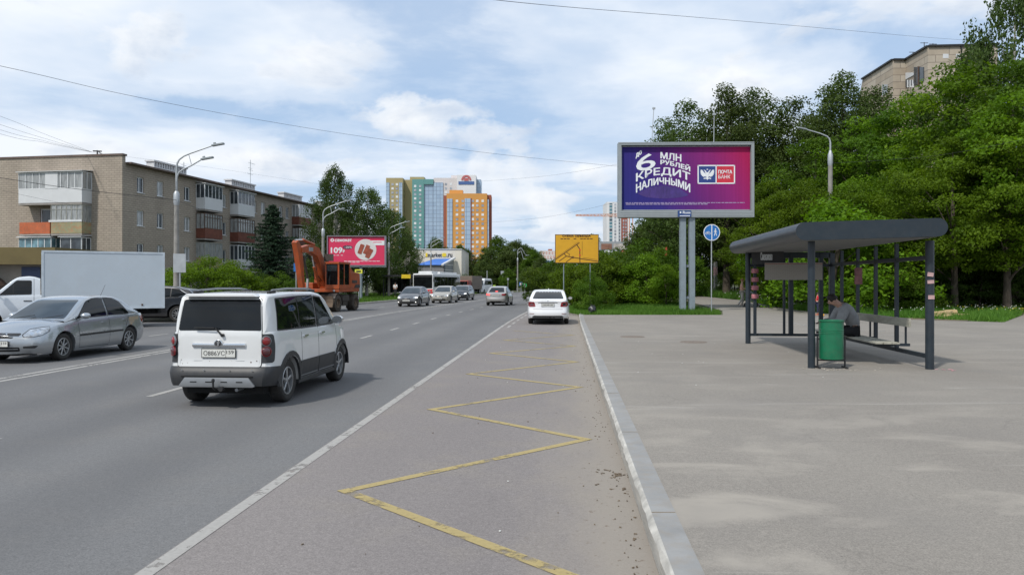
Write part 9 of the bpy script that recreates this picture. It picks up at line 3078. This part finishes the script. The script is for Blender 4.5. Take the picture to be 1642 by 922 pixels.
def build_bus():
 white = pm('bus_white', (0.66, 0.67, 0.67), 0.4, var=0.04, coat=0.3)
 red = pm('bus_red', (0.55, 0.03, 0.035), 0.4, var=0.05, coat=0.3)
 t = thing('city_bus', 'white city bus with a red lower front and black windscreen coming towards the viewer', 'bus', (-8.65, 91.1, 0.004), math.atan2(-0.98, -0.196))
 t.scale = (0.95, 0.93, 0.95)
 MB().bx((-6, -1.25, 0.34), (6, 1.25, 2.85)).build('body', white, t, bevel=0.12)
 MB().bx((-5.4, -0.95, 2.85), (2.2, 0.95, 3.08)).build('roof_unit', white, t, bevel=0.08)
 MB().bx((2.8, -0.85, 2.86), (5.2, 0.85, 3.12)).build('roof_unit', white, t, bevel=0.08)
 MB().bx((5.98, -1.14, 1.15), (6.03, 1.14, 2.62)).build('windshield', M['carglass'], t, bevel=0.02)
 MB().bx((5.99, -1.12, 2.44), (6.045, 1.12, 2.70)).build('destination_display', M['black'], t)
 MB().bx((5.98, -1.22, 0.38), (6.05, 1.22, 1.02)).build('front_panel', red, t, bevel=0.02)
 MB().bx((6.0, -1.15, 0.30), (6.08, 1.15, 0.55)).build('bumper', white, t, bevel=0.02)
 for s in (1, -1):
  MB().bx((-5.8, s * 1.235, 1.30), (5.6, s * 1.262, 2.48)).build('window_band', M['carglass'], t)
  MB().bx((-5.9, s * 1.24, 0.36), (5.7, s * 1.258, 0.80)).build('red_skirt', red, t)
  for k in range(7):
   x = -4.9 + k * 1.6
   MB().bx((x - 0.04, s * 1.25, 1.30), (x + 0.04, s * 1.268, 2.48)).build('window_bar', M['black'], t)
  MB().lathe([(0.0, 0.05), (0.10, 0.045), (0.13, 0.0)], (6.04, s * 0.86, 0.74), 'X', 16).build('headlight', M['lampglass'], t)
  m = MB().bar((5.9, s * 1.2, 2.45), (6.25, s * 1.42, 2.25), 0.05)
  m.bx((6.2, s * 1.36, 1.85), (6.3, s * 1.5, 2.25))
  m.build('mirror', M['black'], t)
  for x in (3.4, -3.2):
   make_wheel('wheel', 0.48, 0.28, t, (x, s * 1.12, 0.48), s, 6)
   MB().lathe([(0.56, 0.0), (0.56, 0.02), (0.0, 0.02)], (x, s * 1.243, 0.50), 'Y', 24).build('wheel_arch', M['under'], t)
 MB().bx((6.03, -0.5, 1.0), (6.06, 0.5, 1.06)).build('wiper', M['black'], t)
 t = thing('minibus', 'white minibus with a raised roof oncoming behind the row of cars', 'van', ((770.5 - CX) / FPX * 112, 114.5, 0.004), R(-104))
 sp = dict(L=5.5, W=2.0, rw=0.35, arch=0.42, tw=0.2, axles=(1.75, -1.45), nx=40,
    plan=[(-2.75, 0.98), (1.6, 1.0), (2.2, 0.95), (2.6, 0.82), (2.75, 0.62)],
    shoulder=[(-2.75, 1.30), (1.2, 1.28), (1.8, 1.2), (2.3, 1.08), (2.75, 0.86)],
    lower=[(-2.75, 0.36), (2.75, 0.34)], crown=[(-2.75, 0.02), (1.6, 0.03), (2.2, 0.07), (2.75, 0.04)],
    roof=[(-2.74, 2.2), (-2.5, 2.28), (0.6, 2.32), (1.1, 2.26), (1.3, 2.08), (1.95, 1.22)],
    rake_f=[(0.2, 0.0), (0.6, 0.0), (1.0, 0.1)], rake_r=[(0.2, 0), (2, 0.0)], tumble=0.10, rr=0.12, bulge=(0.0, 0.1), flare=0.02, tuck=(0.03, 0.03))
 B = Body(sp)
 B.mb.build('body', white, t, smooth=30)
 for s in (1, -1):
  decal('side_window', B.bvh, side_poly(rounded([(-2.5, 1.38), (-2.5, 1.95), (0.8, 1.95), (0.8, 1.36)], 0.06), s), (0, -s, 0), M['carglass'], t, off=0.01, maxlen=0.4)
  decal('side_window', B.bvh, side_poly(rounded([(0.9, 1.36), (0.9, 1.93), (1.15, 1.93), (1.6, 1.32)], 0.04), s), (0, -s, 0), M['carglass'], t, off=0.01, maxlen=0.3)
  wrap_decal('headlight', B, t, s, (2.6, 0.78), [(-0.15, 0.72), (-0.15, 0.86), (0.15, 0.90), (0.2, 0.76)], 40, M['lampglass'], 0.01, maxlen=0.2)
  for x in (1.75, -1.45):
   make_wheel('wheel', 0.35, 0.2, t, (x, s * 0.86, 0.35), s, 5)
 decal('windshield', B.bvh, end_poly(rounded([(-0.84, 1.32), (-0.76, 2.0), (0.76, 2.0), (0.84, 1.32)], 0.05), 3), (-1, 0, 0), M['shieldglass'], t, off=0.01, maxlen=0.3)
 decal('grille', B.bvh, end_poly([(-0.45, 0.68), (-0.45, 0.86), (0.45, 0.86), (0.45, 0.68)], 3), (-1, 0, 0), M['black'], t, off=0.01, maxlen=0.3)
 MB().bx((1.1, -0.35, 2.26), (1.2, 0.35, 2.40)).build('roof_plate', M['black'], t)
 t = thing('tarpaulin_lorry', 'brown tarpaulin-covered lorry standing between the bus and the white minibus', 'lorry', ((749.5 - CX) / FPX * 106, 109, 0.004), R(-104))
 MB().bx((-3.4, -1.0, 0.75), (1.5, 1.0, 2.6)).build('tarpaulin', pm('tarp_brown', (0.17, 0.14, 0.115), 0.8, var=0.12, scale=1.5), t, bevel=0.06)
 MB().bx((1.65, -0.95, 0.55), (3.2, 0.95, 2.0)).build('cab', pm('cab_red', (0.25, 0.05, 0.04), 0.5), t, bevel=0.12)
 MB().bx((3.16, -0.8, 1.25), (3.22, 0.8, 1.85)).build('windshield', M['carglass'], t)
 MB().bx((-3.3, -0.4, 0.5), (3.0, 0.4, 0.75)).build('chassis', M['under'], t)
 for x in (2.5, -2.4):
  for s in (1, -1):
   make_wheel('wheel', 0.4, 0.25, t, (x, s * 0.85, 0.4), s, 6)
def build_excavator():
 om = pm('excavator_orange', (0.37, 0.068, 0.014), 0.45, var=0.18, scale=1.5, dirt=(0.15, 0.065, 0.035), dirt_amt=0.8)
 mud = pm('muddy_steel', (0.135, 0.095, 0.065), 0.85, var=0.25, scale=2, dirt=(0.055, 0.045, 0.04), dirt_amt=0.6)
 dk = pm('greasy_steel', (0.045, 0.036, 0.03), 0.6, var=0.3, scale=3)
 t = thing('wheeled_excavator', 'orange wheeled excavator with a folded boom driving towards the viewer', 'excavator', (-11.35, 48.3, 0.004), math.atan2(-0.97, -0.21))
 uc = MB()
 uc.bx((-1.7, -0.55, 0.55), (1.8, 0.55, 1.0))
 uc.bx((-0.5, -1.15, 0.62), (0.5, 1.15, 0.98))
 uc.bx((-1.45, -0.95, 0.42), (-1.15, 0.95, 0.65))
 uc.bx((1.15, -0.95, 0.42), (1.45, 0.95, 0.65))
 uo = uc.build('undercarriage', dk, t, bevel=0.03)
 for s in (1, -1):
  for x in (1.3, -1.3):
   w = MB()
   w.lathe([(0.28, -0.25), (0.42, -0.26), (0.49, -0.24), (0.50, -0.1), (0.50, 0.1), (0.49, 0.24), (0.42, 0.26), (0.28, 0.25)], (0, 0, 0), 'Y', 26)
   for k in range(18):
    a = 2 * PI * k / 18
    w.box((0.505 * math.cos(a), 0.12 * (1 if k % 2 else -1), 0.505 * math.sin(a)), (0.045, 0.26, 0.07), Matrix.Rotation(-a, 3, 'Y'))
   wo = w.build('wheel', pm('muddy_tyre', (0.060, 0.048, 0.038), 0.9, var=0.3, scale=5) if 'mudtyre' not in M else M['mudtyre'], t, smooth=40)
   M['mudtyre'] = wo.data.materials[0]
   wo.location = (x, s * 0.98, 0.515)
   MB().lathe([(0.28, s * 0.24), (0.24, s * 0.12), (0.10, s * 0.12), (0.09, s * 0.2), (0.0, s * 0.2)], (0, 0, 0), 'Y', 20).build('rim', mud, wo, smooth=30)
  mg = MB()
  arc = [(1.3 + 0.60 * math.cos(a), 0.515 + 0.60 * math.sin(a)) for a in np.linspace(0.5, 2.6, 9)]
  inn = [(1.3 + 0.56 * math.cos(a), 0.515 + 0.56 * math.sin(a)) for a in np.linspace(2.6, 0.5, 9)]
  mg.prism(arc + inn, s * 0.72, s * 1.25, 'XZ')
  mg.build('mudguard', dk, t)
  MB().bx((-0.35, s * 0.7, 0.35), (0.35, s * 1.1, 0.95)).build('tool_box', dk, t, bevel=0.02)
 bl = MB()
 pr = [(2.05, 0.95), (1.98, 0.75), (2.0, 0.5), (2.10, 0.30), (2.16, 0.30), (2.08, 0.55), (2.07, 0.78), (2.12, 0.96)]
 bl.prism(pr, -1.25, 1.25, 'XZ')
 bl.bx((1.6, -0.4, 0.45), (2.02, -0.25, 0.65))
 bl.bx((1.6, 0.25, 0.45), (2.02, 0.4, 0.65))
 bl.build('dozer_blade', mud, t)
 MB().lathe([(0.0, 0.98), (0.62, 0.98), (0.62, 1.20), (0.0, 1.20)], n=26).build('slewing_ring', dk, t, smooth=40)
 up = MB()
 up.bx((-1.9, -1.2, 1.18), (1.15, 1.2, 1.38))
 uo = up.build('turntable', om, t, bevel=0.02)
 en = MB()
 en.prism([(-1.95, 1.38), (-2.02, 1.6), (-1.95, 2.25), (-1.75, 2.38), (-0.45, 2.42), (-0.45, 1.38)], -1.22, 1.22, 'XZ')
 eo = en.build('engine_cover', om, t, bevel=0.05)
 MB().prism([(-0.44, 1.39), (-0.44, 2.75), (-0.62, 2.62), (-1.05, 2.40), (-1.05, 1.39)], 0.40, 1.21, 'XZ').build('rear_fairing', om, eo, bevel=0.03)
 MB().prism([(-1.95, 1.42), (-1.9, 1.62), (-1.25, 1.62), (-1.0, 1.42)], 1.222, 1.232, 'XZ').build('dark_flash', dk, eo)
 MB().bx((-1.5, 1.218, 1.72), (-0.75, 1.235, 1.9)).build('vent_grille', dk, eo)
 st2 = MB().bx((-1.75, 1.222, 1.45), (-1.25, 1.238, 1.62))
 st2.build('side_sticker', M['plastic_grey'], eo)
 MB().cyl((-1.2, -0.6, 2.4), (-1.2, -0.6, 2.85), 0.06, 10).build('exhaust', dk, eo)
 MB().bx((0.1, -1.2, 1.38), (1.05, -0.55, 1.75)).build('tank', om, t, bevel=0.04)
 # cab
 cf = MB()
 x0, x1, y0, y1, z0, z1 = -0.42, 1.18, 0.32, 1.22, 1.38, 3.0
 cf.bx((x0, y0, z0), (x1, y1, 1.62))
 cf.bx((x0 - 0.03, y0 - 0.02, z1 - 0.12), (x1 + 0.04, y1 + 0.02, z1))
 for (x, y) in ((x0, y0), (x0, y1 - 0.08), (x1 - 0.08, y0), (x1 - 0.08, y1 - 0.08), (0.36, y1 - 0.08)):
  cf.bx((x, y, 1.62), (x + 0.08, y + 0.08, z1 - 0.12))
 co = cf.build('cab', om, t)
 MB().bx((x1 - 0.05, y0 + 0.08, 1.62), (x1 - 0.02, y1 - 0.08, z1 - 0.12)).build('front_glass', M['carglass'], co)
 MB().bx((x0 + 0.08, y1 - 0.05, 1.62), (0.36, y1 - 0.03, z1 - 0.12)).build('side_glass', M['carglass'], co)
 MB().bx((0.44, y1 - 0.05, 1.62), (x1 - 0.08, y1 - 0.03, z1 - 0.12)).build('side_glass', M['carglass'], co)
 MB().bx((x0 + 0.08, y0 + 0.02, 1.62), (x1 - 0.08, y0 + 0.04, z1 - 0.12)).build('side_glass', M['carglass'], co)
 MB().bx((x0 + 0.02, y0 + 0.08, 1.62), (x0 + 0.04, y1 - 0.08, z1 - 0.12)).build('rear_glass', M['carglass'], co)
 MB().bx((0.2, y0 + 0.3, 1.62), (0.6, y1 - 0.3, 2.4)).build('seat', M['under'], co)
 MB().bx((x1 - 0.019, y0 + 0.14, 2.45), (x1 - 0.012, y1 - 0.14, 2.82)).build('windscreen_upper', M['shieldglass'], co)
 MB().bx((0.9, y0 - 0.18, 3.05), (0.98, y0 + 0.42, 3.48)).build('roof_guard', dk, co)
 MB().bx((0.9, y0 + 0.0, 2.98), (0.95, y0 + 0.05, 3.1)).build('guard_foot', dk, co)
 # boom, stick, cylinders, bucket
 def beam(name, pts, widths, w, mat):
  """box beam in the x-z plane, half width w, with varying height"""
  mb = MB()
  up_, dn = [], []
  P = [Vector((p[0], 0, p[1])) for p in pts]
  for i, p in enumerate(P):
   d = (P[min(i + 1, len(P) - 1)] - P[max(i - 1, 0)]).normalized()
   n = Vector((-d.z, 0, d.x))
   up_.append(p + n * widths[i] / 2)
   dn.append(p - n * widths[i] / 2)
  mb.prism([(q.x, q.z) for q in up_] + [(q.x, q.z) for q in dn[::-1]], -w - 0.15, w - 0.15, 'XZ')
  return mb.build(name, mat, t, bevel=0.015)
 bm_ = beam('boom', [(0.35, 1.55), (0.7, 2.3), (1.05, 3.1), (1.5, 3.58), (2.4, 3.76), (3.6, 3.62)], [0.38, 0.55, 0.62, 0.58, 0.46, 0.30], 0.19, om)
 beam('stick', [(4.05, 4.1), (3.72, 3.6), (3.55, 2.9), (3.35, 1.9), (3.2, 1.15)], [0.26, 0.52, 0.44, 0.32, 0.22], 0.16, om)
 cy = MB()
 cy.cyl((0.95, -0.15, 1.5), (1.7, -0.15, 2.7), 0.085, 12)
 cy.build('boom_cylinder', om, t, smooth=40)
 MB().cyl((1.65, -0.15, 2.6), (2.0, -0.15, 3.35), 0.05, 12).build('piston_rod', M['chrome'], t, smooth=40)
 MB().cyl((1.7, -0.15, 4.02), (3.1, -0.15, 4.25), 0.08, 12).build('stick_cylinder', om, t, smooth=40)
 MB().cyl((3.05, -0.15, 4.23), (4.02, -0.15, 4.17), 0.045, 12).build('piston_rod', M['chrome'], t, smooth=40)
 MB().cyl((3.05, -0.15, 3.3), (2.5, -0.15, 2.0), 0.07, 12).build('bucket_cylinder', dk, t, smooth=40)
 MB().bar((2.5, -0.15, 2.0), (2.55, -0.15, 1.2), 0.10, 0.12).build('bucket_link', M['galv'], t)
 MB().bx((2.2, 0.042, 3.6), (2.75, 0.055, 3.82)).build('maker_plate', M['galv'], bm_)
 bk = MB()
 out = [(2.95, 1.2), (2.5, 1.28), (2.0, 1.1), (1.75, 0.75), (1.85, 0.42), (2.2, 0.28), (2.55, 0.35), (2.5, 0.42), (2.2, 0.38), (1.95, 0.5), (1.88, 0.75), (2.08, 1.0), (2.5, 1.15), (2.9, 1.08)]
 bk.prism(out, -0.55, 0.25, 'XZ')
 for y in (-0.55, 0.22):
  bk.prism([(2.95, 1.15), (2.5, 1.25), (2.0, 1.08), (1.78, 0.75), (1.88, 0.45), (2.2, 0.3), (2.5, 0.38)], y, y + 0.03, 'XZ')
 bk.v = [(x + 0.55, y, z + 0.18) for x, y, z in bk.v]
 bk.build('bucket', mud, t)
 hs = MB()
 for q in range(3):
  hs.tube([(0.5, -0.3 + q * 0.1, 1.7), (1.3, -0.32 + q * 0.1, 2.0 + q * 0.1), (1.5, -0.3 + q * 0.08, 2.9), (2.4, -0.3 + q * 0.08, 3.4), (3.0, -0.3 + q * 0.08, 2.9)], 0.022, 6)
 hs.build('hydraulic_hoses', M['black'], t, fix=False)
 for s in (1, -1):
  MB().lathe([(0, 0.05), (0.06, 0.045), (0.08, 0)], (1.2, s * 0.9, 1.25), 'X', 12).build('headlight', M['lampglass'], t)
build_lorry()
build_bus()
build_excavator()
